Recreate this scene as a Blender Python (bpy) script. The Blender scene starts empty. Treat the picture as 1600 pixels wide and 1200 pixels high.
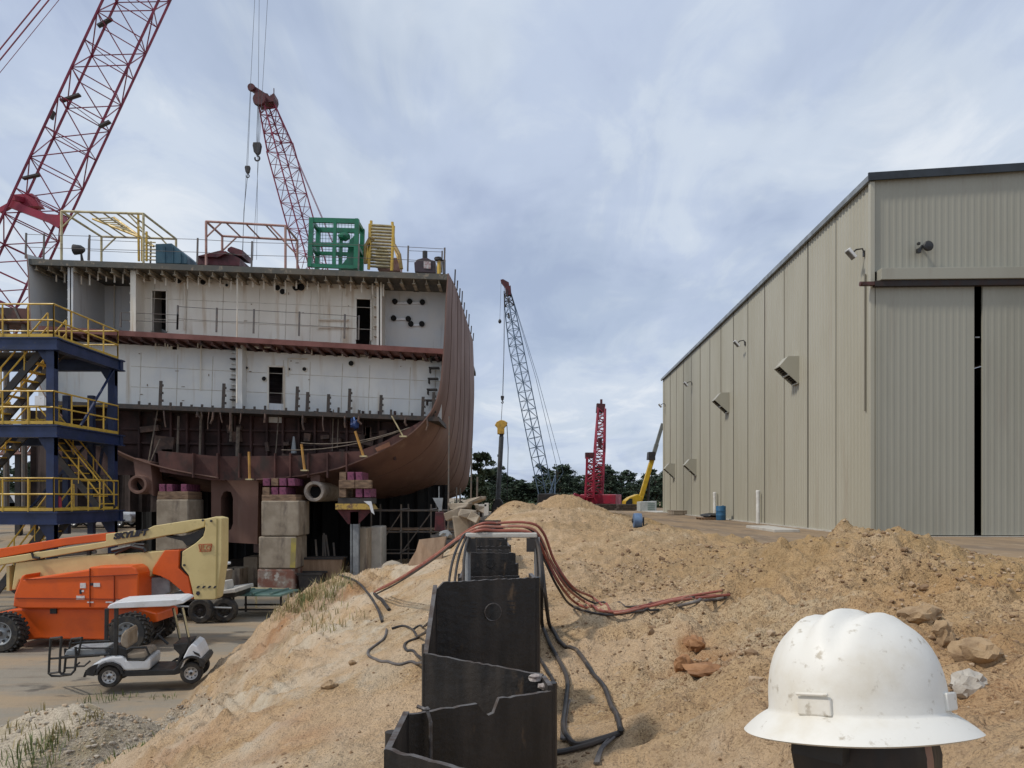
import bpy, bmesh, math, random
import numpy as np
from mathutils import Vector, Matrix

# ---------------------------------------------------------------- camera, sky, sun, exposure
SC = bpy.context.scene
EYE = 4.0                                  # the photographer's eye, metres above the yard
cam_data = bpy.data.cameras.new('camera')
cam = bpy.data.objects.new('camera', cam_data)
SC.collection.objects.link(cam)
cam.location = (0, 0, EYE)
cam.rotation_euler = (math.radians(90), 0, 0)
cam_data.sensor_fit = 'HORIZONTAL'
cam_data.sensor_width = 36.0
cam_data.lens = 36.0 * 1200 / 1600
cam_data.shift_y = 178 / 1600
cam_data.clip_start = 0.05
cam_data.clip_end = 9000
SC.camera = cam

SUN_DIR = Vector((-0.62, -0.20, 0.76)).normalized()
sun_elev = math.asin(SUN_DIR.z)
sun_az = math.atan2(SUN_DIR.x, SUN_DIR.y)
world = bpy.data.worlds.new('World')
SC.world = world
world.use_nodes = True
wn, wl = world.node_tree.nodes, world.node_tree.links
wn.clear()
def wnode(t, **kw):
    n = wn.new(t)
    for k, v in kw.items(): setattr(n, k, v)
    return n
sky = wnode('ShaderNodeTexSky', sky_type='NISHITA', sun_disc=False)
sky.sun_elevation = sun_elev
sky.sun_rotation = sun_az
sky.air_density = 1.0; sky.dust_density = 1.2; sky.ozone_density = 1.5
tc = wnode('ShaderNodeTexCoord')
sep = wnode('ShaderNodeSeparateXYZ'); wl.new(tc.outputs['Generated'], sep.inputs[0])
def wmath(op, a, b=None, clamp=False):
    n = wnode('ShaderNodeMath', operation=op, use_clamp=clamp)
    for i, v in enumerate((a, b)):
        if v is None: continue
        if isinstance(v, (int, float)): n.inputs[i].default_value = v
        else: wl.new(v, n.inputs[i])
    return n.outputs[0]
# cloud sheet: the view direction carried up to a flat layer
den = wmath('ADD', wmath('MAXIMUM', sep.outputs['Z'], 0.0), 0.16)
cmb = wnode('ShaderNodeCombineXYZ')
wl.new(wmath('DIVIDE', sep.outputs['X'], den), cmb.inputs[0])
wl.new(wmath('DIVIDE', sep.outputs['Y'], den), cmb.inputs[1])
def wnoise(scale, detail, rough, offs, sx=1.0, sy=1.0, rot=0.0, dist=0.0):
    m = wnode('ShaderNodeMapping'); m.inputs['Location'].default_value = offs
    m.inputs['Scale'].default_value = (sx, sy, 1); m.inputs['Rotation'].default_value = (0, 0, rot)
    wl.new(cmb.outputs[0], m.inputs[0])
    n = wnode('ShaderNodeTexNoise'); n.inputs['Scale'].default_value = scale
    n.inputs['Detail'].default_value = detail; n.inputs['Roughness'].default_value = rough
    n.inputs['Distortion'].default_value = dist
    wl.new(m.outputs[0], n.inputs['Vector']); return n.outputs['Fac']
def wramp(f, stops):
    r = wnode('ShaderNodeValToRGB'); wl.new(f, r.inputs[0])
    e = r.color_ramp.elements
    while len(e) < len(stops): e.new(0.5)
    for el, (p, c) in zip(e, stops): el.position = p; el.color = (*c, 1)
    r.color_ramp.interpolation = 'EASE'
    return r.outputs[0]
n1 = wnoise(1.05, 5, 0.52, (3.1, 1.7, 0), 1.0, 0.8, 0.4, 0.3)
n2 = wnoise(3.0, 7, 0.6, (7.3, 2.2, 0), 1.0, 0.62, 0.75, 0.9)
nm = wmath('ADD', wmath('MULTIPLY', n1, 0.6), wmath('MULTIPLY', n2, 0.4))
cloudcol = wramp(nm, [(0.35, (4.6, 5.4, 7.15)), (0.45, (5.25, 6.1, 7.7)), (0.53, (6.1, 6.9, 8.1)), (0.63, (7.5, 8.05, 8.8))])
cover = wramp(wmath('ADD', wmath('MULTIPLY', n1, 0.5), wmath('MULTIPLY', wnoise(2.1, 5, 0.55, (1.3, 9.2, 0), 1.2, 0.4, 0.2), 0.5)),
              [(0.36, (0.72, 0.72, 0.72)), (0.55, (1, 1, 1))])
mix = wnode('ShaderNodeMix', data_type='RGBA')
wl.new(cover, mix.inputs[0]); wl.new(sky.outputs[0], mix.inputs[6]); wl.new(cloudcol, mix.inputs[7])
bg = wnode('ShaderNodeBackground'); bg.inputs['Strength'].default_value = 0.10
wl.new(mix.outputs[2], bg.inputs['Color'])
out = wnode('ShaderNodeOutputWorld'); wl.new(bg.outputs[0], out.inputs[0])

sun_data = bpy.data.lights.new('sun', 'SUN')
sun_data.energy = 2.3
sun_data.angle = math.radians(5)
sun_data.color = (1.0, 0.94, 0.85)
sun = bpy.data.objects.new('sun', sun_data)
SC.collection.objects.link(sun)
sun.rotation_euler = (-SUN_DIR).to_track_quat('-Z', 'Y').to_euler()
sun.location = (-20, -10, 40)

SC.view_settings.view_transform = 'Standard'
SC.view_settings.look = 'None'
SC.view_settings.exposure = 0.0
SC.view_settings.gamma = 1.0
SC.cycles.max_bounces = 6
SC.cycles.use_denoising = True
# ---------------------------------------------------------------- helpers
COL = SC.collection
R = math.radians
random.seed(7)
def P(px, py, Y):
    """metres from a measurement in the 1600 x 1200 photograph and a distance"""
    return Vector(((px - 800) * Y / 1200, Y, EYE - (py - 778) * Y / 1200))

def ico(sub=1):
    bm = bmesh.new(); bmesh.ops.create_icosphere(bm, subdivisions=sub, radius=1)
    v = np.array([x.co[:] for x in bm.verts]); f = [[a.index for a in q.verts] for q in bm.faces]
    bm.free(); return v, f
ICO1, ICO2, ICO3 = ico(1), ico(2), ico(3)

class MB:
    """collects shapes for ONE mesh"""
    def __init__(s): s.v = []; s.f = []; s.m = []
    def add(s, vs, fs, mi=0):
        o = len(s.v); s.v += [tuple(x) for x in vs]
        s.f += [tuple(i + o for i in q) for q in fs]; s.m += [mi] * len(fs); return s
    def box(s, c, d, rot=None, mi=0):
        c = Vector(c); hx, hy, hz = d[0] / 2, d[1] / 2, d[2] / 2
        vs = [Vector((x, y, z)) for x in (-hx, hx) for y in (-hy, hy) for z in (-hz, hz)]
        if rot is not None:
            M = rot if isinstance(rot, Matrix) else Matrix.Rotation(rot, 3, 'Z')
            vs = [M @ v for v in vs]
        return s.add([c + v for v in vs], [(0, 1, 3, 2), (4, 6, 7, 5), (0, 4, 5, 1), (2, 3, 7, 6), (0, 2, 6, 4), (1, 5, 7, 3)], mi)
    def span(s, x0, x1, y0, y1, z0, z1, mi=0):
        return s.box(((x0 + x1) / 2, (y0 + y1) / 2, (z0 + z1) / 2), (abs(x1 - x0), abs(y1 - y0), abs(z1 - z0)), None, mi)
    def beam(s, a, b, w, h=None, up=(0, 0, 1), mi=0):
        a, b = Vector(a), Vector(b); h = h or w
        d = (b - a)
        if d.length < 1e-6: return s
        d.normalize(); u = Vector(up)
        if abs(d.dot(u)) > .98: u = Vector((0, 1, 0))
        x = d.cross(u).normalized(); z = x.cross(d)
        vs = [p + x * i * w / 2 + z * j * h / 2 for p in (a, b) for i, j in ((-1, -1), (1, -1), (1, 1), (-1, 1))]
        return s.add(vs, [(0, 1, 2, 3), (7, 6, 5, 4), (0, 4, 5, 1), (1, 5, 6, 2), (2, 6, 7, 3), (3, 7, 4, 0)], mi)
    def tube(s, pts, r, n=6, mi=0, cap=True):
        pts = [Vector(p) for p in pts]
        k = len(pts); rs = r if isinstance(r, (list, tuple)) else [r] * k
        vs = []; fs = []; px = None
        for i, p in enumerate(pts):
            t = (pts[min(i + 1, k - 1)] - pts[max(i - 1, 0)])
            t = t.normalized() if t.length > 1e-9 else Vector((0, 0, 1))
            if px is None:
                u = Vector((0, 0, 1)) if abs(t.z) < .9 else Vector((0, 1, 0))
                px = t.cross(u).normalized()
            else:
                px = px - t * px.dot(t)
                px = px.normalized() if px.length > 1e-6 else t.orthogonal().normalized()
            py = t.cross(px)
            for j in range(n):
                a = 2 * math.pi * j / n
                vs.append(p + (px * math.cos(a) + py * math.sin(a)) * rs[i])
        for i in range(k - 1):
            for j in range(n):
                a, b = i * n + j, i * n + (j + 1) % n
                fs.append((a, b, b + n, a + n))
        if cap:
            fs.append(tuple(range(n))[::-1]); fs.append(tuple((k - 1) * n + j for j in range(n)))
        return s.add(vs, fs, mi)
    def prism(s, poly, y0, y1, mi=0):
        """poly of (x, z), carried from y0 to y1"""
        n = len(poly)
        vs = [(x, y0, z) for x, z in poly] + [(x, y1, z) for x, z in poly]
        fs = [tuple(range(n)), tuple(range(2 * n - 1, n - 1, -1))]
        fs += [(i, n + i, n + (i + 1) % n, (i + 1) % n) for i in range(n)]
        return s.add(vs, fs, mi)
    def prismx(s, poly, x0, x1, mi=0):
        n = len(poly)
        vs = [(x0, y, z) for y, z in poly] + [(x1, y, z) for y, z in poly]
        fs = [tuple(range(n)), tuple(range(2 * n - 1, n - 1, -1))]
        fs += [(i, n + i, n + (i + 1) % n, (i + 1) % n) for i in range(n)]
        return s.add(vs, fs, mi)
    def trace(s, pix, Y, depth, mi=0):
        """an outline measured in the photograph, at distance Y, with a real thickness"""
        poly = [(P(a, b, Y).x, P(a, b, Y).z) for a, b in pix]
        return s.prism(poly, Y, Y + depth, mi)
    def lathe(s, prof, c, n=16, axis='Z', mi=0, cap=True):
        c = Vector(c); vs = []; fs = []; k = len(prof)
        for r, h in prof:
            for j in range(n):
                a = 2 * math.pi * j / n
                p = (r * math.cos(a), r * math.sin(a), h)
                if axis == 'X': p = (p[2], p[0], p[1])
                elif axis == 'Y': p = (p[0], p[2], p[1])
                vs.append(c + Vector(p))
        for i in range(k - 1):
            for j in range(n):
                a, b = i * n + j, i * n + (j + 1) % n
                fs.append((a, b, b + n, a + n))
        if cap: fs.append(tuple(range(n))[::-1]); fs.append(tuple((k - 1) * n + j for j in range(n)))
        return s.add(vs, fs, mi)
    def blob(s, c, r, seed, sub=1, rough=.3, mi=0):
        rv = np.random.RandomState(seed % 2**31); V, F = (ICO1, ICO2, ICO3)[sub - 1]
        k = 1 + rough * (np.sin(V @ rv.randn(3) * 2.3 + rv.rand() * 6) * .5 + np.sin(V @ rv.randn(3) * 4.1 + rv.rand() * 6) * .35 + rv.randn(len(V)) * .18)
        r = np.array(r if hasattr(r, '__len__') else (r, r, r))
        W = V * k[:, None] * r
        a = rv.rand() * 6.28; ca, sa = math.cos(a), math.sin(a)
        W = np.stack([W[:, 0] * ca - W[:, 1] * sa, W[:, 0] * sa + W[:, 1] * ca, W[:, 2]], 1) + np.array(c)
        return s.add(W.tolist(), F, mi)
    def build(s, name, mats, parent=None, loc=None, smooth=False, bevel=0, angle=40, clean=True):
        off = Vector(OFF[parent.name]) if parent else Vector(loc if loc is not None else s.base())
        me = bpy.data.meshes.new(name)
        me.from_pydata([(x - off.x, y - off.y, z - off.z) for x, y, z in s.v], [], s.f)
        mats = mats if isinstance(mats, (list, tuple)) else [mats]
        for m in mats: me.materials.append(m)
        if len(mats) > 1: me.polygons.foreach_set('material_index', s.m)
        if clean:
            bm = bmesh.new(); bm.from_mesh(me); bmesh.ops.recalc_face_normals(bm, faces=bm.faces); bm.to_mesh(me); bm.free()
        if smooth:
            me.polygons.foreach_set('use_smooth', [True] * len(me.polygons))
            try: me.set_sharp_from_angle(angle=R(angle))
            except Exception: pass
        me.update()
        o = bpy.data.objects.new(name, me); COL.objects.link(o)
        if parent: o.parent = parent
        else: o.location = off
        OFF[o.name] = tuple(off)
        if bevel:
            b = o.modifiers.new('bevel', 'BEVEL'); b.width = bevel; b.segments = 2; b.limit_method = 'ANGLE'; b.angle_limit = R(35)
        return o
    def cut(s):
        if not hasattr(s, 'cuts'): s.cuts = []
        s.cuts.append((len(s.v), len(s.f)))
        return s
    def build_each(s, name, m, parent, **kw):
        """each piece between cuts becomes a part of its own"""
        v0 = f0 = 0; s.cut()
        for v1, f1 in s.cuts:
            if f1 > f0:
                q = MB(); q.v = s.v[v0:v1]; q.f = [tuple(i - v0 for i in f) for f in s.f[f0:f1]]; q.m = s.m[f0:f1]
                q.build(name, m, parent, **kw)
            v0, f0 = v1, f1
    def base(s):
        a = np.array(s.v); lo, hi = a.min(0), a.max(0)
        return ((lo[0] + hi[0]) / 2, (lo[1] + hi[1]) / 2, lo[2])
OFF = {}
def tag(o, label, cat, group=None, kind=None):
    if label: o['label'] = label
    if cat: o['category'] = cat
    if group: o['group'] = group
    if kind: o['kind'] = kind
    return o
def thing(name, label, cat, loc, group=None):
    o = bpy.data.objects.new(name, None); COL.objects.link(o)
    o.location = loc; o.empty_display_size = .3; OFF[o.name] = tuple(loc)
    return tag(o, label, cat, group)
def kids(o): return [c for c in bpy.data.objects if c.parent == o]
def copy_tree(root, loc, rz=0.0, label=None, scale=None):
    r = root.copy(); COL.objects.link(r); r.location = loc; r.rotation_euler = (0, 0, rz)
    if scale: r.scale = scale
    if label: r['label'] = label
    def rec(a, b):
        for ch in kids(a):
            if ch == b: continue
            c = ch.copy(); COL.objects.link(c); c.parent = b
            rec(ch, c)
    rec(root, r)
    return r
def text_part(name, s, size, at, m, parent, rot=(math.pi / 2, 0, 0), shear=0, ext=0.004, sx=1.0, bold=0.0):
    cu = bpy.data.curves.new(name, 'FONT'); cu.body = s; cu.size = size; cu.extrude = ext; cu.shear = shear
    cu.offset = bold; cu.align_x = 'CENTER'; cu.align_y = 'CENTER'
    t = bpy.data.objects.new(name, cu); COL.objects.link(t)
    dg = bpy.context.evaluated_depsgraph_get()
    me = bpy.data.meshes.new_from_object(t.evaluated_get(dg))
    bpy.data.objects.remove(t)
    M = Matrix.Translation(Vector(at) - Vector(OFF[parent.name])) @ Matrix.Rotation(rot[2], 4, 'Z') @ Matrix.Rotation(rot[1], 4, 'Y') @ Matrix.Rotation(rot[0], 4, 'X') @ Matrix.Diagonal((sx, 1, 1, 1))
    me.transform(M); me.materials.clear(); me.materials.append(m)
    o = bpy.data.objects.new(name, me); COL.objects.link(o); o.parent = parent; OFF[o.name] = OFF[parent.name]
    return o
def smooth_path(pts, n=6):
    pts = [Vector(p) for p in pts]; out = []
    for i in range(len(pts) - 1):
        p0, p1, p2, p3 = pts[max(i - 1, 0)], pts[i], pts[i + 1], pts[min(i + 2, len(pts) - 1)]
        for j in range(n):
            t = j / n
            out.append(.5 * ((2 * p1) + (p2 - p0) * t + (2 * p0 - 5 * p1 + 4 * p2 - p3) * t * t + (3 * p1 - p0 - 3 * p2 + p3) * t ** 3))
    out.append(pts[-1]); return out
def _unused(): pass
def sag(a, b, d, n=10):
    a, b = Vector(a), Vector(b)
    return [a.lerp(b, i / n) - Vector((0, 0, d * 4 * (i / n) * (1 - i / n))) for i in range(n + 1)]

# ---------------------------------------------------------------- materials
MATS = {}
def pm(name, col, col2=None, scale=2.0, lo=.4, hi=.65, rough=.6, metal=0.0, bump=0.0, bscale=30, stretch=(1, 1, 1),
       col3=None, scale3=9.0, lo3=.55, hi3=.7, stretch3=(1, 1, 1), detail=6, spec=.5, rvar=.15):
    """base colour worn by two layers of noise, uneven gloss, fine bump"""
    m = bpy.data.materials.new(name); m.use_nodes = True; MATS[name] = m
    nt = m.node_tree; N, L = nt.nodes, nt.links
    b = N['Principled BSDF']
    b.inputs['Roughness'].default_value = rough; b.inputs['Metallic'].default_value = metal
    b.inputs['Specular IOR Level'].default_value = spec
    tcn = N.new('ShaderNodeTexCoord')
    def noise(sc, st, det, seed):
        mp = N.new('ShaderNodeMapping'); mp.inputs['Scale'].default_value = st; mp.inputs['Location'].default_value = (seed, seed * 1.7, seed * .6)
        L.new(tcn.outputs['Object'], mp.inputs[0])
        n = N.new('ShaderNodeTexNoise'); n.inputs['Scale'].default_value = sc; n.inputs['Detail'].default_value = det
        n.inputs['Roughness'].default_value = .6
        L.new(mp.outputs[0], n.inputs['Vector']); return n.outputs['Fac']
    def step(f, a, c):
        r = N.new('ShaderNodeMapRange'); r.inputs['From Min'].default_value = a; r.inputs['From Max'].default_value = c
        r.interpolation_type = 'SMOOTHSTEP'
        L.new(f, r.inputs['Value']); return r.outputs[0]
    cur = None
    f1 = noise(scale, stretch, detail, 1.3)
    rgb = N.new('ShaderNodeRGB'); rgb.outputs[0].default_value = (*col, 1); cur = rgb.outputs[0]
    if col2 is not None:
        mx = N.new('ShaderNodeMix'); mx.data_type = 'RGBA'; L.new(step(f1, lo, hi), mx.inputs[0])
        L.new(cur, mx.inputs[6]); mx.inputs[7].default_value = (*col2, 1); cur = mx.outputs[2]
    if col3 is not None:
        mx = N.new('ShaderNodeMix'); mx.data_type = 'RGBA'; L.new(step(noise(scale3, stretch3, 8, 4.1), lo3, hi3), mx.inputs[0])
        L.new(cur, mx.inputs[6]); mx.inputs[7].default_value = (*col3, 1); cur = mx.outputs[2]
    L.new(cur, b.inputs['Base Color'])
    if rvar:
        r = N.new('ShaderNodeMapRange'); r.inputs['From Min'].default_value = .3; r.inputs['From Max'].default_value = .7
        r.inputs['To Min'].default_value = max(.05, rough - rvar); r.inputs['To Max'].default_value = min(1, rough + rvar)
        L.new(f1, r.inputs['Value']); L.new(r.outputs[0], b.inputs['Roughness'])
    if bump:
        bp = N.new('ShaderNodeBump'); bp.inputs['Strength'].default_value = bump; bp.inputs['Distance'].default_value = .02
        L.new(noise(bscale, (1, 1, 1), 6, 2.2), bp.inputs['Height']); L.new(bp.outputs[0], b.inputs['Normal'])
    return m
RED = pm('crane red', (.26, .022, .055), (.17, .016, .04), 1.2, rough=.5, col3=(.10, .02, .03), scale3=6)
REDB = pm('crane bright red', (.31, .017, .042), (.22, .013, .034), 1.2, rough=.45)
DKRED = pm('dark red steel', (.10, .012, .016), (.05, .012, .014), 3, rough=.55)
BLUEG = pm('pale blue steel', (.13, .19, .26), (.08, .12, .17), 2, rough=.5)
STEEL = pm('dark steel', (.035, .034, .034), (.06, .05, .045), 4, rough=.55, metal=.3)
CABLE = pm('wire rope', (.10, .10, .105), None, rough=.5, metal=.4, rvar=0)
BLACK = pm('black paint', (.013, .013, .014), (.03, .028, .026), 5, rough=.5)
RUBBER = pm('tyre rubber', (.018, .018, .019), (.06, .052, .042), 6, rough=.85, bump=.3, bscale=60)
NAVY = pm('navy paint', (.013, .027, .088), (.009, .02, .06), 1.5, rough=.45, col3=(.05, .05, .06), scale3=5, lo3=.62, hi3=.75)
YELLOW = pm('yellow rail paint', (.62, .40, .055), (.48, .30, .05), 3, rough=.5, col3=(.22, .13, .05), scale3=14, lo3=.6, hi3=.75)
PALEY = pm('weathered pale yellow', (.55, .47, .27), (.38, .31, .17), 3, rough=.6, col3=(.2, .12, .07), scale3=10, lo3=.58, hi3=.72)
RUSTPINK = pm('primed tube', (.42, .24, .20), (.32, .16, .12), 3, rough=.65)
GREEN = pm('green enamel', (.012, .17, .085), (.01, .11, .06), 1.6, rough=.4, col3=(.05, .12, .08), scale3=8)
TEAL = pm('teal container paint', (.035, .10, .135), (.025, .07, .10), 2, rough=.5)
CREAM = pm('lift cream paint', (.60, .48, .22), (.53, .415, .185), 1.4, rough=.42, col3=(.32, .25, .13), scale3=5, lo3=.6, hi3=.8)
ORANGE = pm('lift orange paint', (.70, .105, .010), (.58, .085, .010), 1.2, rough=.38, col3=(.26, .08, .03), scale3=7, lo3=.63, hi3=.85)
GREYP = pm('grey paint', (.28, .30, .31), (.2, .21, .22), 3, rough=.5)
WHITE = pm('white paint', (.72, .73, .74), (.62, .62, .61), 2, rough=.35, col3=(.45, .42, .37), scale3=8, lo3=.6, hi3=.8)
CONC = pm('block concrete', (.37, .31, .235), (.28, .23, .17), 1.6, rough=.9, bump=.5, bscale=16, col3=(.13, .10, .08), scale3=2.2, lo3=.50, hi3=.70, stretch3=(1, 1, .3))
CONCW = pm('pale concrete', (.50, .48, .43), (.40, .38, .34), 2, rough=.85, bump=.3, bscale=22)
PINK = pm('magenta end paint', (.22, .06, .12), (.10, .03, .06), 7, rough=.8)
TIMBER = pm('cribbing timber', (.26, .17, .105), (.14, .09, .06), 3, rough=.85, stretch=(1, .2, 4))
WOOD = pm('weathered plywood', (.30, .195, .12), (.235, .15, .092), 2.5, rough=.85, stretch=(3, 1, .4))
GLASS = pm('dark glass', (.02, .025, .03), None, rough=.12, rvar=0)
SILVER = pm('silver car paint', (.45, .47, .49), (.4, .42, .44), 2, rough=.3, metal=.3)
CHROME = pm('wheel alloy', (.55, .55, .55), (.4, .39, .37), 6, rough=.35, metal=.5)
SHADEDARK = pm('black shade', (.008, .008, .008), None, rough=.9, rvar=0)  # black that stands in for the shade in holes and below the hull
BARK = pm('bark', (.075, .055, .04), (.045, .035, .028), 5, rough=.95, bump=.6, bscale=12)
BLUEBAR = pm('blue plastic', (.03, .13, .27), (.02, .10, .2), 4, rough=.5)
# ---------------------------------------------------------------- the ground: yard, sand berm, building pad, one sheet
_rs = np.random.RandomState(11)
_LAT = _rs.rand(256, 256).astype(np.float64)
def vnoise(x, y):
    xi = np.floor(x).astype(np.int64); yi = np.floor(y).astype(np.int64)
    fx = x - xi; fy = y - yi
    fx = fx * fx * fx * (fx * (fx * 6 - 15) + 10); fy = fy * fy * fy * (fy * (fy * 6 - 15) + 10)
    a = _LAT[xi & 255, yi & 255]; b = _LAT[(xi + 1) & 255, yi & 255]
    c = _LAT[xi & 255, (yi + 1) & 255]; d = _LAT[(xi + 1) & 255, (yi + 1) & 255]
    return (a * (1 - fx) + b * fx) * (1 - fy) + (c * (1 - fx) + d * fx) * fy
def fbm(x, y, oct=4, gain=.5, ridged=False):
    s = 0; a = 1; t = 0
    for k in range(oct):
        n = vnoise(x * 2 ** k + 17.3 * k, y * 2 ** k + 9.1 * k)
        if ridged: n = 1 - np.abs(2 * n - 1)
        s = s + a * n; t += a; a *= gain
    return s / t
def sst(a, b, x):
    t = np.clip((x - a) / (b - a), 0, 1); return t * t * (3 - 2 * t)

def lumps(x, y, s, seed, dens):
    """half-buried clods: a bed of rounded bumps of one size"""
    u, v = x / s + seed * 13.7, y / s + seed * 7.3; ui, vi = np.floor(u).astype(np.int64), np.floor(v).astype(np.int64); h = np.zeros(x.shape)
    for i in (-1, 0, 1):
        for j in (-1, 0, 1):
            a, b = (ui + i), (vi + j)
            cx = a + .5 + .7 * (_LAT[a & 255, b & 255] - .5); cy = b + .5 + .7 * (_LAT[b & 255, (a + 91) & 255] - .5)
            r = .16 + .46 * _LAT[(a + 37) & 255, (b + 53) & 255] ** 2; ok = _LAT[(a + 11) & 255, (b + 71) & 255] < dens
            q = r * r - (u - cx) ** 2 * (.8 + .6 * cx % .5) - (v - cy) ** 2
            h = np.maximum(h, np.where(ok, np.sqrt(np.maximum(q, 0)), 0))
    return h * s
# heights read off the photograph: (column, row, distance)
PT = [(150,1200,9.5),(250,1130,13.2),(330,1068,15.4),(300,1100,12.6),(400,1000,16.5),(440,955,17.5),(480,925,18.2),(540,903,18.3),
 (300,1140,10.8),(400,1050,10.4),(480,1000,12.2),(560,960,13.2),(600,1000,10.3),(600,1080,7.4),(600,1200,4.9),(520,1200,5.2),(450,1100,7.5),
 (350,1200,5.9),(250,1200,7.2),(520,1050,9.0),(640,905,15.5),(620,950,12.6),(690,868,18),(660,880,18.5),(715,880,14),(700,1000,8.6),
 (870,1200,4.8),(1000,1200,4.5),(960,1130,5.6),(1100,1200,4.0),(1100,1050,6.0),(1000,1000,7.8),(950,967,8.6),(1050,946,9.1),(900,985,8.3),(880,1060,6.9),
 (1000,930,10.0),(900,915,10.8),(900,890,13),(850,880,15),(850,860,17.5),(950,860,14.5),(1000,835,16),(920,825,21),(960,812,25),(1100,890,11.5),(1200,900,9),
 (1200,862,11.5),(1150,853,13),(1090,842,14.5),(1020,824,18),(980,808,23),(1260,850,11.3),(1300,838,11),(1350,840,10.8),(1410,834,10.5),(1450,850,10.2),(1500,880,9.5),(1550,898,9.0),(1600,908,8.4),
 (1400,900,8),(1300,950,6.5),(1500,950,6),(1600,1000,4.6),(1550,1100,3.2),(1600,1200,2.5),(1100,1130,4.6),(1190,1000,6.2),(1170,1100,4.3),(1150,940,8.6),
 (870,773,33),(830,790,31),(905,782,34),(940,797,34),(800,783,30),(770,806,27),(780,812,24),(850,812,27),(1000,808,38),
 (838,809,26),(838,808,29),(836,807,32),(836,806,35),(838,806,38),(850,800,30),(820,806,35),(800,806,36),(775,808,34),(815,806,26),(800,880,13),(760,880,14.5),(840,1050,6.9),(650,1010,8.6)]
PW = [(p.x, p.y, p.z) for p in (P(*q) for q in PT)]
PW += [(-8.5, y, -1.1) for y in (2, 6, 10, 14, 18, 24)] + [(-7.0, y, -.35) for y in (5, 9, 12, 15, 19)]
PW += [(-7.5, -4, -1), (0, 0, 2.4), (.46, 1, 2.03), (0, -4, 2.2), (3, 0, 2.8), (6, 0, 3), (8, 5, 3), (8.5, 8, 2.9), (9, 11.5, 2.45), (7, 14.5, 2.3),
       (12, 8, 2.4), (12, 3, 2.4), (12, -4, 2.3), (9, 18, 2.1), (6, 20, 2.1), (5.5, 26, 2.1), (8, 34, 1.8), (-3, 2, 2.0), (-4.5, 1, 1.4), (-6, 3, .1),
       (-6, 22, -.8), (-4, 24, .2), (-2.2, 24, 1.9), (-4, 30, .0), (-1.8, 29, 2.3), (-4, 38, 1), (0, 42, 1.4), (4, 44, 1.4), (8, 44, 1.4), (-8, 40, .5), (0, 50, 1.2), (-.1, 20, 3.0)]
PW = np.array(PW)
def _U(r2): return np.where(r2 > 1e-12, .5 * r2 * np.log(np.maximum(r2, 1e-12)), 0)
def _fit(p, lam=.04):
    n = len(p); d2 = ((p[:, None, :2] - p[None, :, :2]) ** 2).sum(-1)
    A = np.zeros((n + 3, n + 3)); A[:n, :n] = _U(d2) + lam * np.eye(n)
    A[:n, n] = 1; A[:n, n + 1:] = p[:, :2]; A[n, :n] = 1; A[n + 1:, :n] = p[:, :2].T
    return np.linalg.solve(A, np.concatenate([p[:, 2], np.zeros(3)]))
_W = _fit(PW)
def tps(x, y):
    z = _W[-3] + _W[-2] * x + _W[-1] * y
    for i in range(len(PW)):
        z = z + _W[i] * _U((x - PW[i, 0]) ** 2 + (y - PW[i, 1]) ** 2)
    return z
def base_h(x, y):
    xb = np.interp(y, [14, 20, 28, 36], [5.6, 4.2, 2.2, .3])
    wr = sst(xb - 1.5, xb + .6, x)
    f = sst(38, 47, y)
    h = (2.65 * wr) * (1 - f) + (2.2 + .45 * wr) * f
    return h + .03 * (fbm(x * .35 + 5, y * .35, 3) - .5) * (np.abs(y) < 200)
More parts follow.
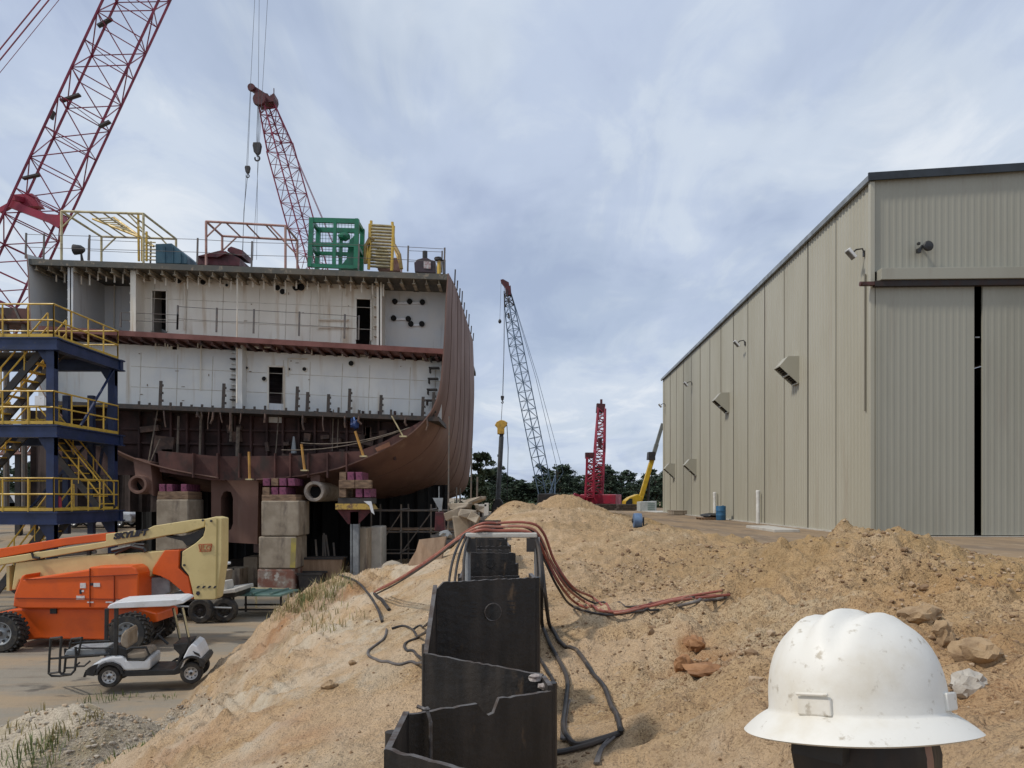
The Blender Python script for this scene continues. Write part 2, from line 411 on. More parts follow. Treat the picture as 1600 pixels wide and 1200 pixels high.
def parts_h(x, y):
    x = np.asarray(x, float); y = np.asarray(y, float)
    b = base_h(x, y)
    inside = (x > -10) & (x < 14) & (y > -6) & (y < 50)
    t = np.full(x.shape, -2.0)
    if inside.any(): t[inside] = tps(x[inside], y[inside])
    t = t - 6 * sst(40, 50, y) - 4 * sst(-8.5, -10, x) * 0
    t = np.where(inside, t, -2)
    # gravel heap in front of the buggy
    g = .95 * np.exp(-(((x + 6.35) / 1.75) ** 2 + ((y - 11.0) / 1.25) ** 2) ** 1.15)
    # sand heaps' roughness: cloddy on the right bank, raked runnels on the left slope
    d = sst(-.05, .25, t - b)
    rt = sst(-.2, 1.2, x)
    cl = fbm(x * 2.2, y * 2.2, 4, .55, True) - .62
    big = fbm(x * .8 + 3, y * .8 + 8, 3, .5) - .5
    mound = np.exp(-((x - 4.2) / 2.6) ** 2 - ((y - 8) / 4.5) ** 2)
    n = rt * (cl * (.15 + .22 * mound) + big * (.20 + .22 * mound) + (fbm(x * 9, y * 9, 3, .6) - .5) * (.05 + .05 * mound))
    ang = x * .83 + y * .55
    left = sst(-1.6, -3.2, x)
    near = (y > 1) & (y < 40) & (x > -8) & (x < 9)
    if near.any():
        xn, yn = x[near] + .05 * (fbm(x[near] * 5, y[near] * 5, 2) - .5), y[near]; patch = sst(.38, .62, fbm(xn * .9 + 7, yn * .9, 3))
        lm = lumps(xn, yn, .62, 1, .35) * .55 * patch * (.35 + mound[near]) + lumps(xn, yn, .27, 2, .5) * .6 * (.35 + .65 * patch) + lumps(xn, yn, .12, 3, .5) * .6
        ln = lm * (rt[near] * (.6 + .7 * mound[near]) + left[near] * (.25 + .9 * sst(.45, .65, fbm(xn * 1.3 + 40, yn * .8, 3))))
        n[near] = n[near] + ln
    n = n + left * ((fbm(ang * 3.2, (y * .83 - x * .55) * .7, 3, .55, True) - .6) * .30 + (fbm(ang * 9, (y * .83 - x * .55) * 2.2, 3, .55, True) - .6) * .09 + big * .20) + (1 - rt) * (fbm(x * 5, y * 5, 3) - .5) * .035
    sandz = t + n * d
    far = sst(11, 17, y) * (x > -4)
    n = n + far * ((fbm((x * .8 + y * .5) * 1.3, (y * .8 - x * .5) * .5, 4, .6, True) - .62) * .42 + (fbm(x * 2.1 + 5, y * 1.2, 3, .6) - .5) * .25)
    t = t + .75 * np.exp(-((x - .05) / .85) ** 2 - ((y - 30) / 2.2) ** 2)
    ty = sst(3.5, 6, y) * sst(17, 13, y)
    t = t - .36 * ty * np.exp(-((x + 1.25) / .75) ** 2) + .36 * sst(6, 8, y) * sst(20, 17, y) * np.exp(-((x + 3.55 + .05 * (y - 12)) / .55) ** 2)
    t = t - .16 * sst(3, 5, y) * sst(12, 9.5, y) * np.exp(-((x - 1.0) / .7) ** 2) + .14 * sst(8, 9.5, y) * sst(13, 11.5, y) * sst(2.0, 3.2, x)
    # erosion gully and clay scar on the right bank
    z = np.maximum(b, sandz)
    k = .06
    z = np.where(np.abs(b - sandz) < k, np.maximum(b, sandz) + (k - np.abs(b - sandz)) ** 2 / (4 * k), z)
    gz = b + g * (1 + .25 * (fbm(x * 3, y * 3, 4) - .5))
    z = np.maximum(z, np.where(g > .02, gz, -9))
    return z, sandz - b, g
def H(x, y):
    return float(parts_h(np.array([x]), np.array([y]))[0][0])
_YS = np.concatenate([np.arange(1.6, 20, .03), np.arange(20, 120, .1)])
def G(px, py):
    """where the line of sight through a pixel first meets the ground"""
    x = (px - 800) * _YS / 1200; z = EYE - (py - 778) * _YS / 1200
    h = parts_h(x, _YS)[0]
    i = int(np.argmax(z < h))
    if z[i] >= h[i]: i = len(_YS) - 1
    return Vector((x[i], _YS[i], h[i]))

def axis(core0, core1, step, far, grow):
    c = list(np.arange(core0, core1 + 1e-6, step))
    a = [c[-1]]; s = step
    while a[-1] < far: s *= grow; a.append(a[-1] + s)
    b = [c[0]]; s = step
    while b[-1] > -far: s *= grow; b.append(b[-1] - s)
    return np.array(b[:0:-1] + c + a[1:])
gx = axis(-7.5, 7.0, .036, 4000, 1.065)
gy = [-60, -30, -14, -7, -4, -2, -1, 0, .6, 1.1, 1.5]
while gy[-1] < 6: gy.append(gy[-1] + .03)
while gy[-1] < 45: gy.append(gy[-1] * 1.0052)
while gy[-1] < 5000: gy.append(gy[-1] * 1.06)
gy = np.array(gy)
GX, GY = np.meshgrid(gx, gy)
GZ, SD, GV = parts_h(GX.ravel(), GY.ravel())
nx, ny = len(gx), len(gy)
me = bpy.data.meshes.new('ground')
me.vertices.add(nx * ny)
me.vertices.foreach_set('co', np.stack([GX.ravel(), GY.ravel(), GZ], 1).ravel())
ii = (np.arange(ny - 1)[:, None] * nx + np.arange(nx - 1)[None]).ravel()
quads = np.stack([ii, ii + 1, ii + nx + 1, ii + nx], 1)
me.loops.add(quads.size); me.loops.foreach_set('vertex_index', quads.ravel())
me.polygons.add(len(quads)); me.polygons.foreach_set('loop_start', np.arange(0, quads.size, 4)); me.polygons.foreach_set('loop_total', np.full(len(quads), 4))
me.update(); me.validate()
me.polygons.foreach_set('use_smooth', np.ones(len(quads), bool))
fx, fy = GX.ravel(), GY.ravel()
sandw = sst(-.02, .10, SD + .10 * (fbm(fx * 3, fy * 3, 3) - .5))
padw = sst(-.1, .3, GZ - 2.4) * (1 - sandw)
clay = np.zeros(nx * ny)
for px, py, rx, ry, a in ((1095, 1035, .26, .34, 1.0), (1080, 1010, .14, .2, .8), (425, 1000, .5, 1.3, .8), (470, 955, .4, 1.0, .6), (330, 1150, .8, .4, .3), (250, 1185, .7, .5, .45), (540, 925, .6, .5, .8),
                          (440, 1130, .25, .3, .6), (480, 1150, .3, .3, .55), (400, 1185, .6, .2, .5), (1480, 920, .7, .5, .35), (1500, 1000, .9, .7, .3), (1560, 1080, .5, .5, .3)):
    c = G(px, py)
    clay = np.maximum(clay, a * np.exp(-((fx - c.x) / rx) ** 2 - ((fy - c.y) / ry) ** 2))
clay *= .25 + .95 * fbm(fx * 1.7 + 2, fy * 1.7, 4)
hullshade = sst(.0, .25, (1 - np.maximum(np.abs(fx + 12.6) / 10.2, np.abs(fy - 45) / 15)) * 1.1 + .35 * (fbm(fx * .5 + 31, fy * .5, 4) - .5)) * (1 - sandw)  # dark zone below the ship: the hull's shade painted into the ground colour
attr2 = me.attributes.new('hullshade', 'FLOAT', 'POINT'); attr2.data.foreach_set('value', hullshade.astype(np.float32))
attr = me.color_attributes.new('zone', 'FLOAT_COLOR', 'POINT')
attr.data.foreach_set('color', np.stack([sandw, np.clip(clay, 0, 1), sst(.08, .35, GV) , padw], 1).ravel())
gm = bpy.data.materials.new('yard and sand'); gm.use_nodes = True
N, L = gm.node_tree.nodes, gm.node_tree.links
bs = N['Principled BSDF']; bs.inputs['Roughness'].default_value = .95; bs.inputs['Specular IOR Level'].default_value = .15
at = N.new('ShaderNodeAttribute'); at.attribute_name = 'zone'
sx = N.new('ShaderNodeSeparateColor'); L.new(at.outputs['Color'], sx.inputs[0])
gp = N.new('ShaderNodeNewGeometry')
def gno(sc, det=6, st=(1, 1, 1), seed=0, rough=.6):
    mp = N.new('ShaderNodeMapping'); mp.inputs['Scale'].default_value = st; mp.inputs['Location'].default_value = (seed, seed * 2, 0)
    L.new(gp.outputs['Position'], mp.inputs[0]); n = N.new('ShaderNodeTexNoise'); n.inputs['Scale'].default_value = sc
    n.inputs['Detail'].default_value = det; n.inputs['Roughness'].default_value = rough
    L.new(mp.outputs[0], n.inputs['Vector']); return n.outputs['Fac']
def gst(f, a, b):
    r = N.new('ShaderNodeMapRange'); r.inputs['From Min'].default_value = a; r.inputs['From Max'].default_value = b
    r.interpolation_type = 'SMOOTHSTEP'; L.new(f, r.inputs['Value']); return r.outputs[0]
def gmix(f, a, b):
    m = N.new('ShaderNodeMix'); m.data_type = 'RGBA'
    if isinstance(f, float): m.inputs[0].default_value = f
    else: L.new(f, m.inputs[0])
    for i, c in ((6, a), (7, b)):
        if isinstance(c, tuple): m.inputs[i].default_value = (*c, 1)
        else: L.new(c, m.inputs[i])
    return m.outputs[2]
def gmul(a, b):
    m = N.new('ShaderNodeMath'); m.operation = 'MULTIPLY'
    for i, c in enumerate((a, b)):
        if isinstance(c, float): m.inputs[i].default_value = c
        else: L.new(c, m.inputs[i])
    return m.outputs[0]
sand = gmix(gst(gno(.9, 5, seed=3), .38, .66), (.575, .40, .228), (.485, .325, .172))
sand = gmix(gst(gno(.45, 4, seed=9), .5, .7), sand, (.60, .47, .305))
sand = gmix(gmul(gst(gno(5.5, 7, (1.3, .6, 1), 27, .72), .50, .66), .62), sand, (.33, .215, .12))
sand = gmix(gmul(gst(gno(14, 6, seed=5), .50, .70), .8), sand, (.31, .20, .115))
sand = gmix(gmul(gst(gno(62, 3, seed=15), .54, .63), .8), sand, (.20, .125, .068))  # fine dark specks: tiny shadows painted into the sand
sand = gmix(gmul(gst(gno(26, 4, seed=25), .575, .66), .85), sand, (.21, .13, .07))  # larger specks, likewise shadow put into the colour
sand = gmix(gmul(gst(gno(7, 5, seed=21), .6, .72), .7), sand, (.56, .46, .34))
lw = N.new('ShaderNodeMapRange'); lw.inputs['From Min'].default_value = -.6; lw.inputs['From Max'].default_value = -2.0
sp = N.new('ShaderNodeSeparateXYZ'); L.new(gp.outputs['Position'], sp.inputs[0]); L.new(sp.outputs['X'], lw.inputs['Value'])
sand = gmix(gmul(gmul(gst(gno(.75, 5, (1.6, .7, 1), seed=33), .44, .60), lw.outputs[0]), .85), sand, (.60, .52, .40))
sand = gmix(gmul(gmul(gst(gno(1.3, 6, (2.0, .6, 1), seed=43), .54, .68), lw.outputs[0]), .7), sand, (.36, .27, .17))
lw2 = N.new('ShaderNodeMapRange'); lw2.inputs['From Min'].default_value = -3.3; lw2.inputs['From Max'].default_value = -4.6; L.new(sp.outputs['X'], lw2.inputs['Value'])
sand = gmix(gmul(gmul(gst(gno(.9, 6, (2.2, .6, 1), seed=53), .36, .58), lw2.outputs[0]), .8), sand, (.31, .22, .135))
rw = N.new('ShaderNodeMapRange'); rw.inputs['From Min'].default_value = 2.2; rw.inputs['From Max'].default_value = 4.2; L.new(sp.outputs['X'], rw.inputs['Value'])
sand = gmix(gmul(gmul(gst(gno(.6, 5, seed=63), .36, .6), rw.outputs[0]), .75), sand, (.46, .30, .135))
tw = N.new('ShaderNodeMapRange'); tw.inputs['From Min'].default_value = 2.4; tw.inputs['From Max'].default_value = 1.2; L.new(sp.outputs['X'], tw.inputs['Value'])
sand = gmix(gmul(gmul(gst(gno(.7, 4, seed=73), .40, .6), tw.outputs[0]), .55), sand, (.62, .455, .30))
bw = N.new('ShaderNodeMapRange'); bw.inputs['From Min'].default_value = 8.8; bw.inputs['From Max'].default_value = 11; L.new(sp.outputs['Y'], bw.inputs['Value'])
bx = N.new('ShaderNodeMapRange'); bx.inputs['From Min'].default_value = -.2; bx.inputs['From Max'].default_value = .8; L.new(sp.outputs['X'], bx.inputs['Value'])
sand = gmix(gmul(gmul(gst(gno(3.2, 8, (1.5, .5, 1), 83, .72), .40, .60), gmul(bw.outputs[0], bx.outputs[0])), .75), sand, (.36, .25, .14))
sand = gmix(sx.outputs[1], sand, gmix(gst(gno(8, 4), .4, .65), (.42, .185, .065), (.30, .115, .04)))
yard = gmix(gst(gno(.30, 6, (1, 2.2, 1), 2), .42, .62), (.255, .225, .18), (.33, .25, .165))
yard = gmix(gst(gno(.9, 6, (.5, 2.2, 1), 6), .55, .75), yard, (.185, .155, .12))
yard = gmix(gst(gno(35, 5), .55, .75), yard, (.30, .27, .22))
pad = gmix(gst(gno(.5, 6, (1.6, .4, 1), 8), .42, .62), (.30, .215, .135), (.20, .15, .105))
pad = gmix(gst(gno(1.6, 6, (1.6, .5, 1), 4), .55, .72), pad, (.36, .28, .2))
grav = gmix(gst(gno(38, 3), .42, .62), (.46, .395, .30), (.30, .25, .19))
grav = gmix(gst(gno(1.2, 4, seed=12), .5, .68), grav, (.33, .27, .17))
ao = N.new('ShaderNodeAttribute'); ao.attribute_name = 'hullshade'
yard = gmix(gst(gno(.55, 5, (1, 2, 1), 16), .60, .68), yard, (.12, .105, .088))
c = gmix(at.outputs['Alpha'], yard, pad)
c = gmix(ao.outputs['Fac'], c, gmix(gst(gno(1.1, 5, seed=6), .4, .65), (.045, .036, .03), (.09, .07, .052)))  # painted hull shade over yard and pad
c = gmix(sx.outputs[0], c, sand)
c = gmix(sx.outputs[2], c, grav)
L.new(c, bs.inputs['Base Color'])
bp = N.new('ShaderNodeBump'); bp.inputs['Strength'].default_value = 1.0; bp.inputs['Distance'].default_value = .07
def gadd(a, b):
    m = N.new('ShaderNodeMath'); m.operation = 'ADD'; L.new(a, m.inputs[0]); L.new(b, m.inputs[1]); return m.outputs[0]
hh = gadd(gadd(gmul(gno(9, 8, rough=.65), 1.0), gmul(gno(45, 5), .35)), gmul(gno(2.6, 6, (1, .6, 1), 7, .7), 2.6))
am = N.new('ShaderNodeMapRange'); am.inputs['To Min'].default_value = .12; am.inputs['To Max'].default_value = 1
L.new(sx.outputs[0], am.inputs['Value'])
L.new(gmul(hh, am.outputs[0]), bp.inputs['Height']); L.new(bp.outputs[0], bs.inputs['Normal'])
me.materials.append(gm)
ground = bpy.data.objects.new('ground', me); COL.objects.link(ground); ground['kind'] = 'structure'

# clods, crumbs and pebbles strewn over the sand: nobody could count them
SANDCLOD = pm('sand clod', (.26, .165, .09), (.17, .105, .058), 4, rough=.95)
PALECLOD = pm('pale sand clod', (.44, .33, .22), (.33, .23, .14), 4, rough=.95)
GRAVELM = pm('pebbles', (.40, .35, .28), (.22, .185, .15), 3, rough=.9)
mb = MB(); rs = np.random.RandomState(5)
def strew(n, x0, x1, y0, y1, r0, r1, power=1.0, test=None, mis=(0, 0, 1)):
    y = y0 + (y1 - y0) * rs.rand(n) ** power; x = x0 + (x1 - x0) * rs.rand(n)
    z, sd, gv = parts_h(x, y)
    dens = fbm(x * 1.1, y * 1.1, 3)
    for i in range(n):
        if test == 'gravel':
            if gv[i] < .12: continue
        elif sd[i] < .05: continue
        if dens[i] < .35 + .3 * rs.rand(): continue
        s = r0 + (r1 - r0) * rs.rand() ** 3.5
        mb.blob((x[i], y[i], z[i] + s * .15), (s, s * (.7 + .5 * rs.rand()), s * (.55 + .3 * rs.rand())), rs.randint(1 << 30), 1, .35, mis[rs.randint(len(mis))])
strew(15000, .1, 4.6, 2.2, 13, .004, .020, 1.3)
strew(10000, 1.2, 7.5, 6, 14, .007, .030)
strew(900, 1.2, 7.5, 5, 14, .02, .055)
strew(5200, -6, -.5, 4.6, 18, .004, .022, 1.4)
strew(1500, -1, 6, 13, 34, .015, .06)
strew(2600, -8.4, -4.4, 9.3, 12.6, .012, .045, 1, 'gravel', (2, 2, 1))
cl = mb.build('sand_clods', [SANDCLOD, PALECLOD, GRAVELM], loc=(0, 0, 0), clean=False); tag(cl, 'loose clods and pebbles scattered over the sand banks', 'sand clods', kind='stuff')

# weeds and dry grass
GRASSM = pm('weed green', (.15, .18, .055), (.09, .13, .035), 3, rough=.7)
DRYM = pm('dry grass', (.36, .29, .13), (.22, .19, .08), 3, rough=.8)
mb = MB()
def tuft(c, n, h, spread, mi, rs=rs):
    for k in range(n):
        a = rs.rand() * 6.28; r = spread * rs.rand() ** .6
        x, y = c[0] + r * math.cos(a), c[1] + r * math.sin(a)
        z = H(x, y) - .01; hh = h * (.4 + .6 * rs.rand()); l = hh * (.2 + .5 * rs.rand()); b = rs.rand() * 6.28
        w = .004 + .006 * rs.rand()
        d = Vector((math.cos(b), math.sin(b), 0)); s = Vector((-d.y, d.x, 0)) * w
        p0 = Vector((x, y, z)); p1 = p0 + d * l * .35 + Vector((0, 0, hh * .6)); p2 = p0 + d * l + Vector((0, 0, hh))
        mb.add([p0 - s, p0 + s, p1 + s * .8, p1 - s * .8, p2], [(0, 1, 2, 3), (3, 2, 4)], mi)
for px, py, n, h, sp, mi in ((160, 1093, 40, .22, .45, 0), (190, 1090, 30, .14, .35, 0), (250, 1092, 25, .14, .3, 0), (55, 1190, 60, .3, .3, 0), (85, 1165, 26, .25, .2, 0), (30, 1200, 40, .25, .4, 0),
                             (210, 1170, 30, .12, .45, 0), (180, 1185, 24, .12, .5, 0), (130, 1130, 25, .22, .25, 1), (105, 1150, 25, .22, .2, 1), (20, 1140, 40, .18, .5, 1), (0, 1160, 36, .2, .4, 1), (70, 1170, 30, .25, .3, 1)):
    tuft(G(px, py), n, h, sp, mi)
for k in range(34):
    t = rs.rand(); px = 545 + (440 - 545) * t + rs.randn() * 10; py = 903 + (955 - 903) * t + abs(rs.randn()) * 8
    tuft(G(px, py), 20, .36 * (1 - .4 * t), .28, 1 if rs.rand() < .8 else 0)
for k in range(20):
    px, py = 430 + rs.rand() * 120, 930 + rs.rand() * 60
    tuft(G(px, py), 10, .22, .3, 1)
g = mb.build('weeds', [GRASSM, DRYM], loc=(0, 0, 0), clean=False); tag(g, 'tufts of green weeds and dry grass along the sand bank', 'weeds', kind='stuff')

# rocks one could count
def rock(px, py, r, m, label, seed, sink=.3):
    p = G(px, py); b = MB(); b.blob((p.x, p.y, p.z + r[2] * (1 - sink) * .6), r, seed, 3, .38)
    a = np.array(b.v); a += (np.stack([fbm(a[:, 0] * 40 + i * 9, a[:, 2] * 40 + a[:, 1] * 31, 3) for i in range(3)], 1) - .5) * max(r) * .20; b.v = [tuple(q) for q in a.tolist()]
    return tag(b.build('rock', m, smooth=True, angle=30), label, 'rock')
CLAYM = pm('orange clay', (.36, .185, .085), (.22, .105, .045), 6, rough=.95, bump=.6, bscale=25)
ROCKM = pm('pale rock', (.46, .42, .36), (.34, .30, .25), 5, rough=.9, bump=.6, bscale=25)
BROWNM = pm('brown clod', (.38, .26, .145), (.24, .155, .085), 7, rough=.95, bump=1.0, bscale=22)
rock(1512, 1078, (.10, .07, .06), ROCKM, 'pale grey stone half buried in the sand right of the white hard hat', 3)
rock(1068, 1046, (.085, .075, .075), CLAYM, 'orange clay lump with a dark hollow beside the clay scar on the sand', 4)
rock(1088, 1012, (.12, .08, .065), CLAYM, 'upper orange clay lump at the top of the clay scar', 12)
rock(1108, 1050, (.17, .15, .05), CLAYM, 'broad low mass of orange clay in the middle of the clay scar', 22, .8)
rock(515, 1075, (.07, .07, .06), BROWNM, 'round brown clod on the smooth sand left of the sheet piles', 9)
rock(551, 1039, (.045, .045, .035), BROWNM, 'small dark clod near the looped black cable on the left sand', 19)
rock(1475, 1000, (.06, .05, .075), BROWNM, 'upright brown clod on the bank above the pale grey stone', 29)
rock(1530, 1040, (.12, .09, .07), BROWNM, 'large brown clod at the right edge above the pale grey stone', 31)
rock(1440, 968, (.13, .10, .06), BROWNM, 'wide lumpy clod on the bank above the right side of the hard hat', 41, .5)
# ---------------------------------------------------------------- the ribbed metal building
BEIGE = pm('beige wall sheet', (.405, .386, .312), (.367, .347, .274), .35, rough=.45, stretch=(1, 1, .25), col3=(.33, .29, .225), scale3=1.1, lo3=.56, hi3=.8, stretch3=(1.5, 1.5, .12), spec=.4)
BEIGED = pm('beige front sheet', (.335, .325, .268), (.30, .29, .236), .35, rough=.5, stretch=(1, 1, .25), col3=(.27, .245, .2), scale3=1.3, lo3=.56, hi3=.8, stretch3=(1.5, 1.5, .12), spec=.3)  # darker than the side sheet; gable, header and doors
TRIMD = pm('dark roof trim', (.022, .028, .034), (.016, .02, .024), 2, rough=.5)
JOINT = pm('joint sealant', (.12, .108, .085), None, rough=.8)
BASEZ, EAVE = 2.65, 15.22
_a = Vector((.0358, 1, 0)).normalized(); _g = Vector((_a.y, -_a.x, 0))
_c = Vector(((1362.5 - 800) * 27 / 1200, 27, 0))
def B(u, w, z): return _c + _g * u + _a * w + Vector((0, 0, z))
def w_at(px): return 27 * 519.5 / (px - 843) - 27
LEN, WID, SLOPE = 45.8, 26.0, .05
bld = thing('metal_building', 'tall beige ribbed metal building with dark roof edge and sliding doors on the right', 'building', B(0, 0, BASEZ))
def ribs(length, pitch, depth, first=0.0):
    """(along, out) outline of a trapezoid-rib sheet"""
    pts = [(0, 0)]; x = first
    while x + pitch < length:
        for d, o in ((.0, 0), (.04, depth), (.09, depth), (.13, 0)):
            pts.append((x + pitch * .5 + d - .065, o))
        x += pitch
    pts.append((length, 0)); return pts
mb = MB()
pr = ribs(LEN, .305, .032)
vs = []; fs = []
for w, o in pr: vs += [B(-o, w, BASEZ), B(-o, w, EAVE)]
fs = [(2 * i, 2 * i + 1, 2 * i + 3, 2 * i + 2) for i in range(len(pr) - 1)]
mb.add(vs, fs, 0)
for k in range(1, 15):
    w = 3.2 * k
    q = [B(-.036, w - .03, BASEZ + .02), B(-.036, w + .03, BASEZ + .02), B(-.036, w + .03, EAVE - .05), B(-.036, w - .03, EAVE - .05),
         B(.0, w - .03, BASEZ + .02), B(.0, w + .03, BASEZ + .02), B(.0, w + .03, EAVE - .05), B(.0, w - .03, EAVE - .05)]
    mb.add(q, [(0, 1, 2, 3), (0, 4, 7, 3), (1, 2, 6, 5)], 1)
mb.build('wall', [BEIGE, JOINT], bld, clean=False)
HDR = 11.54
mb = MB()
pr = ribs(WID, .225, .009)
zt = lambda u: EAVE + SLOPE * min(u, WID - u)
vs = []
for u, o in pr: vs += [B(u, -o, HDR + .4), B(u, -o, zt(u))]
mb.add(vs, [(2 * i, 2 * i + 1, 2 * i + 3, 2 * i + 2) for i in range(len(pr) - 1)])
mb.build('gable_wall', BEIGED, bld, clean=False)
mb = MB()     # far and right-hand walls, right part of the front beside the doors
for a, b in (((WID, 0), (WID, LEN)), ((0, LEN), (WID, LEN))):
    mb.add([B(a[0], a[1], BASEZ), B(b[0], b[1], BASEZ), B(b[0], b[1], EAVE + (0 if a[0] == b[0] else 0)), B(a[0], a[1], EAVE)], [(0, 1, 2, 3)])
mb.add([B(0, LEN, EAVE), B(WID, LEN, EAVE), B(WID / 2, LEN, EAVE + SLOPE * WID / 2)], [(0, 1, 2)])
mb.add([B(17, -.01, BASEZ), B(WID, -.01, BASEZ), B(WID, -.01, HDR + .4), B(17, -.01, HDR + .4)], [(0, 1, 2, 3)])
mb.build('back_wall', BEIGE, bld, clean=False)
mb = MB()
def slabq(p, q, r, s, t):
    vs = [p, q, r, s] + [x - Vector((0, 0, t)) for x in (p, q, r, s)]
    mb.add(vs, [(0, 1, 2, 3), (7, 6, 5, 4), (0, 4, 5, 1), (1, 5, 6, 2), (2, 6, 7, 3), (3, 7, 4, 0)])
o = .12
slabq(B(-o, -o, EAVE + .14), B(WID / 2, -o, EAVE + .14 + SLOPE * (WID / 2 + o)), B(WID / 2, LEN + o, EAVE + .14 + SLOPE * (WID / 2 + o)), B(-o, LEN + o, EAVE + .14), .08)
slabq(B(WID / 2, -o, EAVE + .14 + SLOPE * (WID / 2 + o)), B(WID + o, -o, EAVE + .14), B(WID + o, LEN + o, EAVE + .14), B(WID / 2, LEN + o, EAVE + .14 + SLOPE * (WID / 2 + o)), .08)
mb.build('roof', TRIMD, bld)
mb = MB()
mb.beam(B(-.13, -.14, EAVE - .02), B(-.13, LEN + .13, EAVE - .02), .10, .20)
mb.build('gutter', pm('gutter steel', (.20, .22, .235), (.15, .165, .18), 2, rough=.45), bld)
mb = MB()
mb.beam(B(-.19, -.16, EAVE + .01), B(WID / 2, -.16, EAVE + .01 + SLOPE * WID / 2), .07, .27)
mb.build('gable_trim', TRIMD, bld)
mb = MB()
mb.span(0, 0, 0, 0, 0, 0)
mb.v = []; mb.f = []; mb.m = []
mb.beam(B(-.02, -.02, BASEZ), B(-.02, -.02, EAVE - .13), .17, .17, up=_a)
mb.build('corner_trim', BEIGE, bld, bevel=.02)
mb = MB(); mb.beam(B(-.07, .42, 7.1), B(-.07, .42, 12.0), .045, .045, up=_a); mb.build('conduit', pm('conduit grey', (.22, .2, .16), None, rough=.5), bld)
mb = MB(); mb.beam(B(.14, -.22, HDR + .22), B(WID - 8, -.22, HDR + .22), .40, .40); mb.build('door_header', BEIGED, bld, bevel=.015)
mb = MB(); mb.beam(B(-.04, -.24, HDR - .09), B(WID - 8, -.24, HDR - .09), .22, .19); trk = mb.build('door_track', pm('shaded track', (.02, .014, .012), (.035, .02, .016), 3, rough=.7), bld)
mb = MB(); mb.beam(B(-.46, -.24, HDR - .08), B(-.045, -.24, HDR - .08), .18, .12); mb.tube([B(-.52, -.24, HDR - .08), B(-.3, -.24, HDR - .08)], .085, 8); mb.build('track_end', pm('rusty track', (.09, .03, .022), (.04, .018, .014), 3, rough=.6), trk)
for u0, u1 in ((.10, 3.42), (3.76, 8.9), (9.0, 16.9)):
    mb = MB(); pr = ribs(u1 - u0, .225, .008)
    vs = []
    for u, o in pr: vs += [B(u0 + u, -.13 - o, BASEZ + .05), B(u0 + u, -.13 - o, HDR - .1)]
    mb.add(vs, [(2 * i, 2 * i + 1, 2 * i + 3, 2 * i + 2) for i in range(len(pr) - 1)])
    for uu in (u0, u1):
        mb.beam(B(uu, -.09, BASEZ + .05), B(uu, -.09, HDR - .1), .05, .09, up=_a)
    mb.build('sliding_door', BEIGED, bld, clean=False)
mb = MB(); mb.beam(B(.0, -.06, BASEZ - .35), B(0, LEN, BASEZ - .35), .3, .8); mb.beam(B(0, -.12, BASEZ - .38), B(WID, -.12, BASEZ - .38), .3, .8)
mb.build('footing', CONCW, bld)
mb = MB(); mb.add([B(.1, .1, BASEZ + .01), B(WID - .1, .1, BASEZ + .01), B(WID - .1, LEN - .1, BASEZ + .01), B(.1, LEN - .1, BASEZ + .01)], [(0, 1, 2, 3)]); mb.build('floor', CONC, bld)
# intake hoods
for px, ty in ((1250, 556), (1140, 613), (1089, 717), (1055, 724)):
    w = w_at(px); Z = 27 + w; zt_ = EYE + (778 - ty) * Z / 1200
    prof = [(0, 0), (.50, -.01), (.88, -.46), (.06, -1.22), (0, -1.22)]
    mb = MB(); n = len(prof)
    for ww in (w, w + .82): mb.v += [tuple(B(-.034 - a, ww, zt_ + b)) for a, b in prof]
    mb.f = [(0, 1, 2, 3, 4), (9, 8, 7, 6, 5)] + [(i, i + 5, (i + 1) % 5 + 5, (i + 1) % 5) for i in range(5) if i != 2]; mb.m = [0] * len(mb.f)
    for t in (0, .5, 1):
        a = Vector((.88, -.46)).lerp(Vector((.06, -1.22)), t)
        mb.beam(B(-.034 - a.x, w, zt_ + a.y), B(-.034 - a.x, w + .82, zt_ + a.y), .05, .05)
    h = mb.build('vent_hood', BEIGE, bld)
    mb = MB()
    for t in np.linspace(.04, .96, 9):
        a = Vector((.80, -.44)).lerp(Vector((.05, -1.13)), t)
        mb.beam(B(-.034 - a.x, w + .03, zt_ + a.y), B(-.034 - a.x, w + .79, zt_ + a.y), .075, .012, up=_g)
    mb.build('louvre', SHADEDARK, h)
# floodlights on bracket arms
FLOOD = pm('floodlight housing', (.12, .115, .10), (.2, .19, .17), 4, rough=.5)
for px, py in ((1352, 392), (1165, 534), (1082, 598), (1040, 632)):
    w = w_at(px); z = EYE + (778 - py) * (27 + w) / 1200
    mb = MB(); mb.box(B(-.5, w, z - .1), (.42, .30, .10), Matrix.Rotation(R(48), 3, 'Y')); h = mb.build('floodlight', WHITE, bld, bevel=.02)
    mb = MB(); mb.box(B(-.53, w, z - .14), (.36, .25, .06), Matrix.Rotation(R(48), 3, 'Y')); mb.build('lens', FLOOD, h)
    mb = MB(); mb.tube([B(-.03, w, z - .12), B(-.10, w, z + .08), B(-.32, w, z + .05), B(-.47, w, z - .08)], .03, 6); mb.box(B(-.04, w, z - .1), (.06, .12, .2)); mb.build('bracket', STEEL, h)
mb = MB(); p = B((1440 - 1362.5) * .0224, -.03, EYE + (778 - 388) * 26.9 / 1200)
mb.lathe([(.05, .02), (.17, .0), (.18, -.06), (.15, -.10), (.04, -.13)], p + Vector((.05, -.22, 0)), 16, 'Y'); h = mb.build('exterior_lamp', BLACK, bld)
mb = MB(); mb.tube([p + Vector((-.02, .05, 0)), p + Vector((-.12, -.2, .02)), p + Vector((-.26, -.22, -.12))], .045, 6); mb.box(p + Vector((-.26, -.22, -.16)), (.13, .12, .14)); mb.box(p + Vector((-.25, -.2, .10)), (.08, .1, .08)); mb.build('photocell', BLACK, h)
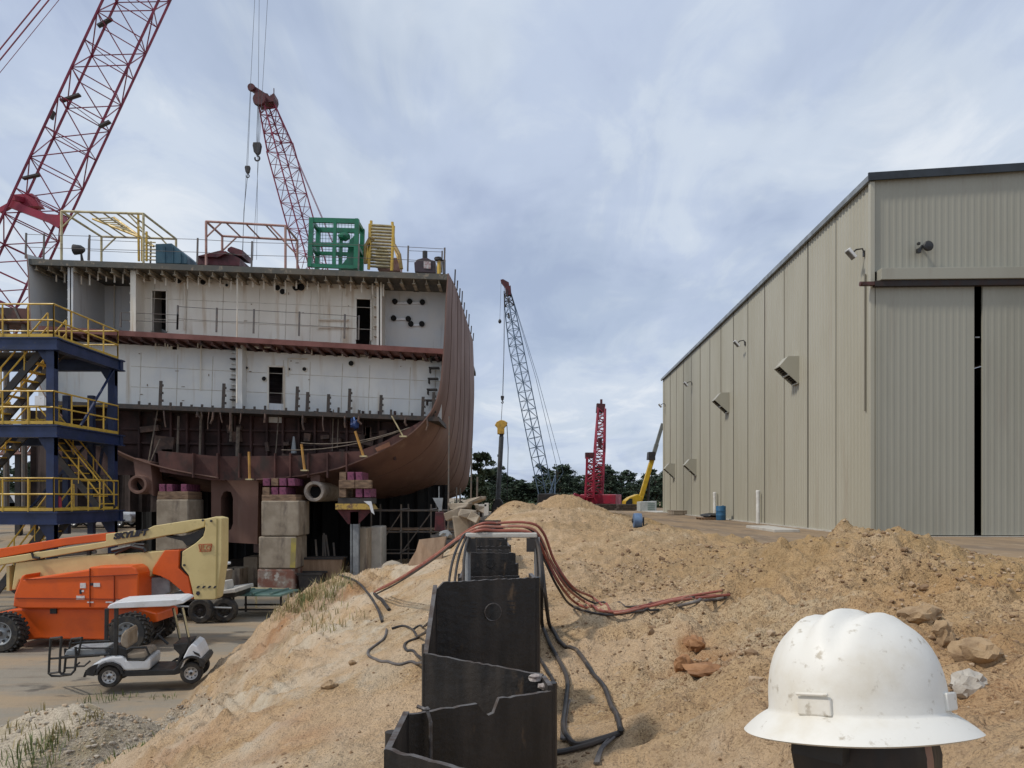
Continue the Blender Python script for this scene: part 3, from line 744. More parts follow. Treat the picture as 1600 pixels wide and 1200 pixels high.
mb = MB(); q = B((1522 - 1362.5) * .0224, -.05, EYE + (778 - 528) * 26.9 / 1200); mb.box(q, (.16, .1, .035)); mb.build('door_glint', GREYP, bld)  # small grey box drawn for a glint in the door gap

# things along its foot
WPVC = pm('white pvc', (.74, .74, .71), (.62, .61, .57), 3, rough=.4)
for px, hgt, lab in ((1187, 1.72, 'white plastic standpipe with a cap against the beige wall, right of the blue drum'), (1118, 1.7, 'white plastic standpipe against the beige wall, left of the blue drum')):
    p = B(-.22, w_at(px + 4), BASEZ - .03); mb = MB(); mb.tube([p, p + Vector((0, 0, hgt))], .105, 12); t = thing('standpipe', lab, 'pipe', p, 'white standpipes along the building')
    mb.build('pipe', WPVC, t, smooth=True); mb = MB(); mb.lathe([(.12, 0), (.12, .1), (.1, .12), (0, .125)], p + Vector((0, 0, hgt - .06)), 12); mb.build('cap', WPVC, t)
def drum(p, m, label, r=.29, h=.86):
    t = thing('plastic_drum', label, 'drum', p)
    mb = MB(); mb.lathe([(r * .94, 0), (r, .03), (r, h * .32), (r * 1.03, h * .34), (r, h * .36), (r, h * .64), (r * 1.03, h * .66), (r, h * .68), (r, h * .96), (r * .95, h)], p, 20); mb.build('body', m, t, smooth=True, angle=60)
    mb = MB(); mb.lathe([(r * .9, 0), (r * .9, .012), (r * .2, .014)], p + Vector((0, 0, h - .02)), 20); mb.lathe([(.05, 0), (.05, .03)], p + Vector((.12, 0, h)), 8); mb.build('lid', m, t)
    return t
p = B(-.75, w_at(1146), 0); drum(Vector((p.x, p.y, H(p.x, p.y))), BLUEBAR, 'blue plastic drum standing by the foot of the beige building')
p = G(1205, 828); mb = MB(); mb.box(p + Vector((0, 0, .05)), (1.0, 4.4, .12), Matrix.Rotation(R(-3), 3, 'Z')); tag(mb.build('concrete_slab', CONCW, bevel=.02), 'long pale concrete slab lying beside the building wall', 'slab')
p = G(1107, 812); t = thing('pallet', 'wooden pallet with black sheeting beside the blue drum', 'pallet', p)
mb = MB()
for k in range(7): mb.box(p + Vector((-.55 + .18 * k, 0, .13)), (.12, 1.6, .025))
mb.build('deck_boards', WOOD, t); mb = MB()
for k in (-.7, 0, .7): mb.cut(); mb.box(p + Vector((0, k, .06)), (1.2, .1, .1))
mb.build_each('stringer', WOOD, t)
mb = MB(); mb.blob(p + Vector((.15, .1, .26)), (.55, .7, .16), 8, 3, .2); tag(mb.build('black_cover', BLACK, smooth=True), 'crumpled black plastic sheeting lying on the wooden pallet', 'sheeting')
p = G(1062, 804); mb = MB(); mb.box(p + Vector((0, 0, .16)), (1.5, 2.4, .3)); mb.box(p + Vector((0, 0, .33)), (1.56, 2.46, .05)); tag(mb.build('concrete_pad', CONC, bevel=.02), 'low grey concrete pad near the far end of the building', 'slab')
p = G(1042, 800); mb = MB(); mb.box(p + Vector((0, 0, .03)), (3.6, 9, .06)); tag(mb.build('concrete_apron', CONCW), 'thin white concrete apron at the far corner of the building', 'slab')
p = G(996, 824); t = thing('hose_reel', 'small blue reel of hose half buried on the sand crest', 'reel', p)
mb = MB(); mb.lathe([(.08, -.1), (.17, -.09), (.18, 0), (.17, .09), (.08, .1)], p + Vector((0, 0, .14)), 14, 'X'); mb.build('hose_coil', pm('blue hose', (.12, .19, .30), (.08, .13, .22), 6, rough=.5), t, smooth=True)
mb = MB(); mb.lathe([(.05, -.13), (.05, .13)], p + Vector((0, 0, .14)), 8, 'X'); mb.box(p + Vector((.14, 0, .1)), (.02, .1, .24)); mb.build('hub', STEEL, t)
# ---------------------------------------------------------------- the ship section on its blocks
SHW = pm('ship white paint', (.76, .715, .62), (.69, .64, .545), .5, rough=.55, stretch=(1, 1, .5), col3=(.44, .31, .18), scale3=1.3, lo3=.50, hi3=.74, stretch3=(1.6, 1, .16))
SHW2 = pm('ship lower white paint', (.76, .75, .70), (.66, .67, .66), .45, rough=.55, col3=(.47, .37, .25), scale3=1.2, lo3=.52, hi3=.78, stretch3=(1.6, 1, .14))
SHG = pm('ship primer grey', (.58, .595, .60), (.64, .63, .60), .7, rough=.6, col3=(.24, .22, .19), scale3=1.5, lo3=.57, hi3=.78, stretch3=(1.8, 1, .15))
HULL = pm('hull primer brown', (.20, .110, .083), (.14, .076, .058), .5, rough=.7, stretch=(1, .7, .3), col3=(.26, .175, .135), scale3=1.2, lo3=.55, hi3=.75, stretch3=(1, .6, .12), bump=.15, bscale=6)
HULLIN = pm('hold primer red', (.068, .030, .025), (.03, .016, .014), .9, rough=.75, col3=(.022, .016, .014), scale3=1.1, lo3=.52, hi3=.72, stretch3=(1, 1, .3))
HULLRED = pm('web primer red', (.115, .046, .036), (.06, .026, .022), .8, rough=.75, col3=(.045, .03, .025), scale3=1.8, lo3=.5, hi3=.68, stretch3=(1, 1, .4))
DECKRED = pm('deck edge red', (.20, .075, .060), (.14, .05, .04), 1, rough=.7)
DECKGREY = pm('weathered deck edge', (.085, .085, .075), (.14, .125, .10), 1.2, rough=.8, col3=(.24, .2, .15), scale3=5)
FRAME = pm('blackened stub steel', (.03, .026, .023), (.07, .05, .04), 6, rough=.7)
S0 = 33.5
ship = thing('ship_section', 'cut open ship hull section with pale bulkheads and brown hull standing on blocks', 'ship', (P(370, 778, S0).x, 36, 3.5))
YEND = 56
# outer shell, as outlines read off the photograph at successive distances (starboard; port is its mirror)
SEC = [(33.5, [(701, 427), (698, 470), (696, 520), (693, 560), (689, 600), (681, 630), (668, 652), (645, 676), (612, 697), (575, 715), (530, 732), (470, 744), (400, 750)]),
       (38, [(712, 448), (711, 490), (711, 535), (710, 580), (708, 620), (704, 655), (696, 690), (682, 718), (660, 740), (628, 756), (580, 768), (510, 774), (430, 775)]),
       (44, [(726, 490), (727, 530), (727, 570), (727, 610), (726, 650), (724, 690), (720, 720), (712, 745), (699, 762), (672, 774), (630, 784), (570, 788), (500, 790)]),
       (49.5, [(739, 532), (740, 560), (740, 590), (740, 630), (739, 670), (737, 700), (735, 730), (731, 755), (722, 770), (700, 780), (660, 787), (600, 792), (540, 794)]),
       (56, [(740, 560), (741, 590), (741, 620), (740, 650), (739, 680), (737, 710), (734, 735), (728, 757), (716, 770), (695, 778), (660, 785), (615, 789), (570, 790)]),
       (72, [(737, 610), (738, 630), (738, 650), (737, 672), (735, 694), (731, 714), (724, 735), (712, 755), (695, 772), (672, 783), (650, 787), (625, 789), (600, 789)]),
       (95, [(735, 655), (736, 670), (735, 684), (733, 700), (730, 714), (726, 728), (720, 742), (710, 757), (698, 770), (680, 779), (662, 783), (645, 784), (625, 784)])]
def interp_sec(Y):
    ys = [s[0] for s in SEC]; k = max(i for i in range(len(ys) - 1) if ys[i] <= Y + 1e-6) if Y < ys[-1] else len(ys) - 2
    t = (Y - ys[k]) / (ys[k + 1] - ys[k])
    a = [P(x, y, ys[k]) for x, y in SEC[k][1]]; b = [P(x, y, ys[k + 1]) for x, y in SEC[k + 1][1]]
    return [p.lerp(q, t) for p, q in zip(a, b)]
XC = P(371, 0, S0).x
ROLL = .045                                            # the hull leans on its blocks: decks fall to the right
def mirror(p): return Vector((2 * XC - p.x, p.y, p.z + ROLL * 2 * (p.x - XC) * 1.0))
def refine(c, n=3):
    return smooth_path(c, n)
ylist = [33.5, 35, 36.5, 38, 40, 42, 44, 46, 48, 49.5, 51.5, 53.5, 56, 60, 64, 68, 72, 78, 84, 90, 95]
for side, nm in ((0, 'hull_plating'), (1, 'hull_plating')):
    mb = MB(); rows = []
    for Y in ylist:
        c = refine(interp_sec(Y)); c = [mirror(p) for p in c] if side else c
        rows.append(c)
    n = len(rows[0])
    cen = Vector((XC, 0, 9))
    vs = [p for r in rows for p in r]
    ins = []
    for r in rows:
        for i, p in enumerate(r):
            t = (r[min(i + 1, n - 1)] - r[max(i - 1, 0)]); nrm = Vector((t.z, 0, -t.x)).normalized()
            if nrm.dot(Vector((p.x - cen.x, 0, p.z - cen.z))) > 0: nrm = -nrm
            ins.append(p + nrm * .05)
    m = len(rows); o = m * n
    fs = [(i * n + j, i * n + j + 1, (i + 1) * n + j + 1, (i + 1) * n + j) for i in range(m - 1) for j in range(n - 1)]
    fi = [tuple(o + q for q in f[::-1]) for f in fs]
    fs += [(j, j + 1, o + j + 1, o + j) for j in range(n - 1)]
    mb.add(vs + ins, fs, 0); k0 = len(mb.v) - len(vs + ins)
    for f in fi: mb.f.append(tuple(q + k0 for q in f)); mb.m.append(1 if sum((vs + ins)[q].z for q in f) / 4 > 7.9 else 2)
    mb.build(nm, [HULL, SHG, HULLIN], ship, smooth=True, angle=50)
mb = MB(); c = refine(interp_sec(95)); mb.add(c + [mirror(p) for p in c[::-1]], [tuple(range(2 * len(c)))]); mb.build('transom', HULL, ship, clean=False)
# weld seams and rubbed lines on the shell
mb = MB()
for Y in (36, 39.2, 41.2, 43.4, 46.4):
    mb.cut(); c = refine(interp_sec(Y)); mb.tube([p + Vector((.012, 0, 0)) for p in c[:30]], .010, 4)
mb.build_each('weld_seam', pm('weld dark', (.11, .065, .050), None, rough=.8), ship)
mb = MB()
for k in range(9):
    mb.cut()
    Y = 37 + k * 1.55; c = refine(interp_sec(Y)); p = c[0]
    mb.beam(p + Vector((.02, 0, -.05)), p + Vector((.05, 0, .45 + .25 * (k % 3 == 0))), .06, .05)
mb.build_each('staging_bracket', FRAME, ship)

def tiltz(px): return ROLL * (px - 370)
def quadpoly(mb, pix, Y, depth, mi=0): mb.trace(pix, Y, depth, mi)
# decks: plates running the length of the section, leaning with it
for nm, l, r, th, y1, m in (('weather_deck', (43, 404), (699, 428), 9, 60, DECKGREY), ('main_deck', (60, 509), (694, 545), 8, 58, DECKRED), ('lower_deck', (75, 626), (686, 651), 7, 54, FRAME)):
    mb = MB(); mb.trace([l, r, (r[0], r[1] + th), (l[0], l[1] + th)], S0 + .05, y1 - S0); mb.build(nm, m, ship)
# beams hanging under each overhang
for (l, r, n, dpt, hh, m) in (((46, 413), (695, 437), 33, 1.15, 8, pm('stained deck frame', (.34, .29, .21), (.15, .12, .085), 2.5, rough=.8)), ((64, 517), (690, 553), 34, 1.25, 6, HULLRED)):
    mb = MB()
    for k in range(n):
        mb.cut()
        t = (k + .5) / n; px = l[0] + (r[0] - l[0]) * t; py = l[1] + (r[1] - l[1]) * t
        a, b = P(px, py, S0 + .15), P(px, py + hh, S0 + .15)
        mb.add([a, b, b + Vector((0, dpt, 0)), a + Vector((0, dpt, 0)), a + Vector((.03, 0, 0)), b + Vector((.03, 0, 0)), b + Vector((.03, dpt, 0)), a + Vector((.03, dpt, 0))],
               [(0, 1, 2, 3), (7, 6, 5, 4), (0, 4, 5, 1), (1, 5, 6, 2), (3, 2, 6, 7)])
        mb.box(b + Vector((.015, dpt / 2, 0)), (.14, dpt, .03))
    mb.build_each('deck_beam', m, ship)

def holed(px0, px1, ytop, ybot, Y, thick, holes, mat, name):
    """bulkhead between two leaning lines with real openings; holes (x0, x1, y0, y1) in photograph units"""
    mb = MB()
    xs = sorted({px0, px1} | {h[0] for h in holes} | {h[1] for h in holes})
    for a, b in zip(xs, xs[1:]):
        col = [h for h in holes if h[0] < (a + b) / 2 < h[1]]
        cur_a, cur_b = ytop(a), ytop(b)
        for h in sorted(col, key=lambda q: q[2]):
            mb.trace([(a, cur_a), (b, cur_b), (b, h[2] + .04 * (b - h[0])), (a, h[2] + .04 * (a - h[0]))], Y, thick)
            cur_a, cur_b = h[3] + .04 * (a - h[0]), h[3] + .04 * (b - h[0])
        mb.trace([(a, cur_a), (b, cur_b), (b, ybot(b)), (a, ybot(a))], Y, thick)
    return mb.build(name, mat, ship)
YU = 34.9
k = S0 / YU                                    # rows further back shrink towards the horizon
def back(y, Y): return 778 - (778 - y) * S0 / Y
top = lambda px: 778 - (778 - (411 + (px - 43) * .0366)) * S0 / YU
mid = lambda px: 778 - (778 - (512 + (px - 60) * .0568)) * S0 / YU
mid_u = lambda px: 778 - (778 - (520 + (px - 60) * .0568)) * S0 / YU
low = lambda px: 778 - (778 - (627 + (px - 75) * .041)) * S0 / YU
holed(214, 592, top, mid, YU, .05, [(237, 261, 453, 530), (556, 580, 466, 560)], SHW, 'upper_bulkhead')
# side compartments stand further back
for (x0, x1, Y, m) in ((52, 214, 36.6, SHG), (592, 699, 35.7, SHG)):
    t2 = lambda px, Y=Y: 778 - (778 - (411 + (px - 43) * .0366)) * S0 / Y
    b2 = lambda px, Y=Y: 778 - (778 - (512 + (px - 60) * .0568)) * S0 / Y
    holes = [(97, 103, 428, 436), (80, 92, 464, 471), (158, 166, 431, 435)] if x0 < 100 else [(646, 655, 445, 456), (667, 671, 446, 452)]
    holed(x0, x1, t2, b2, Y, .05, holes, m, 'side_bulkhead')
for px, Y0, Y1, m in ((213, 33.9, 36.6, SHW), (592, 34.3, 35.7, SHW), (118, 33.8, 36.6, SHG)):
    mb = MB(); a = P(px, 415 + (px - 43) * .0366, 34.2); b = P(px, 515 + (px - 60) * .0568, 34.2)
    mb.span(a.x - .02, a.x + .03, Y0, Y1, b.z, a.z); mb.span(a.x - .12, a.x + .12, Y0, Y0 + .04, b.z, a.z)
    for j in range(7):
        z = b.z + (a.z - b.z) * (j + .5) / 7; mb.span(a.x - .32, a.x - .02, Y0 + .3, Y1, z - .02, z + .02)
    mb.build('web_frame', m, ship)
# left-hand curtain of stiffeners on the far grey plate
mb = MB()
for j in range(7):
    y = 425 + j * 12.5
    mb.cut(); a, b = P(46, y, 34.6), P(66, y + 6, 36.4); mb.beam(a, b, .05, .16); mb.cut()
    a, b = P(121, y + 5, 34.6), P(148, y + 9, 36.4); mb.beam(a, b, .04, .13)
mb.build_each('stiffener', pm('stiffener grey', (.22, .22, .21), (.15, .14, .12), 2, rough=.7), ship)
mb = MB(); mb.trace([(43, 410), (56, 412), (66, 525), (60, 525), (44, 470)], 34.4, 2.2); mb.build('side_shell', SHG, ship)
mb = MB()
for (x0, x1, y) in ((617, 645, 472), (645, 664, 472), (615, 642, 497), (642, 661, 506)):
    mb.cut(); mb.trace([(x0, y), (x1, y), (x1, y + 3), (x0, y + 3)], 35.6, .12)
mb.build_each('cable_tray', WHITE, ship)
mb = MB()
for (x0, y) in ((617, 471), (640, 471), (660, 472), (615, 497), (638, 498), (642, 506), (659, 506)):
    mb.cut(); q = P(x0, y, 35.58); mb.lathe([(.13, -.04), (.13, .06)], q, 10, 'Y')
mb.build_each('pipe_penetration', SHADEDARK, ship)
for (x0, x1, y0, y1) in ((600, 690, 482, 484), (600, 692, 492, 494), (605, 692, 512, 514)):
    pass
# second tier
low2 = lambda px: 778 - (778 - (630 + (px - 75) * .041)) * S0 / 34.8
holed(60, 690, mid_u, low, 34.8, .05, [(419, 444, 572, 660), (268, 278, 536, 546), (661, 672, 550, 564)], SHW2, 'lower_bulkhead')
mb = MB(); a, b = P(374, 538, 34.2), P(374, 640, 34.2); mb.span(a.x - .16, a.x + .12, 34.2, 34.8, b.z, a.z)
for j in range(6):
    z = b.z + (a.z - b.z) * (j + .4) / 6; mb.span(a.x - .55, a.x - .16, 34.6, 34.8, z - .02, z + .03)
mb.build('pillar', SHW2, ship)
# coamings round the doorways and ports
mb = MB()
for (x0, x1, y0, y1, Y) in ((237, 261, 453, 517, YU - .02), (556, 580, 466, 531, YU - .02), (419, 444, 572, 643, 34.78), (268, 278, 536, 546, 34.78), (661, 672, 550, 564, 34.78)):
    mb.cut(); d = .04 * (x1 - x0)
    for p, q in (((x0, y0), (x1, y0 + d)), ((x0, y0), (x0, y1)), ((x1, y0 + d), (x1, y1 + d))):
        mb.beam(P(*p, Y), P(*q, Y), .07, .07, up=(0, 1, 0))
mb.build_each('door_coaming', SHW, ship)
# cut-outs: black discs in rims, the dark of open holes painted on
mb = MB()
for (x, y, r) in ((280, 438, .15), (318, 441, .13), (417, 438, .15), (434, 450, .13), (442, 456, .13), (463, 449, .17), (471, 449, .17), (355, 446, .07), (312, 431, .07), (299, 432, .09), (549, 437, .14), (549, 568, .12), (413, 592, .10), (386, 575, .06), (476, 577, .09), (452, 577, .06)):
    mb.cut(); Y = YU - .04 if y < 520 else 34.76
    q = P(x, y, Y); mb.lathe([(r + .02, -.05), (r + .02, .02)], q, 12, 'Y', 0); mb.lathe([(r, -.055), (r, .02)], q, 12, 'Y', 1)
mb.build_each('pipe_hole', [SHW, SHADEDARK], ship)
# plate seams, burn patches and old fittings on the bulkheads
SEAM = pm('bulkhead seam', (.60, .56, .48), (.48, .43, .35), 4, rough=.6); BURN = pm('burnt paint', (.20, .145, .095), (.34, .27, .19), 9, rough=.8)
rq = random.Random(12); mb = MB()
for x0, x1, f0, f1, Y in ((226, 590, top, mid, YU), (205, 688, mid_u, low, 34.8)):
    x = x0 + 14
    while x < x1:
        a, b = f0(x) + 12, f1(x) - 2; mb.cut(); mb.tube([P(x + 1.5, a, Y - .004), P(x - 1, b, Y - .004)], .014, 4); x += rq.uniform(38, 66)
    for f in (.34, .66):
        mb.cut(); mb.tube([P(x0, f0(x0) * (1 - f) + f1(x0) * f, Y - .004), P(x1, f0(x1) * (1 - f) + f1(x1) * f, Y - .004)], .012, 4)
mb.build_each('plate_seam', SEAM, ship); mb = MB()
for k in range(44):
    up = rq.random() < .45; x = rq.uniform(230, 585) if up else rq.uniform(210, 680); Y = YU if up else 34.8
    if 232 < x < 266 or 412 < x < 450 or 552 < x < 584: continue
    lo_, hi_ = (top(x) + 14, mid(x) - 6) if up else (mid_u(x) + 12, low(x) - 5); y = rq.uniform(lo_, hi_) if rq.random() < .5 else rq.choice((lo_, hi_)) + rq.uniform(-3, 3)
    w, h_ = rq.choice(((2, 1.2), (1.2, 2.2), (3.4, 1), (1.3, 1.3), (.8, 3.5), (5, .7))); mb.cut(); q0, q1 = P(x - w / 2, y - h_ / 2, Y), P(x + w / 2, y + h_ / 2, Y); mb.span(q0.x, q1.x, Y - .035, Y, q0.z, q1.z)
mb.build_each('weld_tab', BURN, ship)
mb = MB()
for k in range(16):
    x = rq.uniform(232, 680); y = 640 + (x - 200) * .03; h_ = rq.uniform(4, 30); mb.cut(); mb.tube([P(x, y, 33.5), P(x + rq.uniform(-2, 2), y + h_ * .6, 33.45), P(x + rq.uniform(-5, 5), y + h_, 33.5)], .02 + .03 * rq.random(), 4)
for k in range(22):
    x = rq.uniform(225, 600); y = rq.uniform(655, 722); mb.cut(); q0 = P(x, y, 34.7); mb.box(q0, (.15 + .8 * rq.random() ** 2, .3, .1 + .7 * rq.random() ** 2), Matrix.Rotation(rq.uniform(-.2, .2), 3, 'Y'))
mb.build_each('hold_fitting', pm('hold clutter', (.07, .045, .036), (.16, .10, .075), 2.5, rough=.8, col3=(.02, .018, .017), scale3=2), ship)
# hangers, conduits, hung pipes
mb = MB()
for (x, y0, y1, Y) in ((288, 432, 515, 34.8), (370, 421, 630, 34.0), (497, 445, 515, 34.8), (313, 535, 610, 34.7), (540, 430, 462, 34.8), (152, 420, 512, 36.5), (178, 424, 512, 36.5)):
    mb.cut(); mb.tube([P(x + 1, y0, Y), P(x, y1, Y)], .035, 5)
for x in list(range(88, 215, 13)) + list(range(225, 600, 17)):
    y = 424 + (x - 60) * .037; mb.cut(); mb.tube([P(x, y, 34.3), P(x, y + 11 + (x * 7) % 9, 34.3)], .035, 4)
for x in (243, 248, 258, 262, 309, 412, 432, 477, 487, 535, 575):
    y = 530 + (x - 250) * .05; mb.cut(); mb.tube([P(x, y, 34.3), P(x, y + 9 + (x * 5) % 8, 34.3)], .03, 4)
mb.build_each('pipe_hanger', SHW, ship)
mb = MB(); mb.cut()
mb.tube([P(399, 530, 34.3), P(399, 541, 34.3), P(402, 543, 34.3), P(430, 541, 34.3), P(432, 529, 34.3)], .06, 6)
mb.cut()
for x0, x1, y in ((497, 545, 499), (497, 545, 511)): mb.tube([P(x0, y, 34.8), P(x1, y + 1, 34.8)], .04, 5)
mb.cut(); mb.tube([P(450, 588, 34.7), P(450, 560, 34.7), P(480, 560, 34.7)], .03, 4)
mb.build_each('pipe_run', SHW, ship)
mb = MB()    # handrails along the open edges: stanchions and two wires
def rail(pts, Y, h, pix=True):
    mb.cut()
    for x, y in pts: mb.beam(P(x, y, Y), P(x + 1, y - h, Y), .07, .05)
    for f in (.45, .95):
        for (x0, y0), (x1, y1) in zip(pts, pts[1:]): mb.tube([P(x0 + 1, y0 - h * f, Y), P(x1 + 1, y1 - h * f, Y)], .012, 4)
rail([(277, 515), (338, 519), (396, 521), (467, 525), (538, 529), (560, 531)], 34.0, 38)
rail([(188, 511), (277, 515)], 34.0, 24)
rail([(40, 404), (68, 405), (139, 407), (308, 412), (393, 417), (560, 421), (637, 424), (694, 427)], 34.4, 40)
rail([(138, 407), (235, 411)], 38, 34); rail([(637, 424), (690, 426)], 38, 34)
mb.build_each('guard_rail', pm('stanchion steel', (.10, .09, .085), (.16, .13, .11), 6, rough=.6), ship)
# stub frames left standing on the cut lower deck
mb = MB(); rr = random.Random(3)
for k in range(29):
    x = 217 + k * 16.4; y = 628 + (x - 75) * .041 + 4
    h = rr.choice([9, 10, 12, 11, 34, 36, 14]) if x > 430 else rr.choice([10, 11, 12, 10, 9])
    if k in (2, 8, 15, 20, 28): h = 44
    if 418 < x < 446: h = 5
    mb.cut(); a = P(x, y, 34.0)
    mb.beam(a, P(x + h * .04, y - h, 34.0), .09 if h < 30 else .13, .05)
    if h > 20:
        for q in range(3): mb.box(P(x + h * .04 + .8, y - h * (.3 + .27 * q), 34.0), (.16, .06, .10))
mb.build_each('stub_frame', FRAME, ship)
mb = MB()
for j in range(5):
    mb.cut(); q = P(687 - j * 1.6, 557 + j * 17, 34.2); mb.box(q + Vector((-.22, .2, 0)), (.45, .4, .06)); mb.box(q + Vector((-.4, .2, -.1)), (.06, .4, .22))
for j in range(6):
    mb.cut(); q = P(366, 545 + j * 16, 34.6); mb.box(q, (.3, .3, .05))
mb.build_each('bracket', FRAME, ship)
# hold below the lower deck
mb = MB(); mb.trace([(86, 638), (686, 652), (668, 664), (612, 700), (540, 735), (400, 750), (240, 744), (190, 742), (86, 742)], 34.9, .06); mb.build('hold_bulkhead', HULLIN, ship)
mb = MB()
for k in range(17):
    mb.cut(); x = 215 + k * 25; mb.trace([(x, 642), (x + 3, 642), (x + 3, 736 - abs(x - 400) * .08), (x, 736 - abs(x - 400) * .08)], 34.62, .28)
for y in (668, 690):
    mb.cut(); mb.trace([(190, y), (610, y + 6), (610, y + 9), (190, y + 3)], 34.75, .15)
mb.build_each('hold_stiffener', HULLIN, ship)
mb = MB()
mb.trace([(246, 704), (340, 713), (460, 712), (520, 706), (560, 705), (600, 690), (640, 668), (668, 652), (645, 678), (612, 698), (575, 716), (530, 733), (470, 745), (400, 751), (330, 750), (250, 737)], 33.6, .08)
for x in (300, 338, 372, 428, 452, 480, 510, 540): mb.trace([(x, 708), (x + 2, 708), (x + 2, 746), (x, 746)], 33.35, .24)
mb.build('floor_web', HULLRED, ship)
mb = MB(); mb.trace([(586, 700), (608, 690), (610, 697), (589, 706)], 33.45, .1); mb.build('bilge_bracket', pm('raw orange steel', (.25, .11, .06), (.2, .09, .05), 3, rough=.7), ship)
mb = MB()
for x, y0, y1, w in ((314, 640, 725, .1), (279, 650, 712, .1), (436, 640, 745, .05), (362, 640, 690, .1), (372, 668, 735, .16), (521, 640, 705, .05), (529, 640, 700, .05), (560, 640, 660, .05)):
    mb.cut(); mb.tube([P(x, y0, 34.3), P(x - (8 if w < .08 and x < 500 else 2), y1, 34.3)], w * .5, 5)
mb.cut(); mb.tube([P(247, 636, 33.9), P(232, 722, 33.9)], .03, 4); mb.cut(); mb.tube([P(250, 686, 33.9), P(236, 720, 33.9)], .03, 4)
mb.cut(); mb.tube([P(470, 692, 33.4)] + sag(P(470, 692, 33.4), P(625, 672, 33.4), .25) + [P(625, 672, 33.4)], .02, 4)
mb.cut(); mb.tube(sag(P(440, 703, 33.4), P(640, 668, 33.4), .3), .02, 4)
mb.build_each('slung_cable', pm('slung cable tan', (.20, .16, .125), (.12, .1, .08), 5, rough=.8), ship)
mb = MB(); mb.lathe([(.04, 0), (.10, -.45), (.13, -.75)], P(459, 682, 34.2), 8); mb.build('lamp_shade', GREYP, ship)
# sterntubes, skeg
def sterntube(px, py, r, Y, m, strut):
    mb = MB(); q = P(px, py, Y)
    mb.lathe([(r * .66, .5), (r * .66, -.02), (r * .72, -.08), (r * .95, -.08), (r, 0), (r, 2.6), (r * .9, 6)], q, 24, 'Y')
    mb.f = mb.f[:-2]; mb.m = mb.m[:-2]
    o = mb.build('shaft_tube', m, ship, smooth=True)
    mb = MB(); mb.lathe([(r * .67, .45), (r * .67, .5)], q, 20, 'Y'); mb.build('bore', SHADEDARK, o)
    mb = MB(); mb.trace(strut, Y + .3, 1.0); mb.build('strut', HULL, ship)
sterntube(491, 768, .45, 33.4, pm('machined tube', (.36, .31, .26), (.25, .2, .16), 3, rough=.6), [(485, 742), (500, 742), (499, 760), (486, 760)])
sterntube(216, 757, .42, 33.4, HULL, [(208, 715), (235, 722), (240, 775), (225, 765), (212, 748)])
mb = MB()
out = [(330, 748), (404, 750), (402, 850), (330, 842)]
xs = [330, 345, 364, 404]; hole = [(345, 778), (349, 769), (355, 767), (361, 769), (364, 778), (364, 818), (361, 827), (355, 830), (349, 827), (345, 818)]
mb.trace([(330, 748), (345, 748), (345, 846), (330, 844)], 34.2, 7); mb.trace([(364, 749), (404, 750), (402, 850), (364, 848)], 34.2, 7)
mb.trace([(345, 748), (364, 749), (364, 778), (361, 769), (355, 767), (349, 769), (345, 778)], 34.2, 7)
mb.trace([(345, 818), (349, 827), (355, 830), (361, 827), (364, 818), (364, 848), (345, 846)], 34.2, 7)
mb.build('skeg', HULL, ship)
mb = MB(); mb.lathe([(.95, 0), (.95, 3)], P(428, 862, 38), 20); mb.build('skeg_column', HULL, ship, smooth=True)

mb = MB(); n_ = 90; vs = []  # added black screen: closes the lit gap, stands in for shade
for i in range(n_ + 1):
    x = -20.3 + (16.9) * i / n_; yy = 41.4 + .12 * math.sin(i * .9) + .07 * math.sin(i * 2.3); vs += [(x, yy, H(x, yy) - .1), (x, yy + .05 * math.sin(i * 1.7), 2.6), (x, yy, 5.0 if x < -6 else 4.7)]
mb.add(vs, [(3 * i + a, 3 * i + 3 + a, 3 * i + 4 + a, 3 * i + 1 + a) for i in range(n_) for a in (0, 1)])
tag(mb.build('black_cover', SHADEDARK, clean=False), 'added black screen standing in for the shade beneath the hull behind the blocks', 'sheeting')
mb = MB(); vs = []  # added brown screen in place of shaded gear behind the tower
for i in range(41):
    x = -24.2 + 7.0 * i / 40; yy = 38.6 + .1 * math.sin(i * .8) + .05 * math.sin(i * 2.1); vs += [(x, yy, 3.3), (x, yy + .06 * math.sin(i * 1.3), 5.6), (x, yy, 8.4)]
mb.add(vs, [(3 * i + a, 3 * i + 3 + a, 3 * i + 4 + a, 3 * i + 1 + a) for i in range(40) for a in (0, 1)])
tag(mb.build('brown_shade_screen', pm('brown shade screen', (.04, .024, .02), (.02, .014, .012), 1, rough=.85), clean=False), 'added dark brown screen for the shade under the left hull end behind the stair tower', 'sheeting')
# ---- things standing on the weather deck
def deck_pt(px, Y=36.0):
    """point on the weather deck under a column, at distance Y"""
    z = P(px, 404 + (px - 43) * .0366, S0).z
    return Vector(((px - 800) * Y / 1200, Y, P(43, 404, S0).z - ROLL * .82 * (((px - 800) * Y / 1200) - P(43, 404, S0).x)))
def bars(mb, pts, r, n=6):
    for a, b in pts: mb.cut(); mb.tube([a, b], r, n)
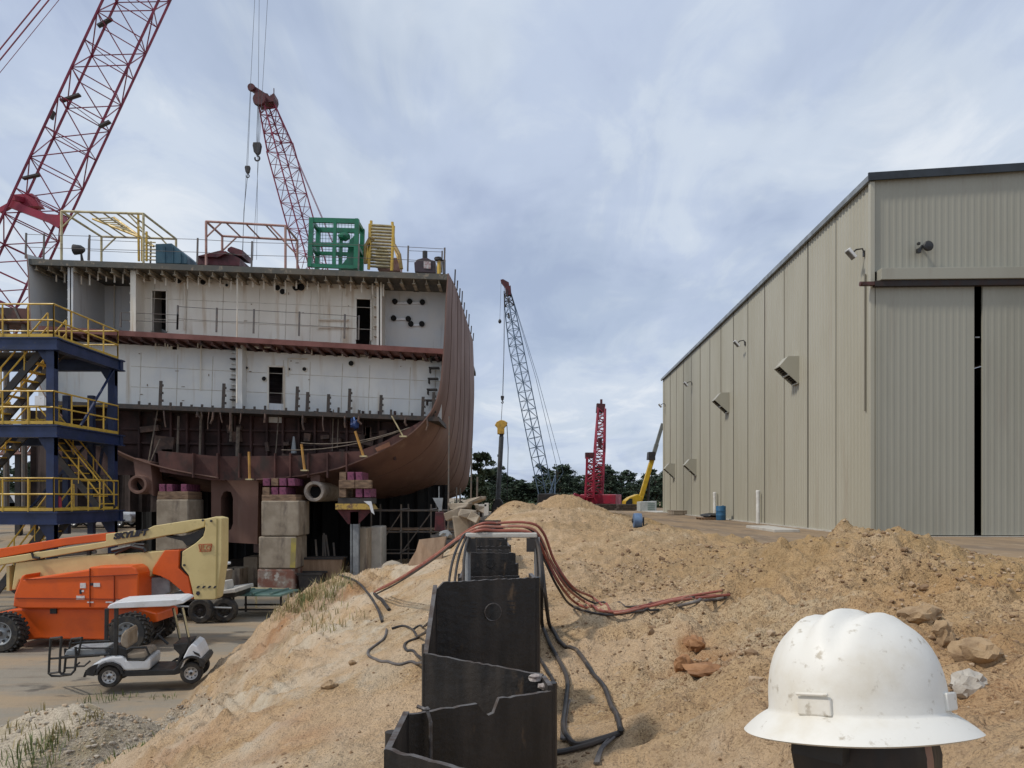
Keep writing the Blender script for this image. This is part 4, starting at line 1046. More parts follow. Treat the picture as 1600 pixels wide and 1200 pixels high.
# shelter frame on the left: pale yellow tubes with a stair rail coming down behind it
def gantry(xl, xr, ztop_l, ztop_r, Y0, Y1, mats, label, purl):
    a = deck_pt(xl, Y0); t = thing('pipe_gantry', label, 'gantry', a)
    for Y in (Y0, Y1):
        for px, zt_ in ((xl, ztop_l), (xr, ztop_r)):
            b = P(px, 0, Y0); x = b.x; zb = deck_pt(px, Y0).z; mb = MB(); mb.tube([(x, Y, zb), (x, Y, P(px, zt_, Y0).z)], .06, 7); mb.build('post', mats[0], t)
    mb = MB()
    TL, TR = P(xl, ztop_l, Y0), P(xr, ztop_r, Y0); d = Vector((0, Y1 - Y0, 0))
    bars(mb, ((TL, TR), (TL + d, TR + d), (TL, TL + d), (TR, TR + d)), .055)
    for k in range(1, purl):
        p = TL.lerp(TR, k / purl); mb.tube([p, p + d], .04, 5)
    mb.build('top_frame', mats[1], t)
    mb = MB(); w = (TR - TL).length
    for e, s in ((TL, 1), (TR, -1)):
        for dd in (Vector(), d):
            mb.cut(); q = e + dd; mb.tube([q + Vector((s * w * .2, 0, -.04 * w * .2 * s)), q + Vector((0, 0, -w * .2))], .04, 5)
    mb.build_each('knee_brace', mats[1], t)
    return t
gantry(96, 224, 330, 334, 36.0, 39.5, (PALEY, PALEY), 'pale yellow tube frame over a ladder walkway at the left end of the ship deck', 6)
gantry(322, 446, 346, 353, 36.0, 38.0, (RUSTPINK, RUSTPINK), 'reddish tube frame standing above dark scrap in the middle of the ship deck', 4)
# inclined yellow gangway inside the left frame
t = thing('gangway_ladder', 'yellow sloping ladder gangway inside the pale yellow frame on the ship deck', 'ladder', deck_pt(200, 38))
mb = MB(); A0, A1 = P(145, 342, 38.2), P(222, 372, 37.0); Bq = Vector((1.6, 0, 0.0))
B0, B1 = P(178, 340, 38.2), P(240, 385, 37.0)
bars(mb, ((A0, A1), (B0, B1), (A1, P(222, 408, 37)), (P(229, 362, 37), P(229, 408, 37)), (P(216, 335, 37), P(217, 408, 37))), .06); mb.build('side_rail', YELLOW, t)
mb = MB()
for k in range(12): mb.tube([A0.lerp(A1, k / 11), B0.lerp(B1, k / 11)], .035, 5)
for k in range(6): mb.tube([P(222, 378 + 5.5 * k, 37), P(243, 379 + 5.5 * k, 37)], .035, 5)
mb.build('rung', PALEY, t)
# blue-green box
t = thing('deck_locker', 'dark blue green steel locker with a slanting top on the ship deck', 'locker', deck_pt(266))
mb = MB(); mb.trace([(243, 411), (243, 381), (268, 380), (292, 400), (292, 412)], 36.4, 2.2)
mb.build('body', TEAL, t, bevel=.02); mb = MB()
for x in (256, 269, 281): mb.trace([(x, 384 + max(0, x - 268) * .8), (x + 1.5, 385 + max(0, x - 268) * .8), (x + 1.5, 411), (x, 411)], 36.36, .04)
mb.build('rib', TEAL, t)
# scrap heap
t = thing('scrap_plates', 'heap of dark red rusty plates under the reddish tube frame', 'scrap', deck_pt(340))
mb = MB()
mb.trace([(308, 402), (352, 392), (375, 404), (374, 415), (308, 413)], 36.3, 1.6); mb.trace([(308, 400), (345, 391), (356, 394), (340, 402)], 36.1, 1.9); mb.build('plate_stack', DKRED, t)
mb = MB(); mb.trace([(356, 388), (361, 385), (379, 391), (378, 400), (371, 399), (355, 392)], 36.5, 1.2); mb.build('bent_plate', DKRED, t)
t = thing('deck_floodlight', 'small spotlight on a stub post at the left end of the ship deck', 'lamp', deck_pt(126))
mb = MB(); mb.tube([deck_pt(128, 35), P(127, 394, 35)], .05, 6); mb.tube([deck_pt(133, 35), P(127, 396, 35)], .04, 6); mb.build('stand', STEEL, t)
mb = MB(); mb.lathe([(.10, .25), (.2, .1), (.24, -.2), (.2, -.22)], P(123, 390, 35), 12, 'X'); mb.build('lamp_head', STEEL, t, smooth=True)
# green frame box
t = thing('green_frame_box', 'bright green open steel frame box standing on the ship deck', 'frame', deck_pt(520))
def gb(a, b, w=.28, Y=36.2, Yb=None): mb.beam(P(*a, Y), P(*b, Y) + Vector((0, (Yb or Y) - Y, 0)), w, w, up=(0, 1, 0))
YA, YB = 36.0, 37.3
for Y in (YA, YB):
    for (a, b) in (((487, 341), (484, 417)), ((558, 343), (556, 420))):
        mb = MB(); pa, pb = P(*a, YA), P(*b, YA); mb.beam((pa.x, Y, pa.z), (pb.x, Y, pb.z), .20, .20, up=(0, 1, 0)); mb.build('corner_post', GREEN, t)
mb = MB()
for Y in (YA, YB):
    for (a, b, w) in (((486, 344), (558, 346), .22), ((485, 382), (557, 384), .16), ((485, 415), (556, 418), .16)):
        pa, pb = P(*a, YA), P(*b, YA); mb.beam((pa.x, Y, pa.z), (pb.x, Y, pb.z), .14, w)
    pa, pb = P(524, 344, YA), P(522, 416, YA); mb.beam((pa.x, Y, pa.z), (pb.x, Y, pb.z), .15, .15, up=(0, 1, 0))
for px in (486, 557):
    for py in (344, 384):
        pa = P(px, py, YA); mb.beam(pa, (pa.x, YB, pa.z), .14, .18)
mb.build('cross_frame', GREEN, t)
mb = MB(); c0 = P(540, 400, YA + 1.2)
mb.trace([(530, 418), (541, 405), (546, 375), (556, 366), (556, 419)], YA + .3, .7); mb.blob(c0 + Vector((-.05, 0, .95)), (.22, .3, .2), 4, 2, .2); mb.build('inner_housing', GREEN, t)
mb = MB()
for k in range(14):
    mb.tube([P(489 + k * 5, 348, YB + .05), P(489 + k * 5, 414, YB + .05)], .012, 3)
for k in range(12):
    mb.tube([P(488, 350 + k * 5.6, YB + .06), P(556, 352 + k * 5.6, YB + .06)], .012, 3)
mb.build('mesh_panel', GREEN, t)
# yellow stair tower
t = thing('yellow_stair', 'yellow steel stair with many treads standing on the ship deck right of the green box', 'stair', deck_pt(600))
mb = MB(); bars(mb, ((P(578, 350, 36.3), P(576, 421, 36.3)), (P(615, 353, 36.3), P(612, 423, 36.3)), (P(580, 345, 38), P(579, 400, 38)), (P(613, 347, 38), P(616, 388, 38)), (P(616, 385, 37), P(628, 420, 36.5)), (P(578, 380, 36.3), P(571, 410, 36.3))), .07)
mb.build_each('stringer', YELLOW, t)
mb = MB()
for k in range(14): mb.beam(P(579 - k * .1, 352 + k * 4.9, 36.5 + .12 * (13 - k)), P(614, 354 + k * 4.9, 36.5 + .12 * (13 - k)), .28, .05)
mb.build('tread', PALEY, t)
mb = MB(); mb.tube([P(571, 412, 36.3), P(571, 385, 36.3), P(578, 372, 36.3), P(585, 374, 36.3)], .09, 6); mb.tube([P(616, 383, 36.8), P(624, 398, 36.6), P(627, 420, 36.5)], .09, 6); mb.build('handrail', pm('old ochre', (.34, .22, .06), (.22, .14, .05), 4, rough=.6), t)
t = thing('gas_bottle_crate', 'white and rust crate of bottles behind the foot of the yellow stair', 'crate', deck_pt(600, 37.4))
mb = MB(); mb.trace([(590, 421), (590, 402), (625, 403), (625, 423)], 37.6, .8); mb.build('crate_body', RUSTPINK, t); mb = MB()
for k in range(4): mb.lathe([(.14, 0), (.14, .75), (.05, .9)], P(591 + k * 4, 418, 37.45), 10)
mb.build('bottle', WHITE, t)
# winch unit at the right end
t = thing('welding_unit', 'dark boxy machine with a white label at the right end of the ship deck', 'machine', deck_pt(664))
mb = MB(); mb.trace([(648, 425), (647, 410), (652, 405), (660, 403), (668, 403), (674, 406), (680, 407), (681, 427)], 36.4, 1.3); mb.build('casing', pm('machine maroon', (.05, .028, .034), (.03, .02, .024), 3, rough=.5), t, bevel=.03)
mb = MB(); mb.trace([(662, 408), (673, 409), (673, 420), (662, 419)], 36.37, .03); mb.build('label_plate', pm('label plate', (.5, .48, .47), (.3, .12, .12), 7, rough=.5), t)
mb = MB(); mb.lathe([(.12, 0), (.12, .35)], P(664, 404, 36.9), 10); mb.build('exhaust', STEEL, t)
t = thing('deck_bollard', 'ochre capped post beside the dark machine at the deck corner', 'post', deck_pt(686))
mb = MB(); mb.tube([deck_pt(686, 36), P(686, 408, 36)], .09, 8); mb.build('post', YELLOW, t); mb = MB(); mb.blob(P(685, 405, 36), (.2, .2, .12), 5, 2, .2); mb.build('cap', STEEL, t)
t = thing('deck_bollard', 'grey short post at the outermost right corner of the ship deck', 'post', deck_pt(694))
mb = MB(); mb.tube([deck_pt(694, 36), P(694, 406, 36)], .07, 8); mb.build('post', STEEL, t)
# blue bag and yellow props in the hold
t = thing('blue_sack', 'bright blue sack hanging below the lower deck edge', 'sack', P(554, 674, 33.3)); mb = MB(); mb.blob(P(554, 664, 33.6), (.20, .15, .20), 7, 2, .45); mb.blob(P(551, 658, 33.6), (.09, .09, .16), 17, 2, .4); mb.build('sack_body', pm('blue tarp', (.02, .05, .17), (.012, .03, .1), 4, rough=.6), t, smooth=True)
mb = MB(); mb.tube([P(553, 652, 33.4), P(554, 657, 33.3)], .03, 5); mb.build('tie', pm('blue tie', (.1, .2, .45), None), t)
for (a, b, lab) in (((389, 706), (390, 749), 'upright yellow prop under the middle of the brown hull'), ((471, 694), (476, 735), 'yellow prop leaning slightly right of the upright one'),
                    ((555, 674), (568, 713), 'steeply leaning yellow prop beneath the blue sack'), ((612, 650), (630, 682), 'thin pale prop high under the right end of the lower deck')):
    q = P(*b, 33.2); t = thing('steel_prop', lab, 'prop', q, 'props against the hull')
    mb = MB(); pa = P(*a, 33.25); mb.tube([pa, q], .055 if 'thin' not in lab else .03, 8); mb.build('tube', pm('prop yellow', (.55, .30, .06), (.4, .2, .05), 3, rough=.5) if 'thin' not in lab else PALEY, t)
    mb = MB(); mb.box(q, (.3, .25, .06)); mb.build('foot_plate', PALEY, t)
# ---------------------------------------------------------------- cribbing under the hull
def block(px0, px1, y0, y1, Y, depth, m, label, group='concrete blocks under the hull'):
    a, b = P(px0, y0, Y), P(px1, y1, Y)
    mb = MB(); mb.span(a.x, b.x, Y, Y + depth, b.z + .012, a.z - .012)
    return tag(mb.build('concrete_block', m, bevel=.05), label, 'block', group)
block(408, 467, 782, 838, 32.4, 1.7, CONC, 'top concrete block of the stack left of the pale shaft tube')
block(404, 463, 838, 889, 32.4, 1.7, CONC, 'middle concrete block of the stack left of the pale shaft tube')
BRICKY = pm('graffiti block', (.20, .085, .06), (.30, .26, .22), 2.2, rough=.85, col3=(.45, .42, .38), scale3=3.2, lo3=.56, hi3=.64)
block(402, 460, 889, 926, 32.4, 1.7, BRICKY, 'reddish scribbled bottom block of the stack left of the pale shaft tube')
mb = MB(); mb.trace([(455, 841), (463, 841), (461, 887), (453, 887)], 32.36, .03); tag(mb.build('yellow_edge_board', pm('faded yellow', (.42, .34, .08), (.3, .25, .1), 3), loc=None), 'faded yellow board standing against the middle concrete block', 'board')
block(244, 294, 780, 830, 33.2, 1.7, CONC, 'concrete block below magenta timbers left of the brown skeg')
block(243, 292, 830, 880, 33.2, 1.7, CONC, 'lower concrete block hidden behind the cream lift knuckle')
block(243, 292, 880, 922, 33.2, 1.7, CONC, 'lowest concrete block behind the cream lift knuckle')
block(556, 574, 824, 905, 33.6, 1.2, CONC, 'narrow grey concrete block standing behind the grey steel post')
block(578, 596, 822, 905, 34.6, 1.4, CONCW, 'slim pale concrete block right of the grey steel post')
block(350, 375, 888, 925, 34, 1.2, CONC, 'small grey block beside the cream lift knuckle in the shade')
block(380, 402, 870, 925, 35, 1.4, CONC, 'dark grey block in the shade left of the graffiti block')
# inclined concrete pier by the parked cars
mb = MB(); mb.trace([(182, 835), (182, 815), (204, 780), (232, 780), (238, 845)], 52, 3.0); tag(mb.build('concrete_pier', CONC, bevel=.04), 'concrete pier with a sloping left side below the dark shaft tube', 'pier')
t = thing('tube_ladder', 'thin dark ladder leaning against the sloping concrete pier', 'ladder', P(215, 845, 51.6))
mb = MB()
for x in (212, 220): mb.tube([P(x, 822, 51.6), P(x, 786, 51.9)], .06, 5)
mb.build('stile', STEEL, t); mb = MB()
for q in range(10): mb.tube([P(212, 789 + 3.4 * q, 51.8), P(220, 789 + 3.4 * q, 51.8)], .045, 4)
mb.build('rung', STEEL, t)
mb = MB(); mb.trace([(226, 800), (240, 795), (240, 845), (228, 845)], 51.7, .2); tag(mb.build('formwork_board', pm('orange ply', (.38, .2, .08), (.28, .15, .07), 3)), 'orange plywood board beside the sloping concrete pier', 'board')
# magenta ended timbers
NT = 0
def crib(x0, x1, rows, Y, labelbase, seed):
    """stack of short timbers: rows of (top, bottom, count, lengthwise?)"""
    rr = random.Random(seed)
    for ri, (y0, y1, n, across) in enumerate(rows):
        where = ('bottom row', 'second row', 'third row', 'top row')[len(rows) - 1 - ri] if len(rows) > 1 else 'only row'
        if across:
            for half in range(2):
                a, b = P(x0 + (x1 - x0) * half / 2 + .4, y0, Y), P(x0 + (x1 - x0) * (half + 1) / 2 - .4, y1, Y)
                mb = MB(); mb.span(a.x, b.x, Y, Y + .35, b.z, a.z)
                tag(mb.build('crib_timber', TIMBER, bevel=.015), f'bare brown crosswise timber, {("left","right")[half]} half, {labelbase}', 'timber', 'cribbing timbers under the hull')
        else:
            w = (x1 - x0) / n
            for j in range(n):
                if rr.random() < .08: continue
                a, b = P(x0 + w * j + .6, y0 + .4, Y), P(x0 + w * (j + .86), y1, Y); d = rr.random() * .1
                mb = MB(); mb.span(a.x, b.x, Y + d, Y + 1.5, b.z, a.z)
                o = mb.build('crib_timber', PINK if rr.random() < .62 else TIMBER, bevel=.015)
                nth = ('first', 'second', 'third', 'fourth', 'fifth')[j]
                tag(o, f'{nth} timber from the left, {where} {labelbase}', 'timber', 'cribbing timbers under the hull')
crib(529, 580, [(737, 750, 4, 0), (750, 763, 2, 1), (763, 777, 4, 0)], 33.0, 'on the grey steel post', 1)
crib(409, 462, [(747, 759, 4, 0), (761, 773, 4, 0)], 32.8, 'on the stack left of the shaft tube', 2)
crib(247, 293, [(756, 768, 4, 0)], 33.6, 'on the block left of the skeg', 3)
mb = MB(); mb.trace([(247, 768), (294, 768), (294, 780), (245, 780)], 33.3, 1.5); tag(mb.build('timber_mat', TIMBER, bevel=.02), 'flat grey brown timber mat under the magenta timbers left of the skeg', 'mat')
mb = MB(); mb.trace([(409, 773), (462, 773), (463, 783), (409, 783)], 32.6, 1.5); tag(mb.build('timber_mat', TIMBER, bevel=.02), 'charred timber mat on top of the concrete stack left of the pale shaft tube', 'mat')
# steel post stand
t = thing('steel_post_stand', 'grey steel post with gusset head and yellow plate carrying magenta timbers', 'stand', P(550, 912, 33.2))
mb = MB(); c = P(551, 850, 33.4); a, b = P(545, 800, 33), P(558, 912, 33)
mb.span(a.x, b.x, 33.3, 33.34, b.z, a.z); mb.span(a.x, b.x, 33.6, 33.64, b.z, a.z); mb.span(c.x - .02, c.x + .02, 33.3, 33.6, b.z, a.z)
mb.build('column', GREYP, t)
mb = MB(); mb.trace([(526, 796), (582, 796), (560, 819), (544, 819)], 33.3, .06); mb.trace([(526, 796), (582, 796), (560, 819), (544, 819)], 33.7, .06); mb.build('gusset_head', DKRED, t)
mb = MB(); mb.trace([(524, 787), (576, 787), (582, 796), (524, 796)], 33.0, 1.4); mb.build('head_plate', pm('chipped yellow', (.50, .33, .07), (.2, .12, .06), 5, lo=.5, hi=.6), t)
mb = MB(); mb.trace([(528, 778), (580, 778), (580, 787), (528, 787)], 33.1, 1.3); mb.build('packing', STEEL, t)
mb = MB(); mb.trace([(568, 783), (580, 783), (585, 804), (580, 800), (577, 790)], 32.95, .04); tag(mb.build('white_rag', WHITE), 'white rag hanging off the right corner of the yellow plate', 'rag')
# scaffold under the right bilge
SCAF = pm('scaffold tube', (.11, .10, .09), (.17, .13, .10), 5, rough=.6)
t = thing('scaffold', 'dark tube scaffold under the right side of the hull', 'scaffold', Vector((-5, 37, 0)))
xs_, ys_ = (-6.6, -5.2, -3.8, -2.6), (36.0, 38.5)
for x in xs_:
    for y in ys_:
        z0 = H(x, y); mb = MB(); mb.tube([(x, y, z0), (x, y, 3.7 + (.8 if x > -3 else 0))], .04, 6); mb.build('standard', SCAF, t)
mb = MB()
for z in (1.4, 2.4, 3.4):
    for y in ys_: mb.tube([(xs_[0] - .3, y, z), (xs_[-1] + .4, y, z)], .035, 5)
    for x in xs_: mb.tube([(x, ys_[0] - .3, z + .06), (x, ys_[1] + .3, z + .06)], .035, 5)
mb.build('ledger', SCAF, t); mb = MB()
for i in range(3): mb.tube([(xs_[i], 36, 1.2 + .2 * i), (xs_[i + 1], 36, 3.3)], .03, 5)
mb.build('brace', SCAF, t)
mb = MB()
for k in range(5): mb.box(((xs_[0] + xs_[-1]) / 2, 36.3 + .45 * k, 2.5), (4.2, .24, .05))
mb.build('plank', TIMBER, t)
# tall thin poles by the ship's side
for px, y0, y1, Y, lab in ((700, 650, 860, 33.2, 'tall thin dark pole in front of the right hull side, left one'), (735, 700, 840, 34, 'tall thin dark pole at the right edge of the hull, right one'), (744, 745, 850, 31, 'short rusty pole by the rubble right of the hull')):
    q = P(px, y1, Y); q.z = min(q.z, H(q.x, Y)); mb = MB(); mb.tube([q, P(px + 2, y0, Y)], .035, 6); mb.box(q + Vector((0, 0, .05)), (.2, .2, .03)); tag(mb.build('pole', SCAF), lab, 'pole')
# red hoist under the bow
t = thing('chain_hoist_crate', 'reddish crate of gear hanging in the shade under the right bilge', 'crate', P(686, 845, 32)); mb = MB(); mb.trace([(680, 800), (693, 800), (695, 830), (679, 830)], 32, .5); mb.build('crate', DKRED, t, bevel=.03)
mb = MB(); mb.tube([P(686, 760, 32.3), P(686, 800, 32.3)], .02, 4); mb.trace([(676, 778), (692, 778), (690, 798), (687, 798)], 32.2, .1); mb.build('sling', GREYP, t)
t = thing('rubbish_pile', 'grey sacks and gear piled under the right bilge', 'rubbish', P(690, 850, 31.5))
for k, (px, py, r) in enumerate(((684, 840, .28), (694, 836, .3), (700, 850, .35), (680, 852, .3))):
    mb = MB(); mb.blob(P(px, py, 31.5), (r, r, r * .7), 60 + k, 2, .3); mb.build('sack', GREYP if k % 2 else STEEL, t)
# rubble and formwork right of the hull
for k, (px, py, Y, r, lab) in enumerate(((722, 788, 29, (.5, .4, .16), 'wide pale slab of broken concrete on the rubble right of the hull'), (742, 779, 30, (.42, .4, .15), 'pale sandy boulder topping the rubble right of the hull'), (752, 792, 29, (.3, .3, .2), 'angular pale chunk at the right end of the rubble'),
        (727, 800, 28.5, (.36, .34, .24), 'grey chunk in the middle of the rubble right of the hull'), (711, 800, 29, (.34, .3, .26), 'darker chunk at the left end of the rubble by the hull'), (742, 806, 28, (.34, .3, .2), 'low chunk at the front of the rubble beside the wall'))):
    mb = MB(); rk = random.Random(k + 3); qq = P(px, py + 3, Y); mb.box(qq, (r[0] * 1.5, r[1] * 1.5, r[2] * 1.3), Matrix.Rotation(rk.uniform(-.6, .6), 3, 'Z') @ Matrix.Rotation(rk.uniform(-.35, .35), 3, 'Y') @ Matrix.Rotation(rk.uniform(-.3, .3), 3, 'X')); mb.v = [(a + rk.uniform(-.12, .12), b + rk.uniform(-.1, .1), c_ + rk.uniform(-.07, .07)) for a, b, c_ in mb.v]; tag(mb.build('rubble_chunk', CONC, bevel=.03), lab, 'rubble', 'rubble right of the hull')
p = P(727, 840, 28); mb = MB(); mb.trace([(706, 806), (742, 806), (744, 850), (712, 850)], 28.6, 1.5); tag(mb.build('concrete_block', CONC, bevel=.06), 'large grey block under the rubble right of the hull', 'block')
mb = MB(); mb.trace([(757, 786), (763, 786), (763, 805), (756, 806)], 27, .6); mb.trace([(748, 788), (760, 788), (760, 791), (748, 791)], 27, .5); tag(mb.build('concrete_bracket', CONCW), 'pale angled concrete piece standing at the end of the rubble', 'rubble')
# leaning plate behind the hoses
p0, p1 = P(655, 843, 17.5), P(697, 838, 17.8)
mb = MB(); b0, b1 = P(636, 890, 17.2), P(688, 882, 17.2); th = Vector((.02, .05, 0))
b00 = P(628, 898, 17.1)
q = [b00, P(650, 860, 17.4), p0, p1, b1]
mb.add(q + [x + th for x in q], [(0, 1, 2, 3, 4), (9, 8, 7, 6, 5)] + [(i, i + 5, (i + 1) % 5 + 5, (i + 1) % 5) for i in range(5)])
tag(mb.build('leaning_plate', WOOD), 'brown weathered board standing on the sand behind the red hoses', 'board')
mb = MB(); mb.blob(P(612, 897, 19.5), (.42, .4, .26), 91, 3, .3); tag(mb.build('rock', CONC, smooth=True, angle=30), 'large grey boulder at the end of the red hoses by the hull', 'rock')
t = thing('steel_trestle', 'small dark trestle behind the left sand ridge under the hull', 'trestle', P(575, 912, 21))
mb = MB()
for x in (570, 584):
    mb.tube([P(x - 2, 918, 21), P(x, 903, 21.3), P(x + 2, 918, 21.6)], .03, 5)
mb.build('leg', STEEL, t); mb = MB(); mb.beam(P(566, 903, 21.3), P(588, 902, 21.3), .2, .06); mb.build('beam', STEEL, t)
# shaded clutter between the blocks
for k, (px, py, Y, s, lab) in enumerate(((505, 880, 34, (1.9, .8, .8), 'flat wooden crate in the shade right of the graffiti block'), (488, 905, 33, (1.0, .9, .9), 'low dark bin behind the sand ridge'), (330, 905, 32, (1.5, .9, 1.3), 'pale dented bin beside the cream lift knuckle'))):
    p = P(px, py, Y); t = thing('bin', lab, 'bin', (p.x, p.y, 0)); mb = MB(); w, d, h = s
    zb = max(0, H(p.x, p.y)) ; h = max(.5, p.z - zb + h * .3)
    mb.prism([(p.x - w * .42, zb), (p.x + w * .42, zb), (p.x + w / 2, zb + h), (p.x - w / 2, zb + h)], p.y - d / 2, p.y + d / 2); mb.build('body', (WOOD, STEEL, CONC)[k], t, bevel=.03)
    mb = MB(); mb.box((p.x, p.y - d / 2, zb + h), (w + .08, .07, .09)); mb.cut(); mb.box((p.x, p.y + d / 2, zb + h), (w + .08, .07, .09)); mb.build_each('rim', STEEL, t)
rr = random.Random(8)
for k in range(5):
    x = 498 + k * 7; mb = MB(); mb.tube([P(x, 905, 34.5), P(x + rr.randint(-12, 12), 832 + rr.randint(0, 18), 35)], .045, 6); mb.box(P(x, 905, 34.5), (.15, .15, .04))
    tag(mb.build('shoring_pole', SCAF), 'shoring pole in the shade right of the tall concrete stack', 'pole', 'shoring poles in the shade')
# green flat trolley
g0 = G(405, 955); zt_ = .75
t = thing('green_trolley', 'flat green steel table trolley on dark legs behind the sand slope', 'trolley', (g0.x, 26.2, 0))
c = P(408, 932, 26.2)
mb = MB(); M = Matrix.Rotation(R(-6), 3, 'Z'); mb.box((c.x, 26.4, zt_), (1.9, 1.6, .06), M)
for k in (-.6, 0, .6): mb.box((c.x + k, 26.3, zt_ + .06), (.07, 1.5, .05), M)
mb.build('top', pm('pale green steel', (.10, .20, .17), (.16, .24, .21), 3, rough=.5), t); mb = MB()
for sx_ in (-.8, .8):
    for sy in (-.6, .6): mb.cut(); mb.tube([(c.x + sx_, 26.4 + sy, 0), (c.x + sx_, 26.4 + sy, zt_)], .04, 6)
mb.cut(); mb.box((c.x, 25.8, .25), (1.7, .05, .06)); mb.cut(); mb.box((c.x, 27, .25), (1.7, .05, .06)); mb.build_each('leg_frame', STEEL, t)
t = thing('barrier_rail', 'low yellowish barrier rail behind the green trolley', 'barrier', P(400, 930, 28)); mb = MB(); mb.tube([P(345, 918, 28), P(455, 921, 28)], .05, 6)
for x in (350, 400, 450): mb.tube([P(x, 919, 28), P(x, 950, 28)], .04, 6)
mb.build('rail', PALEY, t)
# ---------------------------------------------------------------- blue stair tower on the left
YF, YR = 24.0, 27.9
XR_ = P(84, 0, YF).x; XL_ = XR_ - 6.4
XM = P(0, 0, YF).x
tw = thing('stair_tower', 'dark blue steel stair tower with yellow handrails beside the ship section', 'tower', (XR_ - 3, 26, 0))
LV = [(3.56, 'low'), (6.28, 'mid'), (9.0, 'top')]       # undersides of tread level are .35 lower
for x in (XL_, XR_ - .12):
    for y in (YF + .12, YR - .12):
        mb = MB(); mb.box((x, y, 4.35), (.24, .24, 8.7))
        for z, _ in LV: mb.prism([(x - .12, z - .4), (x + .12, z - .4), (x + .12, z - .95), (x - .12, z - .95)], y - .1, y + .1)
        mb.build('post', NAVY, tw)
mb = MB()
for z, _ in LV:
    for y in (YF + .12, YR - .12):
        for x in (XR_ - .12, XL_): mb.cut(); mb.prism([(x - .45, z - .38), (x + .35 * (x < -15), z - .38), (x + .12, z - .9), (x - .12, z - .9)], y - .02, y + .02)
mb.build_each('knee_plate', NAVY, tw)
for z, nm in LV:
    mb = MB()
    for y in (YF, YR):
        mb.box(((XL_ + XR_) / 2, y, z - .19), (XR_ - XL_ + .3, .20, .38)); mb.box(((XL_ + XR_) / 2, y, z - .02), (XR_ - XL_ + .4, .30, .045)); mb.box(((XL_ + XR_) / 2, y, z - .37), (XR_ - XL_ + .4, .30, .045))
    for x in (XL_, XR_):
        mb.box((x, (YF + YR) / 2, z - .19), (.2, YR - YF - .22, .37)); mb.box((x + .02, (YF + YR) / 2, z - .021), (.28, YR - YF - .32, .04)); mb.box((x + .02, (YF + YR) / 2, z - .369), (.28, YR - YF - .32, .04))
    mb.build('beam_frame', NAVY, tw)
    mb = MB(); mb.box(((XL_ + XR_) / 2, YR - .75, z + .012), (XR_ - XL_, 1.4, .025)); mb.box((XR_ - .7, (YF + YR) / 2 - .75, z + .012), (1.3, YR - YF - 1.6, .025)); mb.build('grating', STEEL, tw)
    # handrails: front, right side, back
    mb = MB()
    def hrail(a, b, n):
        a, b = Vector(a), Vector(b)
        for f in (.56, 1.06): mb.tube([a + Vector((0, 0, f)), b + Vector((0, 0, f))], .028, 6)
        for k in range(n + 1):
            p = a.lerp(b, k / n); mb.tube([p, p + Vector((0, 0, 1.06))], .028, 6)
        mb.beam(a + Vector((0, 0, .08)), b + Vector((0, 0, .08)), .015, .1)
    hrail((XL_, YF, z), (XR_, YF, z), 8); hrail((XR_, YF, z), (XR_, YR, z), 4); hrail((XL_, YR, z), (XR_, YR, z), 6)
    mb.build('handrail', YELLOW, tw)
# flights of stairs
def flight(a, b, n, w, name='stair_flight'):
    a, b = Vector(a), Vector(b); d = Vector((0, w, 0))
    mb = MB()
    for o in (Vector(), d): mb.beam(a + o, b + o, .07, .22)
    f = mb.build(name, STEEL if name == 'stair_flight' else NAVY, tw)
    mb = MB()
    for k in range(n):
        p = a.lerp(b, (k + .5) / n); mb.box(p + d / 2 + Vector((0, 0, .06)), (.26, w, .035))
    mb.build('tread', YELLOW, f)
    mb = MB()
    for o in (Vector((0, -.02, 0)), d + Vector((0, .02, 0))):
        for hgt in (.5, .95): mb.tube([a + o + Vector((0, 0, hgt)), b + o + Vector((0, 0, hgt))], .026, 6)
        for k in range(4):
            p = a.lerp(b, k / 3) + o; mb.tube([p, p + Vector((0, 0, .95))], .026, 6)
    mb.build('stair_rail', YELLOW, f)
flight((XM - .9, YF + .3, 6.3), (XR_ - .35, YF + .3, 8.9), 10, .95)
flight((XR_ - 2.2, YR - 1.2, 6.3), (XR_ + .0, YR - 1.2, 3.6), 10, .9)
flight((XM - .4, YF + .3, .9), (XR_ - .1, YF + .3, 3.5), 10, .95)
flight((XR_ - 4.8, YF + 1.6, 3.6), (XR_ - 2.4, YF + 1.6, 6.25), 10, .95)
mb = MB()
mb.cut(); mb.beam((XR_ - .9, YR, 3.6), (XR_ - .1, YR, 8.6), .08, .08); mb.cut(); mb.beam((XR_ - 3.2, YR, 3.6), (XR_ - 1, YR, 6.1), .08, .08); mb.cut(); mb.beam((XR_, YF + 1.5, 6.4), (XR_, YR - .3, 8.6), .06, .06)
for x in (XR_ - .9, XR_ - 1.8): mb.cut(); mb.box((x, YR - .1, 5.2), (.2, .2, 5.0))
mb.build_each('brace', NAVY, tw)
mb = MB(); p = P(62, 626, YF - .06); mb.box(p, (.30, .02, .30)); mb.build('notice_plate', WHITE, tw)
t = thing('fire_extinguisher', 'red extinguisher standing on the lowest tower platform', 'extinguisher', P(92, 798, YF + .4)); q = P(92, 799, YF + .4); q.z = 3.585
mb = MB(); mb.lathe([(.075, 0), (.08, .02), (.08, .4), (.03, .48)], q, 12); mb.build('cylinder', REDB, t); mb = MB(); mb.box(q + Vector((0, 0, .52)), (.12, .04, .06)); mb.build('valve', BLACK, t)
